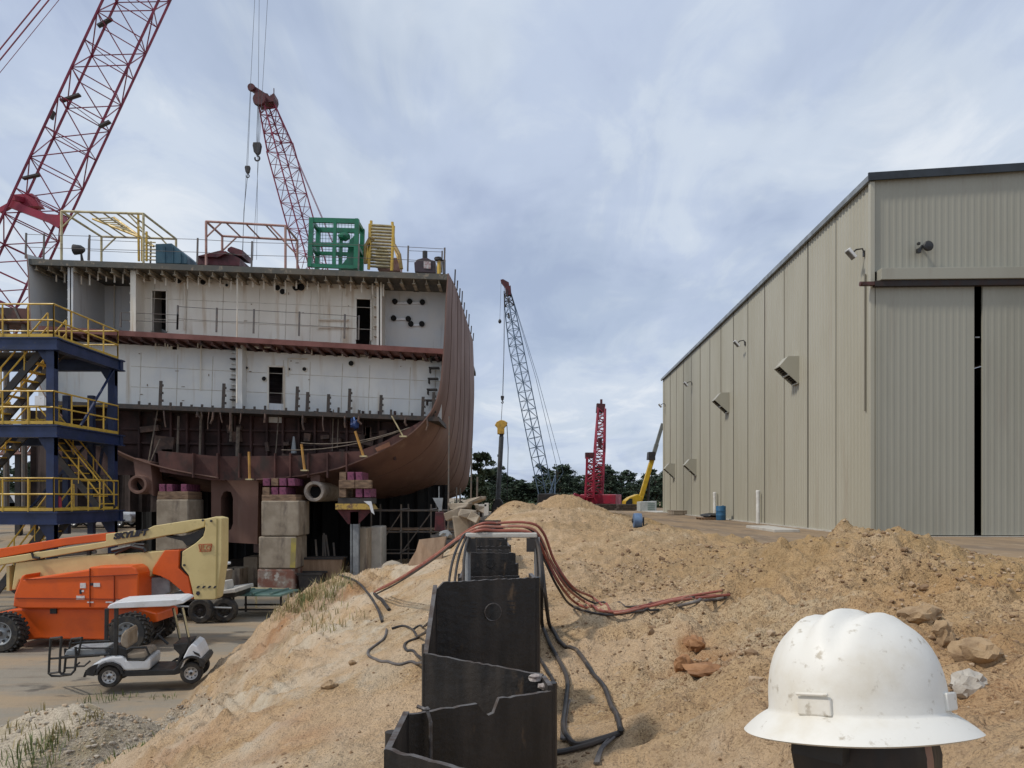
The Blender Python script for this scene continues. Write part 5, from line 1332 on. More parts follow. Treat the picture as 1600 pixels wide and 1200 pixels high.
# gear seen beyond it: an orange brown trestle bridge and a second blue frame
t = thing('pipe_bridge', 'rust brown lattice bridge beyond the stair tower', 'bridge', P(20, 778, 44))
mb = MB(); zt_, zb = P(0, 690, 44).z, P(0, 708, 44).z; x0, x1 = P(-60, 0, 44).x, P(50, 0, 44).x
for y in (44, 45.5):
    for z in (zt_, zb): mb.beam((x0, y, z), (x1, y, z), .12, .12)
    for k in range(10):
        a = x0 + (x1 - x0) * k / 10; b = x0 + (x1 - x0) * (k + 1) / 10; mb.beam((a, y, zb), (b, y, zt_) if k % 2 else (a, y, zt_), .08, .08)
mb.box(((x0 + x1) / 2, 44.7, zt_ - .05), (x1 - x0, 1.4, .08)); mb.build('truss', RUSTPINK, t); mb = MB()
for x in (x0 + .4, x1 - .3, x1 - 1.2): mb.box((x, 44.7, (zb + 2) / 2), (.3, .3, zb - 2 + .3))
mb.build('trestle_leg', STEEL, t)
t = thing('red_work_platform', 'brick red platform edge seen through the top rail of the stair tower', 'platform', P(20, 500, 42)); mb = MB()
mb.trace([(-60, 478), (42, 482), (42, 504), (-60, 502)], 42, 2.0); mb.build('deck_plate', HULLRED, t); mb = MB()
for x in (-20, 10, 38): mb.tube([P(x, 504, 42.5), P(x, 778 + 40, 42.5)], .15, 8)
for k in range(4): mb.tube([P(-50 + 24 * k, 480, 42), P(-40 + 24 * k, 502, 41.95)], .06, 5)
mb.build('post', SCAF, t)
# ---------------------------------------------------------------- wheels, boom lift, golf cart, trailer, cars
def wheel(parent, c, r, w, rim=CHROME, lugs=True, spokes=5, tread=RUBBER, axis='Y', face=-1):
    c = Vector(c); mb = MB()
    mb.lathe([(r * .60, -w / 2), (r * .90, -w / 2), (r * .985, -w * .36), (r, 0), (r * .985, w * .36), (r * .90, w / 2), (r * .60, w / 2)], c, 28, axis, cap=False)
    if lugs:
        for k in range(24):
            a = 2 * math.pi * k / 24
            for s in (-1, 1):
                aa = a + (.13 if s > 0 else 0)
                q = c + Vector((math.cos(aa) * r, s * w * .24, math.sin(aa) * r))
                mb.box(q, (r * .10, w * .5, r * .13), Matrix.Rotation(-aa, 3, 'Y') @ Matrix.Rotation(s * .4, 3, 'X'))
    t = mb.build('tyre', tread, parent, smooth=True, angle=30)
    mb = MB(); f = face * w / 2
    mb.lathe([(r * .12, f * 1.02), (r * .14, f * .8), (r * .30, f * .62), (r * .46, f * .7), (r * .56, f * .98), (r * .61, f * 1.0), (r * .61, -f * .9), (r * .1, -f * .9)], c, 24, axis)
    o = mb.build('rim', rim, t, smooth=True, angle=35)
    mb = MB()
    for k in range(spokes):
        a = 2 * math.pi * k / spokes + .3
        q = c + Vector((math.cos(a) * r * .40, f * .80, math.sin(a) * r * .40)); mb.box(q, (r * .10, w * .1, r * .10), Matrix.Rotation(-a, 3, 'Y'))
    mb.lathe([(r * .13, f * 1.08), (r * .13, f * .6)], c, 12, axis); mb.build('hub', BLACK if rim is BLACK else STEEL, t)
    return t

# --- articulated boom lift
YL = 19.9
lift = thing('boom_lift', 'orange and cream articulated boom lift parked beside the white golf cart', 'boom lift', P(110, 1020, YL + 1))
for px, Y, big in ((0, 19.8, 1), (198, 19.8, 1), (240, 21.7, 1), (42, 21.7, 1)):
    q = P(px, 992, 19.8); x = P(px, 0, Y).x
    wheel(lift, (x, Y + .2, .50), .50, .42, GREYP, True, 8)
mb = MB(); mb.trace([(-22, 962), (18, 952), (60, 950), (215, 950), (245, 958), (246, 972), (212, 976), (170, 1000), (60, 998), (26, 1003), (22, 985), (-20, 978)], YL + .55, 1.3)
mb.build('chassis', ORANGE, lift, bevel=.04)
mb = MB()
for px in (15, 200): mb.tube([P(px, 990, 19.9), P(px, 990, 19.9) + Vector((0, 1.9, 0))], .11, 8)
mb.trace([(114, 998), (142, 998), (140, 1003), (118, 1003)], YL + .7, .8); mb.build('axle', STEEL, lift)
mb = MB(); mb.trace([(20, 948), (22, 928), (33, 900), (40, 897), (38, 905), (138, 890), (140, 886), (205, 884), (213, 889), (216, 897), (216, 945), (205, 951), (34, 951)], YL + .35, 1.9)
mb.build('turntable_cover', ORANGE, lift, bevel=.09, smooth=False)
mb = MB(); mb.trace([(24, 934), (214, 936), (215, 937), (24, 935.2)], YL + .325, .05); mb.trace([(139.4, 888), (140.4, 888), (140.4, 948), (139.4, 948)], YL + .32, .05); mb.trace([(177.5, 899), (178.3, 899), (178.3, 948), (177.5, 948)], YL + .32, .05); mb.trace([(38, 905), (214, 897), (214, 898), (38, 906)], YL + .32, .05)
mb.build('panel_seam', pm('seam shadow orange', (.22, .03, .005), None), lift)
mb = MB(); mb.trace([(26, 951), (214, 951), (210, 955), (30, 955)], YL + .8, 1.2); mb.trace([(78, 945), (88, 945), (88, 959), (78, 959)], YL + .5, .3); mb.build('slew_ring', BLACK, lift)
DECAL = pm('white decal', (.66, .62, .60), (.5, .45, .44), 20, rough=.4); DECALB = pm('dark decal', (.02, .02, .03), None)
mb = MB()
for x0, y0, x1, y1 in ((125, 911, 134, 919), (146, 911, 156, 917), (119, 931, 132, 937), (127, 922, 131, 925)): mb.cut(); mb.trace([(x0, y0), (x1, y0), (x1, y1), (x0, y1)], YL + .335, .03)
for x0, x1 in ((136, 146), (165, 176)): mb.cut(); mb.trace([(x0, 940), (x1, 940), (x1, 942), (x0, 942)], YL + .335, .03)
mb.cut()
for k in range(6): x = 180 + k * 6; mb.trace([(x, 940 - k * .4), (x + 3, 940 - k * .4), (x + 5, 937 - k * .4), (x + 2, 937 - k * .4)], YL + .335, .03)
mb.build_each('decal', DECAL, lift)
mb = MB(); mb.trace([(141, 911), (145, 911), (145, 915), (141, 915)], YL + .33, .03); mb.trace([(124, 921), (127, 921), (127, 928), (124, 928)], YL + .33, .03); mb.build('latch', DECALB, lift)
YB2 = YL + 1.0
mb = MB(); mb.trace([(24, 879), (140, 867.5), (205, 864), (258, 860), (240, 889), (236, 901), (216, 903), (30, 906), (24, 922), (18, 922)], YB2, .55); mb.build('lower_boom', CREAM, lift, bevel=.03)
mb = MB(); mb.trace([(257, 860), (280, 859.5), (279, 888), (294, 902), (301, 936), (299, 936), (264, 907), (250, 900), (238, 897), (239, 888)], YB2 - .10, .75); mb.build('link_arm', ORANGE, lift, bevel=.02)
mb = MB(); mb.trace([(280, 860), (284, 862), (283, 885), (294, 899), (300, 921), (303, 936), (301, 936), (294, 902.5), (278.5, 888)], YB2 - .02, .6); mb.build('link_plate', BLACK, lift)
mb = MB(); mb.trace([(320, 811), (337, 807), (347, 809.5), (346.5, 876), (338, 934), (335, 937), (303, 937), (300, 921), (294.5, 899), (283.5, 885), (284.5, 862), (305, 849), (317, 838), (320, 828)], YB2 - .22, .5)
kn = mb.build('knuckle', CREAM, lift, bevel=.025)
mb = MB(); mb.trace([(338, 811), (340, 811), (338.5, 932), (336.5, 932)], YB2 - .235, .04); mb.build('edge_fold', pm('cream fold', (.33, .26, .1), None), kn)
mb = MB()
for k in range(4): x = 306.5 + k * 8.8; mb.trace([(x, 919), (x + 3.2, 919), (x + 5.6, 915.5), (x + 2.4, 915.5)], YB2 - .24, .03)
mb.trace([(307, 924), (311, 924), (312, 928), (309, 931), (306, 928)], YB2 - .24, .03)
for q in ((317, 813), (330, 814)): mb.lathe([(.03, -.02), (.03, .02)], P(*q, YB2 - .235), 8, 'Y')
mb.lathe([(.03, -.02), (.03, .02)], P(288, 883, YB2 - .235), 8, 'Y'); mb.build('hazard_stripe', DECALB, kn)
text_part('lettering', 'JLG', .20, P(321, 856, YB2 - .25), pm('logo red', (.40, .09, .03), None), kn, ext=.006, shear=.15)
mb = MB(); q = P(321, 856, YB2 - .236)
for a, b in (((310.5, 851), (331, 850)), ((331, 850), (329, 861)), ((329, 861), (313, 861.5)), ((313, 861.5), (310.5, 851))): mb.beam(P(*a, YB2 - .236), P(*b, YB2 - .236), .022, .012, up=(0, 1, 0))
mb.build('logo_border', MATS['logo red'], kn)
mb = MB(); mb.trace([(-60, 893), (0, 883), (56, 874), (140, 859.5), (236, 841.5), (258, 837), (288, 833), (320, 823), (320, 811), (300, 812), (240, 821.5), (229, 827), (165, 834), (165, 846), (0, 872), (-60, 882)], YB2 - .05, .62); mb.build('upper_boom', CREAM, lift, bevel=.02)
mb = MB(); mb.trace([(-60, 867), (0, 857), (100, 840.5), (166, 832.5), (166, 845), (100, 852.5), (0, 871.5), (-60, 881)], YB2 + .0, .5); mb.build('telescope_section', ORANGE, lift, bevel=.02)
mb = MB(); mb.trace([(256, 836.5), (275, 838.5), (297, 835), (319, 824.5), (319, 833), (306, 847), (292, 853), (285, 845), (262, 839.5)], YB2 + .05, .4); mb.build('cable_guard', BLACK, lift)
mb = MB(); mb.tube([P(58, 871, YB2 + .2), P(150, 862, YB2 + .2)], .055, 10); mb.build('lift_cylinder', GREYP, lift, smooth=True)
mb = MB(); mb.tube([P(52, 876, YB2 + .1), P(68, 872, YB2 + .1)], .08, 8); mb.cut(); mb.tube([P(139, 857, YB2 + .1), P(139, 869, YB2 + .1)], .06, 8); mb.cut(); mb.tube([P(175, 860, YB2), P(205, 853, YB2), P(225, 857, YB2), P(228, 862, YB2)], .06, 6); mb.cut(); mb.tube([P(180, 865, YB2), P(212, 850, YB2), P(226, 851, YB2)], .045, 6); mb.cut(); mb.trace([(182, 858), (225, 850), (226, 861), (184, 866)], YB2 + .2, .3); mb.cut(); mb.tube([P(50, 864, YB2 - .1), P(52, 871, YB2 - .1), P(62, 872, YB2 - .1)], .035, 6); mb.build_each('hydraulic_hose', BLACK, lift)
mb = MB(); mb.trace([(228, 903), (265, 901), (266, 926), (246, 934), (230, 930)], YB2 + .1, .7); mb.build('counterbox', GREYP, lift, bevel=.03)
text_part('lettering', 'SKYLIFT', .215, P(203, 835.4, YB2 - .07), DECALB, lift, rot=(math.pi / 2, R(-7.4), 0), shear=.35, ext=.012, sx=1.2, bold=.012)
mb = MB()
for a, b in (((-20, 893), (-20, 930)), ((18, 884), (18, 922))): mb.cut(); mb.beam(P(*a, YB2 + .2), P(*b, YB2 + .2), .08, .3)
mb.build_each('boom_rest', CREAM, lift)

# --- white golf cart with a rear rack
YC = 15.45
cart = thing('golf_cart', 'white golf cart with a flat roof and black rear cargo rack on the yard', 'golf cart', P(228, 1086, YC + .6))
CW = 1.0
whl = []
for px, py, r in ((169, 1070, .235), (297, 1064, .235)):
    for side in (0, 1):
        x = P(px, 0, YC).x; wheel(cart, (x, YC + .12 + side * (CW - .2), r), r, .2, CHROME, False, 7, face=-1 if side == 0 else 1)
GZ0 = P(0, 1088, YC).z
def C(pix): return [(a, b + 1.5) for a, b in pix]
mb = MB(); mb.trace(C([(135, 1062), (137, 1056), (146, 1046), (158, 1038), (172, 1034), (190, 1034), (196, 1040), (208, 1042), (226, 1041), (232, 1038), (234, 1044), (233, 1060), (193, 1060), (186, 1050), (176, 1045), (165, 1045), (156, 1049), (150, 1057), (147, 1063)]), YC + .02, CW - .04)
mb.build('rear_body', WHITE, cart, bevel=.05)
mb = MB(); mb.trace(C([(284, 1049), (286, 1040), (294, 1024), (299, 1018), (307, 1023), (312, 1034), (315, 1044), (310, 1045), (303, 1041), (296, 1042), (289, 1047), (285, 1057), (279, 1062)]), YC + .02, CW - .04); mb.build('front_cowl', WHITE, cart, bevel=.05)
mb = MB(); mb.trace(C([(300, 1031), (310, 1036), (312, 1041), (303, 1036)]), YC - .005, .12); mb.trace(C([(300, 1031), (310, 1036), (312, 1041), (303, 1036)]), YC + CW - .1, .1); mb.build('headlight', BLACK, cart)
mb = MB(); mb.trace(C([(190, 1060), (234, 1060), (270, 1061), (284, 1050), (288, 1052), (280, 1068), (272, 1070), (190, 1069)]), YC + .03, CW - .06); mb.build('floor_sill', BLACK, cart, bevel=.015)
mb = MB(); mb.trace(C([(133, 1056), (145, 1048), (152, 1046), (148, 1058), (146, 1066), (134, 1064)]), YC - .02, CW + .04); mb.cut(); mb.trace(C([(308, 1044), (317, 1044), (320, 1050), (317, 1057), (311, 1058)]), YC - .02, CW + .04)
mb.build_each('bumper', BLACK, cart)
mb = MB()
for s in (0, 1):
    y = YC - .03 + s * (CW - .02)
    for (cx, cy) in ((169, 1068), (297, 1062)):
        arc = [(cx + 22 * math.cos(a), cy - 23 * math.sin(a)) for a in np.linspace(.15, 3.0, 9)] + [(cx + 18.5 * math.cos(a), cy - 19.5 * math.sin(a)) for a in np.linspace(3.0, .15, 9)]
        mb.cut(); mb.trace(C(arc), y, .08)
mb.build_each('wheel_arch', BLACK, cart)
mb = MB(); mb.trace(C([(196, 1031), (226, 1028), (231, 1036), (226, 1041), (208, 1042), (197, 1040)]), YC + .06, CW - .12); st = mb.build('seat', pm('cart seat tan', (.36, .29, .21), (.28, .22, .16), 4, rough=.6), cart, bevel=.04)
mb = MB()
for s in (YC + .02, YC + CW - .06): mb.cut(); mb.tube([P(196, 1033, s), P(198, 1042, s), P(224, 1043.5, s), P(232, 1036, s), P(227, 1023, s), P(203, 1023, s), P(197, 1026, s)], .028, 8)
mb.build_each('arm_rest', BLACK, cart, smooth=True)
mb = MB(); mb.trace(C([(190, 1000), (197, 990), (201, 996), (201, 1022), (194, 1024), (188, 1012)]), YC + .1, CW - .2); mb.build('seat_back', MATS['cart seat tan'], cart, bevel=.06)
mb = MB(); mb.trace(C([(168, 1031), (172, 1021), (183, 1016), (196, 1021), (200, 1030), (196, 1036), (172, 1034)]), YC + .06, CW - .12); mb.build('engine_cover', BLACK, cart, bevel=.04)
for s in (YC + .06, YC + CW - .12):
    mb = MB(); mb.beam(P(181, 1034, s), P(182, 955, s), .085, .06); mb.build('rear_pillar', BLACK, cart, bevel=.015)
    mb = MB(); mb.tube([P(297, 1036, s), P(296, 1015, s), P(284, 957, s)], .028, 8); mb.build('front_pillar', BLACK, cart)
    mb = MB(); mb.beam(P(295.5, 1008, s), P(285.5, 958, s), .028, .06); mb.build('pillar_cover', PALEY, cart)
mb = MB(); mb.trace(C([(166, 953), (170, 948), (180, 945), (240, 943), (278, 942.5), (285, 945), (287, 948), (284, 950), (262, 954), (180, 955), (168, 955)]), YC - .03, CW + .06); mb.build('roof', WHITE, cart, bevel=.05)
mb = MB(); mb.tube([P(253, 1000, YC + .55), P(270, 1018, YC + .5)], .03, 8); mb.build('steering_column', BLACK, cart)
mb = MB(); c = P(254, 1001, YC + .4); pts = []
for k in range(17):
    a = 2 * math.pi * k / 16; v = Matrix.Rotation(R(-50), 3, 'Y') @ Vector((.17 * math.cos(a), .17 * math.sin(a), 0)); pts.append(c + v)
mb.tube(pts, .016, 6); mb.build('steering_wheel', BLACK, cart)
mb = MB(); mb.trace(C([(270, 1018), (296, 1016), (294, 1022), (284, 1040), (279, 1057), (273, 1060), (280, 1036), (271, 1026)]), YC + .06, CW - .12); mb.build('dashboard', BLACK, cart, bevel=.02)
mb = MB()
for s in (YC + .06, YC + CW - .08):
    mb.tube([P(99, 1000, s), P(97, 1030, s), P(96, 1058, s), P(100, 1062, s), P(113, 1063, s), P(119, 1056, s), P(121, 1034, s), P(120, 1018, s)], .026, 8)
    mb.tube([P(99, 1034, s), P(140, 1033, s), P(172, 1032, s)], .024, 8); mb.tube([P(123, 1035, s), P(130, 1002, s)], .022, 8); mb.tube([P(126, 1010, s), P(172, 1010, s)], .02, 8); mb.tube([P(120, 1020, s), P(172, 1022, s)], .018, 8)
    mb.tube([P(121, 1050, s), P(133, 1050, s), P(142, 1042, s)], .022, 6)
for a in ((99, 1001), (97, 1058), (130, 1003), (113, 1063)): mb.tube([P(*a, YC + .06), P(*a, YC + CW - .08)], .022, 8)
mb.build('cargo_rack', BLACK, cart, smooth=True)
mb = MB(); mb.trace(C([(104, 1030), (108, 1021), (166, 1020), (167, 1031)]), YC + .12, CW - .3); mb.build('rack_deck', GREYP, cart, bevel=.02)

cart.rotation_euler = (0, 0, R(12)); cart.scale = (.95, .95, .95); cart.location.x -= .22; cart.location.y += .2; cart.location.z = .02
# --- dark trailer under the lift knuckle
tr = thing('flatbed_trailer', 'low dark four wheeled trailer behind the cream lift knuckle', 'trailer', P(330, 975, 24.6))
for px, Y in ((312, 24.4), (349, 24.6), (262, 25.6), (292, 26.0)):
    wheel(tr, (P(px, 0, Y).x, Y + .15, .40), .40, .3, BLACK, False, 6)
mb = MB(); mb.trace([(255, 944), (366, 934), (368, 926), (366, 923), (340, 926), (250, 932)], 24.7, 1.5); mb.build('deck', STEEL, tr, bevel=.03)
mb = MB(); mb.trace([(338, 924), (368, 920), (369, 926), (340, 929)], 24.55, 1.7); mb.build('fender', CONCW, tr, bevel=.02)
mb = MB(); mb.tube([P(345, 910, 24.8), P(348, 890, 24.8), P(346, 884, 24.8)], .03, 6); mb.tube([P(265, 947, 24.6), P(362, 950, 24.6)], .035, 6); mb.tube([P(266, 922, 24.5), P(266, 946, 24.5)], .03, 6); mb.tube([P(266, 924, 24.5), P(290, 922, 24.5)], .03, 6); mb.build('side_rail', GREYP, tr)
mb = MB(); mb.blob(P(352, 880, 24.9), (.2, .16, .07), 3, 2, .15); mb.build('work_light', WHITE, tr)
mb = MB(); mb.trace([(338, 910), (352, 908), (354, 922), (338, 924)], 24.8, .7); mb.build('tool_box', CONCW, tr, bevel=.03)

# --- parked cars beyond the tower
def car(px, Yc, flip, m, label, pick=False, zg=None):
    x0 = P(px, 0, Yc).x; zg = H(x0, Yc) if zg is None else zg
    t = thing('parked_car', label, 'car', (x0, Yc + .9, zg)); s = -1 if flip else 1
    def pr(poly, y0, y1): return [(x0 + s * a, zg + b) for a, b in poly], Yc + y0, Yc + y1
    body = [(-2.2, .3), (-2.25, .6), (-2.1, .85), (-1.2, .95), (1.0, .98), (2.0, .85), (2.25, .7), (2.25, .32)]
    cab = [(-1.25, .92), (-.6, 1.42), (.45, 1.45), (1.25, .95)]
    if pick: body = [(-2.5, .45), (-2.5, 1.05), (.6, 1.08), (1.9, 1.02), (2.4, .92), (2.45, .45)]; cab = [(-.9, 1.05), (-.7, 1.75), (.6, 1.78), (1.25, 1.05)]
    mb = MB(); mb.prism(*pr(body, 0, 1.75)); mb.build('body', m, t, bevel=.1)
    mb = MB(); mb.prism(*pr(cab, .12, 1.63)); mb.build('cabin', m, t, bevel=.12)
    mb = MB(); sc = [(a * .86, .95 + (b - .95) * .82) if b > 1.1 else (a * .9, b + .05) for a, b in cab]; mb.prism(*pr(sc, .10, 1.65)); mb.build('window', GLASS, t)
    for a in (-1.4, 1.4):
        for y in (.1, 1.65): wheel(t, (x0 + s * a, Yc + y, zg + .33), .33, .22, CHROME, False, 6, face=-1 if y < 1 else 1)
    mb = MB(); mb.prism(*pr([(2.16, .6), (2.27, .6), (2.26, .75), (2.1, .78)], .1, .45)); mb.build('headlight', GLASS, t)
    return t
car(150, 47.0, True, SILVER, 'silver sedan parked beyond the stair tower')
car(222, 50.5, True, WHITE, 'white pickup nose parked behind the silver sedan', True)
car(88, 49.5, False, pm('car red', (.20, .04, .05), None, rough=.35), 'dark red car partly hidden behind the silver sedan')
for px, lab in ((5, 'white van seen far beyond the stair tower, left one'), (32, 'white van seen far beyond the stair tower, right one')):
    Y = 70; p = P(px, 790, Y); t = thing('white_van', lab, 'van', (p.x, Y, 2.2)); mb = MB(); z = H(p.x, Y)
    mb.prism([(p.x - 1.4, z + .4), (p.x - 1.4, z + 2.2), (p.x + .6, z + 2.25), (p.x + 1.2, z + 1.3), (p.x + 1.6, z + 1.1), (p.x + 1.6, z + .4)], Y, Y + 1.8); mb.build('body', WHITE, t, bevel=.1)
    mb = MB(); mb.prism([(p.x + .4, z + 1.35), (p.x + .55, z + 2.0), (p.x + 1.05, z + 1.35)], Y - .02, Y + 1.82); mb.build('window', GLASS, t)
    for a in (-.8, 1.0): wheel(t, (p.x + a, Y + .1, z + .35), .35, .2, CHROME, False, 6)
# ---------------------------------------------------------------- cranes
def lattice(a, b, wa, wb, bay, rc, rb, phi, n=5, side=None, double=False):
    """four chords and zigzag lacing between a and b; returns (chords, lacing) shapes"""
    a, b = Vector(a), Vector(b); d = (b - a); Ln = d.length; d.normalize()
    s = Vector(side) if side else Vector((0, 1, 0)); e1 = d.cross(s).normalized(); e2 = d.cross(e1)
    c, q = math.cos(phi), math.sin(phi); e1, e2 = e1 * c + e2 * q, e2 * c - e1 * q
    def corner(t, k):
        w = (wa + (wb - wa) * t) / 2; i, j = ((-1, -1), (1, -1), (1, 1), (-1, 1))[k]
        return a.lerp(b, t) + e1 * i * w + e2 * j * w
    ch, lc = MB(), MB()
    for k in range(4): ch.tube([corner(0, k), corner(1, k)], rc, n)
    m = max(1, round(Ln / bay))
    for i in range(m):
        t0, t1 = i / m, (i + 1) / m
        for k in range(4):
            k2 = (k + 1) % 4
            p, r = (corner(t0, k), corner(t1, k2)) if (i + k) % 2 else (corner(t0, k2), corner(t1, k))
            lc.tube([p, r], rb, 4, cap=False)
            if not double or True: lc.tube([corner(t0, k), corner(t0, k2)], rb, 4, cap=False)
        if i % 2 == 0: lc.tube([corner(t0, 0), corner(t0, 2)], rb * .8, 4, cap=False)
    return ch, lc, corner
def boom(root, segs, m, bay, rc, rb, phi, name='boom_section'):
    for (a, b, wa, wb) in segs:
        ch, lc, _ = lattice(a, b, wa, wb, bay, rc, rb, phi)
        o = ch.build(name, m, root, clean=False); lc.build('lacing', m, o, clean=False)
def crawler(root, c, rz, s, m, mt=STEEL):
    """crawler undercarriage, house, counterweight"""
    c = Vector(c); M = Matrix.Rotation(rz, 3, 'Z')
    for k in (-1, 1):
        mb = MB(); n = 12; pr = []
        L2, r = 3.4 * s, .55 * s
        for i in range(n + 1): a = -math.pi / 2 + math.pi * i / n; pr.append((L2 + r * math.cos(a), r + r * math.sin(a)))
        for i in range(n + 1): a = math.pi / 2 + math.pi * i / n; pr.append((-L2 + r * math.cos(a), r + r * math.sin(a)))
        mb.prism(pr, k * 2.3 * s - .45 * s, k * 2.3 * s + .45 * s); mb.v = [tuple(c + M @ Vector(v)) for v in mb.v]; mb.build('crawler_track', mt, root)
    mb = MB(); mb.box(c + Vector((0, 0, .8 * s)), (5 * s, 3.6 * s, .5 * s), M); mb.build('car_body', mt, root)
    mb = MB(); mb.box(c + M @ Vector((-1.2 * s, 0, 2.1 * s)), (6.4 * s, 3.2 * s, 1.9 * s), M); mb.build('house', m, root, bevel=.1)
    mb = MB(); mb.box(c + M @ Vector((2.6 * s, 1.3 * s, 2.0 * s)), (1.7 * s, 1.1 * s, 1.8 * s), M); cb = mb.build('cab', m, root, bevel=.12)
    mb = MB(); mb.box(c + M @ Vector((2.75 * s, 1.3 * s, 2.35 * s)), (1.6 * s, 1.16 * s, .8 * s), M); mb.build('window', GLASS, cb)
    mb = MB(); mb.box(c + M @ Vector((-4.7 * s, 0, 2.0 * s)), (1.0 * s, 3.8 * s, 2.0 * s), M); mb.build('counterweight', m, root, bevel=.06)
    return M

# 1: the big red boom leaning in from the left
Y1 = 50
def ax1(y): return P(76 + (300 - y) * 139 / 300, y, Y1)
c1 = thing('crawler_crane', 'large red lattice crane whose boom leans in from the left above the stair tower', 'crane', ax1(816))
ft, tipp = ax1(796), ax1(-420)
cuts = [796, 640, 470, 318, 178, 10, -160, -330]
for i, (y0, y1) in enumerate(zip(cuts, cuts[1:])): boom(c1, [(ax1(y0), ax1(y1), 2.7, 2.7)], RED, 1.85, .085, .038, R(22))
boom(c1, [(ax1(-330), tipp, 2.7, .9)], RED, 1.5, .085, .038, R(22), 'boom_head')
mb = MB(); mb.lathe([(.7, -.35), (.75, 0), (.7, .35)], tipp + Vector((.6, 0, 0)), 18, 'Y'); mb.build('sheave', DKRED, c1)
mb = MB(); mb.beam(P(14, 318, Y1 - 1.4), P(92, 348, Y1 - 1.4), .35, .45); mb.beam(P(20, 309, Y1 - 1.3), P(60, 318, Y1 + .6), .3, .3); mb.trace([(72, 334), (98, 336), (100, 346), (90, 356), (74, 347)], Y1 - 1.6, .5)
mb.tube([P(30, 322, Y1), P(60, 322, Y1)], .35, 10); mb.trace([(16, 304), (50, 302), (62, 322), (20, 322)], Y1 - .6, .6); mb.beam(P(0, 330, Y1 - 1.4), P(18, 320, Y1 - 1.4), .25, .3); mb.build('boom_backstop', REDB, c1)
mb = MB()
for (a, b) in (((153, 41), (175, 29)), ((95, 158), (125, 148)), ((80, 186), (84, 174)), ((36, 279), (62, 273)), ((155, 198), (172, 190))): mb.cut(); mb.beam(P(*a, Y1 - 1.2), P(*b, Y1 - 1.2), .3, .12)
for y in (178, 318): pass
mb.build_each('walkway_plate', STEEL, c1)
mb = MB()
for o in (0, .5): mb.cut(); mb.tube([tipp + Vector((-.2, o, 0)), P(-320, 470, Y1) + Vector((0, o, 0))], .045, 5)
mb.cut(); mb.tube([tipp + Vector((.3, .6, 0)), P(-330, 520, Y1)], .025, 4); mb.build_each('pendant', RED, c1)
mb = MB()
for px0, px1, y in ((405, 401, 406), (418, 395, 407), (408, 378, 405)): mb.cut(); mb.tube([P(px0 + 4, -400, Y1) if px0 != 408 else P(404, -400, Y1), P(px0, 0, Y1) if px0 != 408 else P(398, 0, Y1 + 1), P(px1, y, Y1 + 1)], .013, 4)
mb.build_each('load_line', CABLE, c1)
crawler(c1, ax1(816) + Vector((-2.5, 0, 0)), 0, 1.15, REDB)

# 2: slimmer red boom standing behind the ship, hook blocks on its left
Y2 = 78
c2 = thing('crawler_crane', 'slim red lattice crane behind the ship with two dark hook blocks at its tip', 'crane', P(600, 798, Y2))
pts2 = [(592, 788), (520, 528), (470, 350), (437, 230), (415, 160)]
for i in range(3): boom(c2, [(P(*pts2[i], Y2), P(*pts2[i + 1], Y2), 2.0, 2.0)], RED, 1.25, .075, .032, R(40))
boom(c2, [(P(*pts2[3], Y2), P(*pts2[4], Y2), 1.9, 1.1)], RED, 1.0, .085, .04, R(40), 'boom_head')
mb = MB(); mb.trace([(402, 148), (410, 149), (413, 145), (418, 146), (421, 150), (428, 145), (429, 152), (427, 158), (413, 160), (402, 161)], Y2 - .7, 1.4)
mb.trace([(391, 134), (394, 132), (400, 136), (411, 143), (417, 147), (414, 151), (404, 148), (392, 140)], Y2 - .3, .6); mb.tube([P(428, 148, Y2), P(428, 138, Y2)], .05, 5); mb.build('tip_jib', DKRED, c2)
mb = MB(); mb.lathe([(.62, -.3), (.7, 0), (.62, .3)], P(406, 156, Y2 - .9), 16, 'Y'); mb.lathe([(.35, -.2), (.4, 0), (.35, .2)], P(393, 137, Y2 - .4), 12, 'Y'); mb.build('sheave', DKRED, c2)
def hookblock(root, px, py, Y, s, m=STEEL):
    q = P(px, py, Y); mb = MB(); mb.prism([(q.x + a * s, q.z + b * s) for a, b in ((-.35, .55), (.35, .55), (.42, .25), (.3, -.4), (.12, -.62), (-.12, -.62), (-.3, -.4), (-.42, .25))], Y - .22 * s, Y + .22 * s)
    o = mb.build('hook_block', m, root, bevel=.04); mb = MB(); pts = [q + Vector((.24 * s * math.sin(a), 0, -1.0 * s + .24 * s * math.cos(a))) for a in np.linspace(.0, 5.2, 12)]; mb.tube([q + Vector((0, 0, -.6 * s))] + pts, .085 * s, 6); mb.build('hook', m, o)
hookblock(c2, 402, 232, Y2 - .9, 1.0); hookblock(c2, 387, 265, Y2 - .4, .65)
mb = MB()
for dx in (-2, 0, 2): mb.cut(); mb.tube([P(405 + dx, 158, Y2 - .9), P(402 + dx * .8, 226, Y2 - .9)], .022, 4)
mb.cut(); mb.tube([P(392, 140, Y2 - .4), P(387, 260, Y2 - .4)], .022, 4); mb.cut(); mb.tube([P(387, 272, Y2 - .4), P(381, 330, Y2 - .4), P(379, 402, Y2 - 20)], .03, 4); mb.build_each('load_line', CABLE, c2)
mb = MB()
for o in (-.5, .5): mb.cut(); mb.tube([P(425, 152, Y2) + Vector((0, o, 0)), P(468, 258, Y2) + Vector((0, o, 0)), P(700, 800, Y2 + 2) + Vector((0, o, 0))], .03, 4)
mb.build_each('pendant', RED, c2)
crawler(c2, P(602, 799, Y2), math.pi, 1.0, REDB)

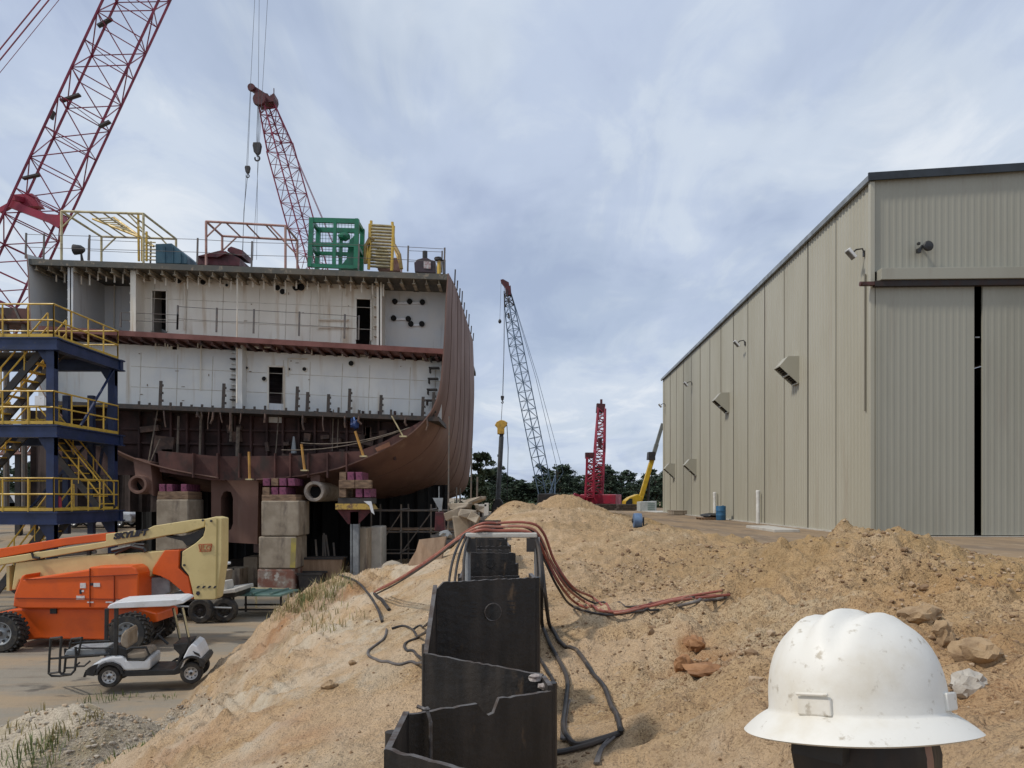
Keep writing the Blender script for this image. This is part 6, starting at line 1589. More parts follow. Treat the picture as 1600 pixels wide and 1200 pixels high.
# 3: pale blue crane with the vibrating hammer and its steel pile
Y3 = 100
c3 = thing('crawler_crane', 'pale blue lattice crane with a dark red tip right of the ship', 'crane', P(856, 795, Y3))
p3 = [(853, 772), (826, 640), (806, 540), (796, 478)]
for i in range(2): boom(c3, [(P(*p3[i], Y3), P(*p3[i + 1], Y3), 1.3, 1.3)], BLUEG, 1.3, .07, .034, R(42))
boom(c3, [(P(*p3[2], Y3), P(*p3[3], Y3), 1.3, .9)], BLUEG, 1.1, .075, .04, R(42), 'boom_section')
boom(c3, [(P(*p3[3], Y3), P(792, 454, Y3), .9, .5)], STEEL, .8, .08, .05, R(42), 'boom_head')
mb = MB(); mb.trace([(789, 448), (798, 446), (799, 460), (791, 461)], Y3 - .4, .8); mb.trace([(782, 437), (786, 436), (795, 441), (796, 448), (790, 450), (783, 441)], Y3 - .25, .5); mb.build('tip_jib', DKRED, c3)
mb = MB(); mb.tube([P(794, 489, Y3 - .9), P(796, 497, Y3 - .9)], .12, 6); mb.build_each('walkway_plate', STEEL, c3)
mb = MB(); mb.cut(); mb.tube([P(788, 448, Y3), P(787, 560, Y3), P(785, 618, Y3)], .025, 4); mb.cut(); mb.tube([P(790, 448, Y3), P(786, 618, Y3)], .025, 4); mb.cut(); mb.tube([P(785, 627, Y3), P(783, 660, Y3)], .035, 4); mb.cut(); mb.tube([P(783, 440, Y3), P(781, 500, Y3)], .02, 4); mb.build_each('load_line', CABLE, c3)
hookblock(c3, 785, 622, Y3, .55); mb = MB(); mb.lathe([(.05, -.3), (.2, -.15), (.22, 0), (.15, .2), (.04, .3)], P(781, 502, Y3), 10); mb.build('headache_ball', STEEL, c3)
mb = MB()
for x0, x1 in ((800, 880), (797, 872)): mb.cut(); mb.tube([P(797, 452, Y3), P(x0 + 40, 590, Y3), P(x1, 738, Y3 + 2)], .028, 4)
mb.tube([P(880, 738, Y3 + 2), P(848, 790, Y3)], .03, 4)
for px in (853, 866): mb.cut(); mb.tube([P(px, 790, Y3), P(868, 742, Y3 + 1)], .1, 5)
mb.build_each('pendant', BLUEG, c3)
crawler(c3, P(856, 797, Y3), math.pi * .5, .7, STEEL)
Yh = 97
vh = thing('vibro_hammer', 'yellow vibrating pile hammer hanging from the pale blue crane', 'pile hammer', P(783, 668, Yh))
mb = MB(); mb.trace([(776, 659), (780, 657), (783, 656), (788, 657), (793, 660), (792, 664), (788, 668), (788, 678), (777, 678), (777, 668), (773, 664)], Yh - .4, .9); mb.build('body', pm('hammer yellow', (.62, .36, .05), (.42, .24, .05), 3, rough=.5), vh, bevel=.06)
mb = MB(); mb.trace([(780, 678), (787, 678), (786, 684), (781, 684)], Yh - .2, .5); mb.build('clamp', STEEL, vh); mb = MB(); mb.tube([P(792, 664, Yh), P(794, 700, Yh), P(792, 790, Yh + 1)], .05, 5); mb.build('hydraulic_hose', BLACK, vh)
mb = MB(); mb.tube([P(783.5, 682, Yh), P(777, 800, Yh)], .30, 12); mb.box(P(782, 712, Yh) + Vector((-.3, 0, 0)), (.2, .3, .3)); tag(mb.build('steel_pile', pm('pile steel', (.075, .08, .085), (.05, .05, .05), 1, rough=.6), smooth=True), 'dark grey steel pile held upright under the yellow hammer', 'pile')
mb = MB(); mb.trace([(767, 812), (768, 790), (773, 780), (781, 778), (786, 785), (786, 812)], 60, 1.2); tag(mb.build('pile_guide', STEEL, bevel=.1), 'dark blocky pile guide at the foot of the steel pile', 'guide')

# 4: red crane seen end on
Y4 = 92
c4 = thing('crawler_crane', 'bright red crane with a short upright boom near the middle of the yard', 'crane', P(932, 796, Y4))
boom(c4, [(P(933, 776, Y4), P(937, 700, Y4 + 2), 1.15, 1.15), (P(937, 700, Y4 + 2), P(940, 640, Y4 + 3), 1.15, .85)], REDB, .75, .12, .06, 0)
mb = MB(); mb.trace([(933, 630), (946, 631), (945, 644), (932, 644)], Y4 + 2.6, .9); mb.tube([P(939.5, 624, Y4 + 3), P(939.5, 632, Y4 + 3)], .15, 6); mb.build('boom_head', DKRED, c4)
boom(c4, [(P(921, 778, Y4 - 1.5), P(923, 716, Y4 - 1), .95, .8)], REDB, .7, .11, .06, 0, 'mast')
mb = MB(); mb.trace([(915, 707), (929, 707), (929, 716), (915, 716)], Y4 - 1.4, .9); mb.cut(); mb.trace([(935, 684), (941, 684), (940, 700), (935, 700)], Y4 + 1, .4); mb.build_each('mast_head', DKRED, c4)
mb = MB()
for x in (916, 928): mb.cut(); mb.tube([P(x, 714, Y4 - 1.4), P(x - 1, 776, Y4 - 2)], .05, 4)
for x in (934, 945): mb.cut(); mb.tube([P(x, 636, Y4 + 2), P(x - 3, 715, Y4)], .05, 4)
mb.build_each('pendant', REDB, c4)
crawler(c4, P(926, 797, Y4), math.pi * .86, .62, REDB)
mb = MB(); mb.trace([(899, 770), (907, 774), (914, 778), (914, 790), (902, 788), (893, 777)], Y4 - 1, 1.2); mb.build('gantry_frame', REDB, c4)
p = P(905, 784, Y4)

# 5: yellow telescopic crane leaning behind the building
Y5 = 88
c5 = thing('mobile_crane', 'yellow mobile crane whose telescopic boom leans behind the beige building', 'crane', P(990, 800, Y5))
mb = MB(); mb.beam(P(999, 786, Y5), P(1019, 718, Y5), .5, .62, up=(0, 1, 0)); mb.build('boom_base', pm('crane yellow', (.60, .38, .02), (.46, .29, .02), 2, rough=.4), c5, bevel=.05)
CY = MATS['crane yellow']
mb = MB(); mb.beam(P(1017.5, 723, Y5), P(1026, 694, Y5), .42, .5, up=(0, 1, 0)); mb.beam(P(1025, 697, Y5), P(1035.5, 662, Y5), .36, .42, up=(0, 1, 0)); mb.build('telescope_section', pm('grey boom', (.14, .15, .14), (.2, .2, .17), 2), c5)
mb = MB(); mb.trace([(1014, 706), (1024, 706), (1024, 719), (1013, 718)], Y5 - .6, 1.2); mb.build('boom_collar', STEEL, c5)
mb = MB(); mb.tube([P(1012, 786, Y5), P(1014, 742, Y5)], .16, 8); mb.build('luffing_cylinder', STEEL, c5)
mb = MB(); mb.trace([(976, 795), (977, 783), (984, 777), (997, 772), (1003, 776), (1003, 792), (998, 796)], Y5 - 1.2, 2.4); mb.build('house', CY, c5, bevel=.08)
mb = MB(); mb.trace([(978, 784), (984, 779), (988, 779), (988, 789), (978, 790)], Y5 - 1.24, .3); mb.build('window', GLASS, c5)
mb = MB(); mb.trace([(944, 794), (1012, 794), (1012, 801), (944, 801)], Y5 - 1.3, 2.6); mb.build('carrier', STEEL, c5, bevel=.05)
for k in range(4): wheel(c5, (P(952 + k * 17, 803, Y5).x, Y5 - 1.3, P(0, 802, Y5).z), .5, .35, BLACK, False, 6)
gen = thing('generator_box', 'pale grey generator box at the far corner of the beige building', 'generator', P(1014, 803, 78))
mb = MB(); mb.trace([(1000, 784), (1026, 783), (1026, 803), (1000, 803)], 78, 2); mb.build('casing', pm('pale box', (.45, .47, .46), (.36, .39, .38), 3), gen, bevel=.05); mb = MB()
for k in range(5): mb.trace([(1012, 786 + 3 * k), (1023, 786 + 3 * k), (1023, 787.3 + 3 * k), (1012, 787.3 + 3 * k)], 77.97, .04)
mb.build('vent', pm('green grey', (.2, .27, .24), None), gen)

for k, (px, py, Y, w, lab) in enumerate(((955, 800, 84, 3.2, 'dark timber mat stack on the ground right of the bright red crane'), (978, 801, 82, 2.0, 'smaller dark timber mat stack left of the pale generator box'))):
    p = P(px, 803, Y); p.z = H(p.x, Y); t = thing('mat_stack', lab, 'mats', p); rk = random.Random(k)
    for j in range(3): mb = MB(); mb.box(p + Vector((rk.uniform(-.15, .15), 0, .12 + .23 * j)), (w, 1.8, .21)); mb.build('mat', BARK, t, bevel=.02)
# ---------------------------------------------------------------- the sheet pile wall
PILE = pm('sheet pile steel', (.022, .0215, .022), (.055, .046, .039), 2.6, rough=.5, metal=.4, stretch=(1.6, 1.6, .3), col3=(.17, .115, .07), scale3=6.5, lo3=.585, hi3=.74, stretch3=(1, 1, .35), bump=.35, bscale=14, rvar=.22)
PEDGE = pm('flame cut edge', (.13, .12, .115), (.07, .05, .04), 14, rough=.6, metal=.3)
WEBS = [((-.45, 2.77), (.17, 2.45), 3.095, 3.05), ((-.45, 3.27), (.18, 3.60), 3.08, 3.085), ((-.45, 4.00), (.155, 3.80), 3.19, 3.125), ((-.45, 4.5), (.14, 4.72), 3.505, 3.512),
        ((-.47, 5.25), (.12, 5.02), 3.1, 3.08), ((-.48, 5.75), (.11, 5.98), 3.05, 3.08), ((-.50, 6.5), (.09, 6.3), 3.06, 3.1), ((-.52, 7.0), (.08, 7.2), 3.08, 3.1), ((-.56, 8.25), (.08, 8.2), 3.15, 3.17),
        ((-.59, 9.4), (.045, 9.4), 3.33, 3.325), ((-.61, 10.1), (.02, 9.9), 3.2, 3.2), ((-.63, 10.6), (.0, 10.8), 3.2, 3.2), ((-.66, 11.7), (-.03, 11.5), 3.22, 3.22), ((-.68, 12.3), (-.05, 12.5), 3.22, 3.22), ((-.71, 13.7), (-.08, 13.7), 3.27, 3.265),
        ((-.75, 15.2), (-.12, 15.2), 3.18, 3.18), ((-.80, 17.0), (-.17, 17.0), 3.2, 3.2), ((-.86, 19.2), (-.24, 19.2), 3.25, 3.25), ((-.95, 22), (-.32, 22), 3.36, 3.36)]
LABS = ['nearest black sheet pile, cut off low by the bottom of the photo', 'wide black sheet pile in front with a notch in its top edge', 'black sheet pile slanting back behind the notched one', 'tallest black sheet pile with a round lifting hole and scratches',
        None, None, None, None, 'narrow low sheet pile just behind the tallest one', 'sheet pile with a faint round mark behind the tallest one', None, None, None, None, 'dark sheet pile right under the pale hose frame', None, None, None, 'farthest sheet pile, a small dark box with a pale top']
rr = random.Random(2)
for i, ((x0, y0), (x1, y1), z0, z1) in enumerate(WEBS):
    t = thing('sheet_pile', LABS[i] or 'low sheet pile hidden in the row behind the tallest one', 'sheet pile', ((x0 + x1) / 2, (y0 + y1) / 2, 1.6), 'black sheet piles of the wall')
    a, b = Vector((x0, y0, 0)), Vector((x1, y1, 0)); d = (b - a).normalized(); nrm = Vector((-d.y, d.x, 0)) * .012
    # top edge, roughly flame cut
    n = 26; tops = []
    for k in range(n + 1):
        f = k / n; z = z0 + (z1 - z0) * f + (rr.random() - .5) * (.007 if i < 4 else .012)
        if i == 1:
            u = (f - .545) / .055
            if abs(u) < 1: z -= .055 * math.sqrt(1 - u * u) + .004
            if f > .6: z += .010
        if i == 3: z -= .05 * max(0, 1 - f / .08)
        tops.append((f, z))
    zb = 1.4
    mb = MB(); vs = []
    for f, z in tops:
        p = a.lerp(b, f)
        vs += [p - nrm + Vector((0, 0, zb)), p - nrm + Vector((0, 0, z)), p + nrm + Vector((0, 0, z)), p + nrm + Vector((0, 0, zb))]
    fs = []; mi = []
    for k in range(n):
        q = k * 4
        fs += [(q, q + 4, q + 5, q + 1), (q + 3, q + 2, q + 6, q + 7)]; mi += [0, 0]
        fs += [(q + 1, q + 5, q + 6, q + 2)]; mi += [1]
    fs += [(0, 1, 2, 3), (4 * n + 3, 4 * n + 2, 4 * n + 1, 4 * n)]; mi += [0, 0]
    mb.v = [tuple(v) for v in vs]; mb.f = fs; mb.m = mi
    mb.build('web', [PILE, PEDGE], t)
    # flange towards the next web, on alternate sides, with the curled interlock
    if i + 1 < len(WEBS):
        nxt = WEBS[i + 1]; right = i % 2 == 1
        e, g = (Vector((x1, y1, 0)), Vector((*nxt[1], 0))) if right else (Vector((x0, y0, 0)), Vector((*nxt[0], 0)))
        zt_ = (max(z1, nxt[3]) if right else (max(z0, nxt[2]))) - .004
        zs_ = (zt_, zt_)
        if i == 2: zs_ = (3.19, 3.49); zt_ = 3.2
        if i > 3: zs_ = (min(z0, nxt[2]) - .01,) * 2
        if i > 3: zt_ = min(z0, nxt[2]) - .01
        mb = MB(); u = (g - e).normalized() if (g - e).length > 0 else Vector((0, 1, 0)); s = Vector((-u.y, u.x, 0)) * .012
        vv = [e - s, e + s, g + s, g - s]
        mb.add([v + Vector((0, 0, zb)) for v in vv] + [v + Vector((0, 0, zs_[0 if k_ < 2 else 1])) for k_, v in enumerate(vv)], [(0, 1, 5, 4), (1, 2, 6, 5), (2, 3, 7, 6), (3, 0, 4, 7)], 0)
        mb.add([v + Vector((0, 0, zs_[0 if k_ < 2 else 1] + .0005)) for k_, v in enumerate(vv)], [(0, 1, 2, 3)], 1)
        mb.build('flange', [PILE, PEDGE], t)
        mb = MB(); q = e.lerp(g, .5) + Vector(((.022 if right else -.022), 0, 0)); mb.tube([q + Vector((0, 0, zb)), q + Vector((0, 0, zt_ - .01))], .028, 8); mb.build('interlock', PILE, t)
    if i in (3, 9):
        mb = MB(); c = a.lerp(b, .56 if i == 3 else .5) - nrm * 1.3; c.z = z0 - (.19 if i == 3 else .13); pts = [c + d * (.052 * math.cos(q)) + Vector((0, 0, .052 * math.sin(q))) for q in np.linspace(0, 6.2832, 22)]
        mb.tube(pts, .0042, 5); mb.build('lifting_hole', PEDGE if i == 3 else PILE, t)
        mb = MB(); mb.lathe([(.048, -.002), (.048, .004)], c, 20, 'Y'); mb.build('hole_plug', PILE, t)
        if i == 3:
            mb = MB()
            for k in range(4):
                for o in (-.12, .115):
                    q = c + d * o + Vector((0, -.004, .06 - .026 * k)); mb.cut(); mb.box(q, (.045, .004, .007))
            mb.build_each('scratch_mark', pm('scratch', (.018, .016, .015), None, rough=.4), t)
# bits of rag and weld at the joints
mb = MB(); mb.blob((.115, 3.78, 3.115), (.035, .03, .02), 5, 2, .35); mb.blob((.15, 3.72, 3.09), (.03, .02, .015), 6, 2, .35); tag(mb.build('rag', pm('rag grey', (.35, .31, .28), (.25, .2, .18), 30)), 'grey rag caught in the corner of two sheet piles', 'rag')
mb = MB(); mb.tube([(-.405, 3.28, 3.11), (-.36, 3.26, 3.10), (-.345, 3.255, 3.05), (-.345, 3.255, 2.6)], .008, 6); mb.blob((-.36, 3.26, 3.105), (.012, .012, .01), 9, 2, .2); tag(mb.build('steel_rod', PEDGE), 'thin bent rod hanging inside the notched sheet pile', 'rod')

# ---- guide frame straddling the wall, carrying the hoses
YG = 8.0
fr = thing('hose_gantry', 'pale steel guide frame straddling the sheet piles under the hoses', 'gantry', (-.1, YG, 2.3))
xl, xr = P(728, 0, YG).x, P(839, 0, YG).x; zt_ = P(0, 836, YG).z
mb = MB(); mb.box(((xl + xr) / 2, YG, zt_), (xr - xl, .16, .05)); mb.build('cross_beam', CONCW, fr, bevel=.012)
for x in (xl + .02, xr):
    mb = MB(); zb = H(x, YG) - .1; mb.tube([(x, YG, zb), (x, YG, zt_ - .02)], .030, 8); mb.build('leg', GREYP, fr)
mb = MB()
for x in (xl + .06, xr - .06): mb.box((x, YG - .05, zt_ - .10), (.10, .05, .14))
mb.build('bracket', STEEL, fr)
# ---- hoses and cables
HRED = pm('rust red hose', (.30, .085, .055), (.22, .06, .042), 3, rough=.6, col3=(.33, .2, .14), scale3=10)
HPINK = pm('faded red hose', (.38, .16, .11), (.28, .10, .07), 3, rough=.65, col3=(.42, .3, .22), scale3=9)
HBLK = pm('black cable', (.02, .019, .02), (.07, .055, .045), 4, rough=.6, col3=(.2, .15, .1), scale3=7, lo3=.6, hi3=.8)
HGRY = pm('dusty grey cable', (.13, .115, .105), (.07, .062, .06), 4, rough=.65)
def on(px, py, h=.0):
    g = G(px, py); return g + Vector((0, 0, h))
def hose(pts, r, m, label, cat='hose', group=None, n=7, lift=True):
    q = smooth_path(pts, n)
    if lift: q = [Vector((p.x, p.y, max(p.z, H(p.x, p.y) + r * .75))) for p in q]
    mb = MB(); mb.tube(q, r, 8); return tag(mb.build('hose' if cat == 'hose' else 'cable', m, smooth=True), label, cat, group)
for k, (dx, dy, m, r, lab, le, re, rr_) in enumerate((
        (0, 1, HRED, .0155, 'rust red hose, lowest strand of the bundle draped over the pale frame', (585, 925), (1140, 934), 0), (2, -4, HPINK, .0145, 'faded red hose, middle strand of the bundle draped over the pale frame', (590, 921), (1118, 933), 5),
        (6, -9, HRED, .0145, 'rust red hose, upper strand of the bundle draped over the pale frame', (596, 918), (1128, 929), 11), (-4, 4, HBLK, .014, 'black hose running under the red bundle over the pale frame', (588, 928), (1030, 958), -4))):
    e0 = P(le[0], le[1], 13.4); e0.z = max(e0.z, H(e0.x, e0.y) + .02)
    pts = [e0, e0.lerp(P(735 + dx, 832 + dy, 8.0), .33) + Vector((0, 0, -.04)), e0.lerp(P(735 + dx, 832 + dy, 8.0), .7) + Vector((0, 0, -.03)), P(735 + dx, 832 + dy, 8.02 + .03 * k), P(780, 828 + dy * 1.2, 8.0 + .04 * k), P(822 + dx, 829 + dy * 1.3, 8.0 + .03 * k), P(840 + dx + rr_ * .3, 842 + dy, 8.05 + .03 * k),
           P(856 + rr_, 878, 8.2), P(878 + rr_ * 1.6, 918, 8.3), on(903 + rr_ * 2, 948 - rr_ * .9, .03), on(950 + rr_ * .8, 966 - rr_ * .5, .03), on(1000, 958 - rr_ * .4, .03), on(1055, 943 - rr_ * .3, .03), on(re[0], re[1], .02)]
    if lab.startswith('black'): pts = pts[:-2] + [on(*re, .02)]
    hose(pts, r, m, lab, group='hoses over the pale frame')
hose([P(742, 838, 8), P(790, 822, 8.1), P(826, 826, 8.1), P(846, 848, 8.1), P(866, 885, 8.3), P(893, 920, 8.7), on(930, 946, .02), on(985, 953, .02), on(1040, 944, .02), on(1085, 937, .02)], .012, HBLK, 'thin dark hose looping highest above the bundle on the right bank', group='hoses over the pale frame')
hose([on(1060, 952, .02), on(1090, 946, .02), on(1115, 942, .02), on(1135, 936, .02)], .018, HGRY, 'short dusty grey hose end beside the tip of the red bundle', group='hoses over the pale frame')
for k, (a, b) in enumerate((((722, 840), (702, 905)), ((727, 842), (711, 905)), ((731, 842), (724, 890)))):
    t0 = P(*a, 7.9); t1 = P(*b, 7.4); t2 = Vector((t1.x - .02, t1.y, H(t1.x, t1.y) + .02))
    hose([P(738, 834, 8), t0, t1, t2], .013, HBLK, ('outermost', 'middle', 'innermost')[k] + ' black cable hanging from the left end of the pale frame', 'cable', 'cables from the pale frame')
hose([P(835, 838, 7.95), P(842, 860, 7.9), P(846, 920, 7.7), on(848, 985, .02), on(870, 1030, .02), on(886, 1065, .02), on(884, 1105, .02), on(880, 1140, .02), on(890, 1162, .02), on(905, 1170, .02), on(935, 1162, .02), on(968, 1152, .02)], .020, HBLK, 'dusty black cable running from the frame down to the lower end of the loop', 'cable', 'cables from the pale frame')
hose([P(837, 838, 7.95), P(845, 870, 7.9), P(852, 930, 7.7), on(860, 985, .02), on(882, 1013, .02), on(905, 1025, .02), on(925, 1055, .02), on(943, 1078, .02), on(955, 1110, .02), on(968, 1146, .02), on(966, 1152, .02), on(930, 1168, .02), on(885, 1178, .02), on(862, 1182, .02)], .020, HBLK, 'dusty black cable forming the wide right loop beside the sheet piles', 'cable', 'cables from the pale frame')
hose([P(833, 838, 7.95), P(838, 870, 7.9), P(839, 960, 7.5), on(838, 1022, .02), on(850, 1045, .02), on(868, 1076, .02)], .017, HBLK, 'short black cable ending beside the right edge of the slanting sheet pile', 'cable', 'cables from the pale frame')
for k in range(3):
    hose([on(884 + 3 * k, 1098, .02), on(879 + 3 * k, 1125, .02), on(877 + 3 * k, 1160, .02)], .009, HGRY, ('left', 'middle', 'right')[k] + ' thin grey wire lying along the black cable near the loop', 'cable', 'thin wires on the sand')
    hose([on(960 - 4 * k, 1160, .02), on(942 - 2 * k, 1175, .02), on(935 - 3 * k, 1200, .02)], .009, HGRY, ('right', 'middle', 'left')[k] + ' frayed grey wire end below the cable loop', 'cable', 'thin wires on the sand')
hose([on(530, 902, .03), on(556, 910, .03), on(575, 930, .03), on(590, 955, .03), on(597, 973, .01)], .022, HBLK, 'thick black cable crossing the crest of the left sand ridge', 'cable')
hose([on(604, 985, .0), on(600, 1000, .015), on(580, 1015, .015), on(575, 1025, .015), on(590, 1034, .015), on(620, 1040, .015), on(650, 1040, .015), P(664, 1034, 6.8)], .016, HGRY, 'grey cable forming the wide loop on the smooth left sand', 'cable')
hose([on(612, 984, .015), on(630, 980, .015), on(645, 986, .015), on(652, 996, .015), P(670, 985, 7.3)], .016, HBLK, 'black cable curling from the left sand to the pile wall, upper one', 'cable')
hose([on(655, 998, .015), on(634, 1007, .015), on(634, 1017, .015), on(650, 1026, .015), P(664, 1033, 6.9)], .016, HBLK, 'black cable curling from the left sand to the pile wall, lower one', 'cable')
hose([on(645, 985, .015), on(660, 982, .015), P(672, 970, 7.4), P(676, 955, 7.4)], .014, HBLK, 'short black cable rising along the left edge of the tallest sheet pile', 'cable')
hose([on(585, 930, .02), on(600, 945, .02), on(608, 955, .02)], .03, STEEL, 'dark twisted strap lying below the left end of the red hoses', 'cable')
# ---------------------------------------------------------------- the person in the white hard hat
HX, HY = P(1342, 0, 1.0).x, 1.0
HB = 3.726                      # where dome meets brim
FT = H(HX, HY)
per = thing('person', 'person in a dirty white full brim hard hat seen from behind', 'person', (HX, HY, FT))
YAW = R(-46)                                # turned to the right
Mz = Matrix.Rotation(YAW, 3, 'Z')
_v = Vector((HX, HY, 0)).normalized()        # head bowed a little, away from the photographer
TILT = Matrix.Rotation(R(-11), 3, 'X')
def W(x, y, z):
    v = Mz @ Vector((x, y, 0))
    if z > HB - .22:                         # the head and hat pivot at the neck
        k = min(1, (z - HB + .22) / .06)
        q = TILT @ Vector((v.x, v.y, z - (HB - .03))); v = v.lerp(Vector((q.x, q.y, 0)), k); z = z + (q.z + HB - .03 - z) * k
    return Vector((HX, HY, 0)) + v + Vector((0, 0, z))
TOP = HB + .145
S = TOP - FT                                 # height to hat top
HATM = pm('worn white hard hat', (.74, .715, .65), (.64, .59, .49), 9, lo=.45, hi=.75, rough=.55, col3=(.44, .39, .31), scale3=62, lo3=.575, hi3=.72, rvar=.12, bump=.05, bscale=90)
# shell: dome with three ridges running front to back, then the sloping brim
NT_, NR = 96, 26; vs = []; fs = []
def shell(t, th):
    """t 0..1 crown to dome foot, 1..1.6 brim"""
    ct, st_ = math.cos(th), math.sin(th)           # st_ > 0 is the front
    a, b = .106, .123
    if t <= 1:
        ang = t * math.pi / 2
        rr_ = math.sin(ang) ** .74; zz = math.cos(ang) ** .80 * .121
        x, y = a * rr_ * ct, b * rr_ * st_
        fade = 1 if st_ > -.2 else 1
        k = max(0, min(1, (1 - t) * 2.2)) * max(0, min(1, (zz - .055) / .05))
        bump = .0075 * math.exp(-(x / .0125) ** 2) + .0050 * (math.exp(-((x - .043) / .011) ** 2) + math.exp(-((x + .043) / .011) ** 2)) - .004 * (math.exp(-((x - .022) / .008) ** 2) + math.exp(-((x + .022) / .008) ** 2))
        zz += bump * k; x *= 1 + bump * k * .8
        return x, y, zz
    u = (t - 1) / .6
    x, y = (a + .034 * u) * ct, (b + .030 * u + (.012 * u if st_ > 0 else 0)) * st_
    return x, y, -.003 - .020 * u - .010 * u * u + .006 * u * abs(ct) ** 3
ts = [0.001] + [i / 16 for i in range(1, 17)] + [1.02, 1.06, 1.15, 1.3, 1.45, 1.56, 1.6]
for t in ts:
    for j in range(NT_): p = shell(t, 2 * math.pi * j / NT_); vs.append(W(p[0], p[1], HB + p[2]))
m = len(ts)
def qf(o): return [(o + i * NT_ + j, o + i * NT_ + (j + 1) % NT_, o + (i + 1) * NT_ + (j + 1) % NT_, o + (i + 1) * NT_ + j) for i in range(m - 1) for j in range(NT_)]
fs = qf(0)
cen = W(0, 0, HB); o = len(vs)
for v in list(vs): q = v - cen; vs.append(cen + Vector((q.x * .975, q.y * .975, q.z * .965 - .003)))
fs += [f[::-1] for f in qf(o)]
L_ = (m - 1) * NT_
fs += [(L_ + j, o + L_ + j, o + L_ + (j + 1) % NT_, L_ + (j + 1) % NT_) for j in range(NT_)] + [tuple(range(NT_))]
mb = MB(); mb.add(vs, fs); hat = mb.build('hard_hat', HATM, per, smooth=True, angle=60)
mb = MB(); q = W(0, -.121, HB + .008); mb.box(q, (.042, .008, .022), TILT @ Mz); mb.box(W(0, -.127, HB + .022), (.040, .006, .004), TILT @ Mz); mb.build('rear_slot', HATM, hat, bevel=.003)
mb = MB(); mb.box(W(.106, .02, HB + .012), (.007, .036, .022), TILT @ Mz); mb.cut(); mb.box(W(-.106, .02, HB + .012), (.007, .036, .022), TILT @ Mz); mb.build_each('side_slot', HATM, hat, bevel=.002)
mb = MB()
for a in range(4):
    th = math.pi / 4 + a * math.pi / 2; mb.beam(W(.10 * math.cos(th), .118 * math.sin(th), HB + .0), W(.03 * math.cos(th), .03 * math.sin(th), HB + .095), .02, .004)
pts = [W(.092 * math.cos(a), .108 * math.sin(a), HB - .022) for a in np.linspace(0, 6.283, 30)]
for i in range(29): mb.beam(pts[i], pts[i + 1], .004, .028)
mb.box(W(0, -.112, HB - .035), (.06, .02, .035), Mz); mb.build('suspension', BLACK, hat)
# head
SKIN = pm('skin', (.34, .19, .135), (.29, .15, .10), 8, rough=.55); HAIR = pm('dark hair', (.016, .012, .010), (.035, .025, .02), 40, rough=.6, stretch=(1, 1, .2))
V, F = ICO3
hz_ = HB - .055
def headshape(v):
    x, y, z = v
    X = x * .076; Y = y * .096; Z = z * .120
    if z < 0: X *= 1 - .22 * z * z; Y = Y * (1 - .10 * z * z) + (.018 * -z if y > 0 else .012 * -z)
    if y > .55 and -.25 < z < .15 : Y += .022 * max(0, 1 - abs(x) / .22) * max(0, 1 - abs(z + .08) / .22)   # nose
    if y > .5 and abs(z - .08) < .12 and abs(abs(x) - .36) < .2: Y -= .008                                   # eye sockets
    if y > .5 and abs(z + .42) < .06 and abs(x) < .32: Y += .005                                             # lips
    if y > .4 and abs(z + .75) < .18: Y += .008
    return W(X, Y + .012, hz_ + Z)
# body: one skinned figure, arms hanging, hands with fingers
nodes = []; edges = []; rads = []
def nd(p, r, par=None):
    nodes.append(p); rads.append(r)
    if par is not None: edges.append((par, len(nodes) - 1))
    return len(nodes) - 1
pel = nd(W(0, 0, FT + S * .50), .145)
sp1 = nd(W(0, -.01, FT + S * .60), .140, pel); sp2 = nd(W(0, -.02, FT + S * .70), .155, sp1); ch_ = nd(W(0, -.02, FT + S * .765), .150, sp2); nk0 = nd(W(0, -.02, FT + S * .815), .075, ch_)
nk1 = nd(W(0, .0, FT + S * .855), .058, nk0); nk2 = nd(W(0, .012, FT + S * .90), .060, nk1)
for s in (-1, 1):
    sh = nd(W(s * .185, -.02, FT + S * .785), .075, ch_); el = nd(W(s * .25, -.04, FT + S * .615), .055, sh); fa = nd(W(s * .262, .0, FT + S * .54), .046, el); wr_ = nd(W(s * .265, .045, FT + S * .475), .032, fa); pa = nd(W(s * .262, .06, FT + S * .43), .034, wr_)
    for f, ln in zip((-.03, -.01, .01, .03), (.07, .085, .08, .06)):
        k1 = nd(W(s * .262, .062 + f, FT + S * .405), .0095, pa); k2 = nd(W(s * .258, .068 + f, FT + S * .405 - ln * .5), .0088, k1); nd(W(s * .248, .072 + f, FT + S * .405 - ln), .0075, k2)
    tb = nd(W(s * .252, .10, FT + S * .43), .011, pa); nd(W(s * .245, .115, FT + S * .405), .009, tb)
    hp = nd(W(s * .10, 0, FT + S * .475), .105, pel); kn_ = nd(W(s * .115, .02, FT + S * .27), .068, hp); cf = nd(W(s * .12, -.01, FT + S * .18), .062, kn_); an = nd(W(s * .12, -.02, FT + S * .05), .045, cf); hl = nd(W(s * .12, -.05, FT + .03), .04, an); to = nd(W(s * .135, .13, FT + .035), .042, an)
me_ = bpy.data.meshes.new('body'); off = Vector(OFF[per.name]); me_.from_pydata([tuple(n_ - off) for n_ in nodes], edges, [])
bo = bpy.data.objects.new('body', me_); COL.objects.link(bo); bo.parent = per; OFF[bo.name] = OFF[per.name]
sk = bo.modifiers.new('skin', 'SKIN')
for i, sv in enumerate(me_.skin_vertices[0].data): sv.radius = (rads[i], rads[i] * (.72 if i in (pel, sp1, sp2, ch_) else 1)); sv.use_root = (i == pel)
sb = bo.modifiers.new('subdivision', 'SUBSURF'); sb.levels = 2; sb.render_levels = 2
dg = bpy.context.evaluated_depsgraph_get(); me2 = bpy.data.meshes.new_from_object(bo.evaluated_get(dg)); bo.modifiers.clear(); bo.data = me2
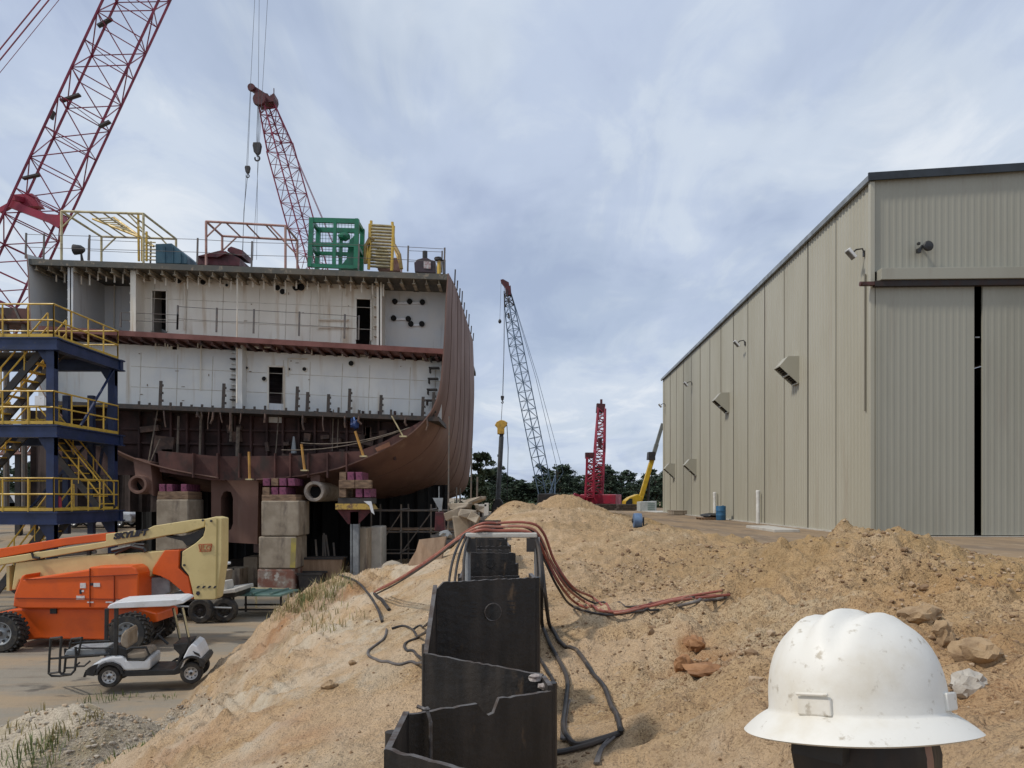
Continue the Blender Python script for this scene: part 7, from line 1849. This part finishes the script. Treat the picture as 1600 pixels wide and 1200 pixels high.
# join the head onto the neck as the same surface
bm = bmesh.new(); bm.from_mesh(me2); hv = [bm.verts.new(headshape(v) - off) for v in V]
for f in F: bm.faces.new([hv[i] for i in f])
for s in (-1, 1):
    EV, EF = ICO2; ev = [bm.verts.new(W(s * .077 + v[0] * .009, .0 + v[1] * .019, hz_ - .004 + v[2] * .034) - off) for v in EV]
    for f in EF: bm.faces.new([ev[i] for i in f])
bmesh.ops.recalc_face_normals(bm, faces=bm.faces)
me2.materials.clear(); JACKET = pm('dark jacket', (.020, .022, .026), (.035, .036, .038), 6, rough=.85, bump=.3, bscale=40); TROUS = pm('dark trousers', (.03, .035, .05), (.05, .05, .055), 6, rough=.85); BOOT = pm('work boots', (.08, .05, .03), (.05, .035, .025), 8, rough=.7)
bm.to_mesh(me2); bm.free()
for m_ in (SKIN, JACKET, TROUS, BOOT): me2.materials.append(m_)
for p in me2.polygons:
    z = (p.center + off).z; loc_ = Mz.transposed() @ ((p.center + off) - Vector((HX, HY, 0)))
    if z > FT + S * .835: k = 0
    elif abs(loc_.x) > .2 and z < FT + S * .468: k = 0
    elif z > FT + S * .50 or abs(loc_.x) > .215: k = 1
    elif z > FT + .13: k = 2
    else: k = 3
    p.material_index = k; p.use_smooth = True
# hair low on the nape and over the back of the head
mb = MB(); hvv = []; keep = {}
for i, v in enumerate(V):
    if v[1] < .55 or v[2] > .45:
        keep[i] = len(hvv); q = headshape(v); c_ = W(0, .01, hz_); hvv.append(c_ + (q - c_) * (1.13 + .05 * math.sin(v[0] * 31 + v[2] * 9) * math.cos(v[1] * 27 + v[2] * 5)))
mb.add(hvv, [[keep[a] for a in f] for f in F if all(a in keep for a in f)]); mb.build('hair', HAIR, per, smooth=True, clean=True)
mb = MB()
for s in (-1, 1):
    q = W(s * .033, .100, hz_ + .010); mb.blob(q, (.011, .008, .008), 3, 2, .0)
mb.build('eye', BLACK, per)
mb = MB(); pts = [W(.072 * math.cos(a), .075 * math.sin(a) - .015, FT + S * .835) for a in np.linspace(0, 6.283, 24)]
for i in range(23): mb.beam(pts[i], pts[i + 1], .012, .05)
mb.build('collar', JACKET, per)
# ---------------------------------------------------------------- trees beyond the yard
LEAF = pm('pine foliage', (.034, .058, .030), (.018, .034, .019), .9, rough=.8, col3=(.065, .088, .04), scale3=2.2, lo3=.55, hi3=.7)
LEAF2 = pm('oak foliage', (.10, .13, .065), (.055, .08, .04), 1.2, rough=.75, col3=(.12, .14, .06), scale3=3, lo3=.55, hi3=.7)
def crown_mesh(seed, h, w, kind):
    rs = np.random.RandomState(seed); mb = MB(); cl = []
    n = 26 if kind == 'pine' else 34
    for k in range(n):
        t = rs.rand()
        if kind == 'pine':
            z = h * (.30 + .70 * t); r = w * (.95 - .62 * t) * (.45 + .55 * rs.rand()); s = (.5 + .4 * rs.rand()) * w * .55 * (1.1 - .5 * t)
        else:
            z = h * (.28 + .68 * t); r = w * math.sqrt(max(.05, 1 - (2 * t - .95) ** 2)) * (.4 + .6 * rs.rand()); s = (.32 + .3 * rs.rand()) * w * .62
        a = rs.rand() * 6.28; cl.append((r * math.cos(a), r * math.sin(a), z, s))
    for (x, y, z, s) in cl:
        m = 46 if kind == 'pine' else 60
        for k in range(m):
            d = rs.randn(3); d /= np.linalg.norm(d); q = d * s * rs.rand() ** .45 * np.array([1, 1, .62]) + np.array([x, y, z])
            L = (.16 + .22 * rs.rand()) * (1 if kind == 'pine' else .75); u = rs.randn(3); u /= np.linalg.norm(u); v = np.cross(u, rs.randn(3)); v /= np.linalg.norm(v)
            a_, b_ = u * L, v * L * .55
            mb.add([q - a_, q + b_ * .9, q + a_, q - b_ * .9], [(0, 1, 2, 3)])
    return mb, cl
def make_tree(name, label, loc, h, w, kind, seed, group, m):
    t = thing(name, label, 'tree', (0, 0, 0), group)
    cm, cl = crown_mesh(seed, h, w, kind); cm.build('crown', m, t, clean=False)
    mb = MB(); rs = random.Random(seed); pts = [Vector((rs.uniform(-.08, .08) * i, rs.uniform(-.08, .08) * i, h * .94 * i / 6)) for i in range(7)]; mb.tube(pts, [h * .022 * (1 - i / 7.5) for i in range(7)], 7)
    for (x, y, z, s) in cl[::2]:
        zb = max(.2 * h, z - .12 * h); a = pts[0].lerp(pts[-1], zb / (h * .94)); mb.tube([a, a.lerp(Vector((x, y, z)), .55) + Vector((0, 0, .1)), Vector((x, y, z))], [h * .008, h * .005, h * .002], 5)
    mb.build('trunk', BARK, t); t.location = loc; return t
rs = random.Random(21)
protos = {}
spots = []
x = 742
while x < 1048:
    spots.append((x + rs.uniform(-3, 3), rs.choice((112, 118, 124, 130)))); x += rs.uniform(5.0, 7.5)
PL = ['dark pine tree in the row beyond the cranes', 'pale topped bushy tree in the row beyond the cranes']
for i, (px, Y) in enumerate(spots):
    topy = 742 + 10 * math.sin(px * .071) + 9 * math.sin(px * .19 + 1) + rs.uniform(-6, 9)
    if 880 < px < 905: topy -= 8
    h = (778 - topy) * Y / 1200 + EYE - 2.3
    v = i % 5; loc = Vector(((px - 800) * Y / 1200, Y, 2.2))
    if v not in protos:
        protos[v] = make_tree('pine_tree', 'dark pine tree in the row along the horizon beyond the cranes', loc, 9.0, 2.5, 'pine' if v != 3 else 'oak', 40 + v, 'pine trees beyond the yard', LEAF)
        protos[v].scale = (1, 1, h / 9.0)
    else: copy_tree(protos[v], loc, rs.uniform(0, 6), scale=(rs.uniform(.85, 1.25),) * 2 + (h / 9.0,))
for i, px in enumerate(range(-140, 75, 20)):
    Y = 110 + (i % 3) * 9; copy_tree(protos[i % 5], Vector(((px - 800) * Y / 1200, Y, 2.2)), i * 1.3, 'dark tree seen far off through the blue stair tower', (1.3, 1.3, (778 - 725 - rs.uniform(-10, 8)) * Y / 1200 / 9 + .2))
make_tree('broadleaf_tree', 'pale green loose crowned tree rising just right of the brown hull', Vector((P(752, 0, 72).x, 72, 2.2)), 6.4, 1.5, 'oak', 77, None, LEAF2)
make_tree('broadleaf_tree', 'low bushy green tree between the hull and the steel pile', Vector((P(747, 0, 64).x, 64, 2.2)), 3.7, 1.4, 'oak', 79, None, LEAF2)
# scrub in front of the pines
SCRUB = pm('scrub', (.05, .075, .03), (.03, .045, .02), 2, rough=.85)
mb = MB(); r2 = np.random.RandomState(4)
for px in np.arange(700, 1045, 2.2):
    Y = 104 + 4 * r2.rand(); c = np.array([(px - 800) * Y / 1200, Y, 2.2]); hh = .5 + 1.1 * r2.rand()
    for k in range(16):
        q = c + np.array([r2.randn() * .5, r2.randn() * .5, r2.rand() * hh]); u = r2.randn(3) * .22; v = r2.randn(3) * .14; mb.add([q - u, q + v, q + u, q - v], [(0, 1, 2, 3)])
tag(mb.build('scrub', SCRUB, loc=(10, 104, 2.2), clean=False), 'low dark scrub along the foot of the distant pines', 'scrub', kind='stuff')
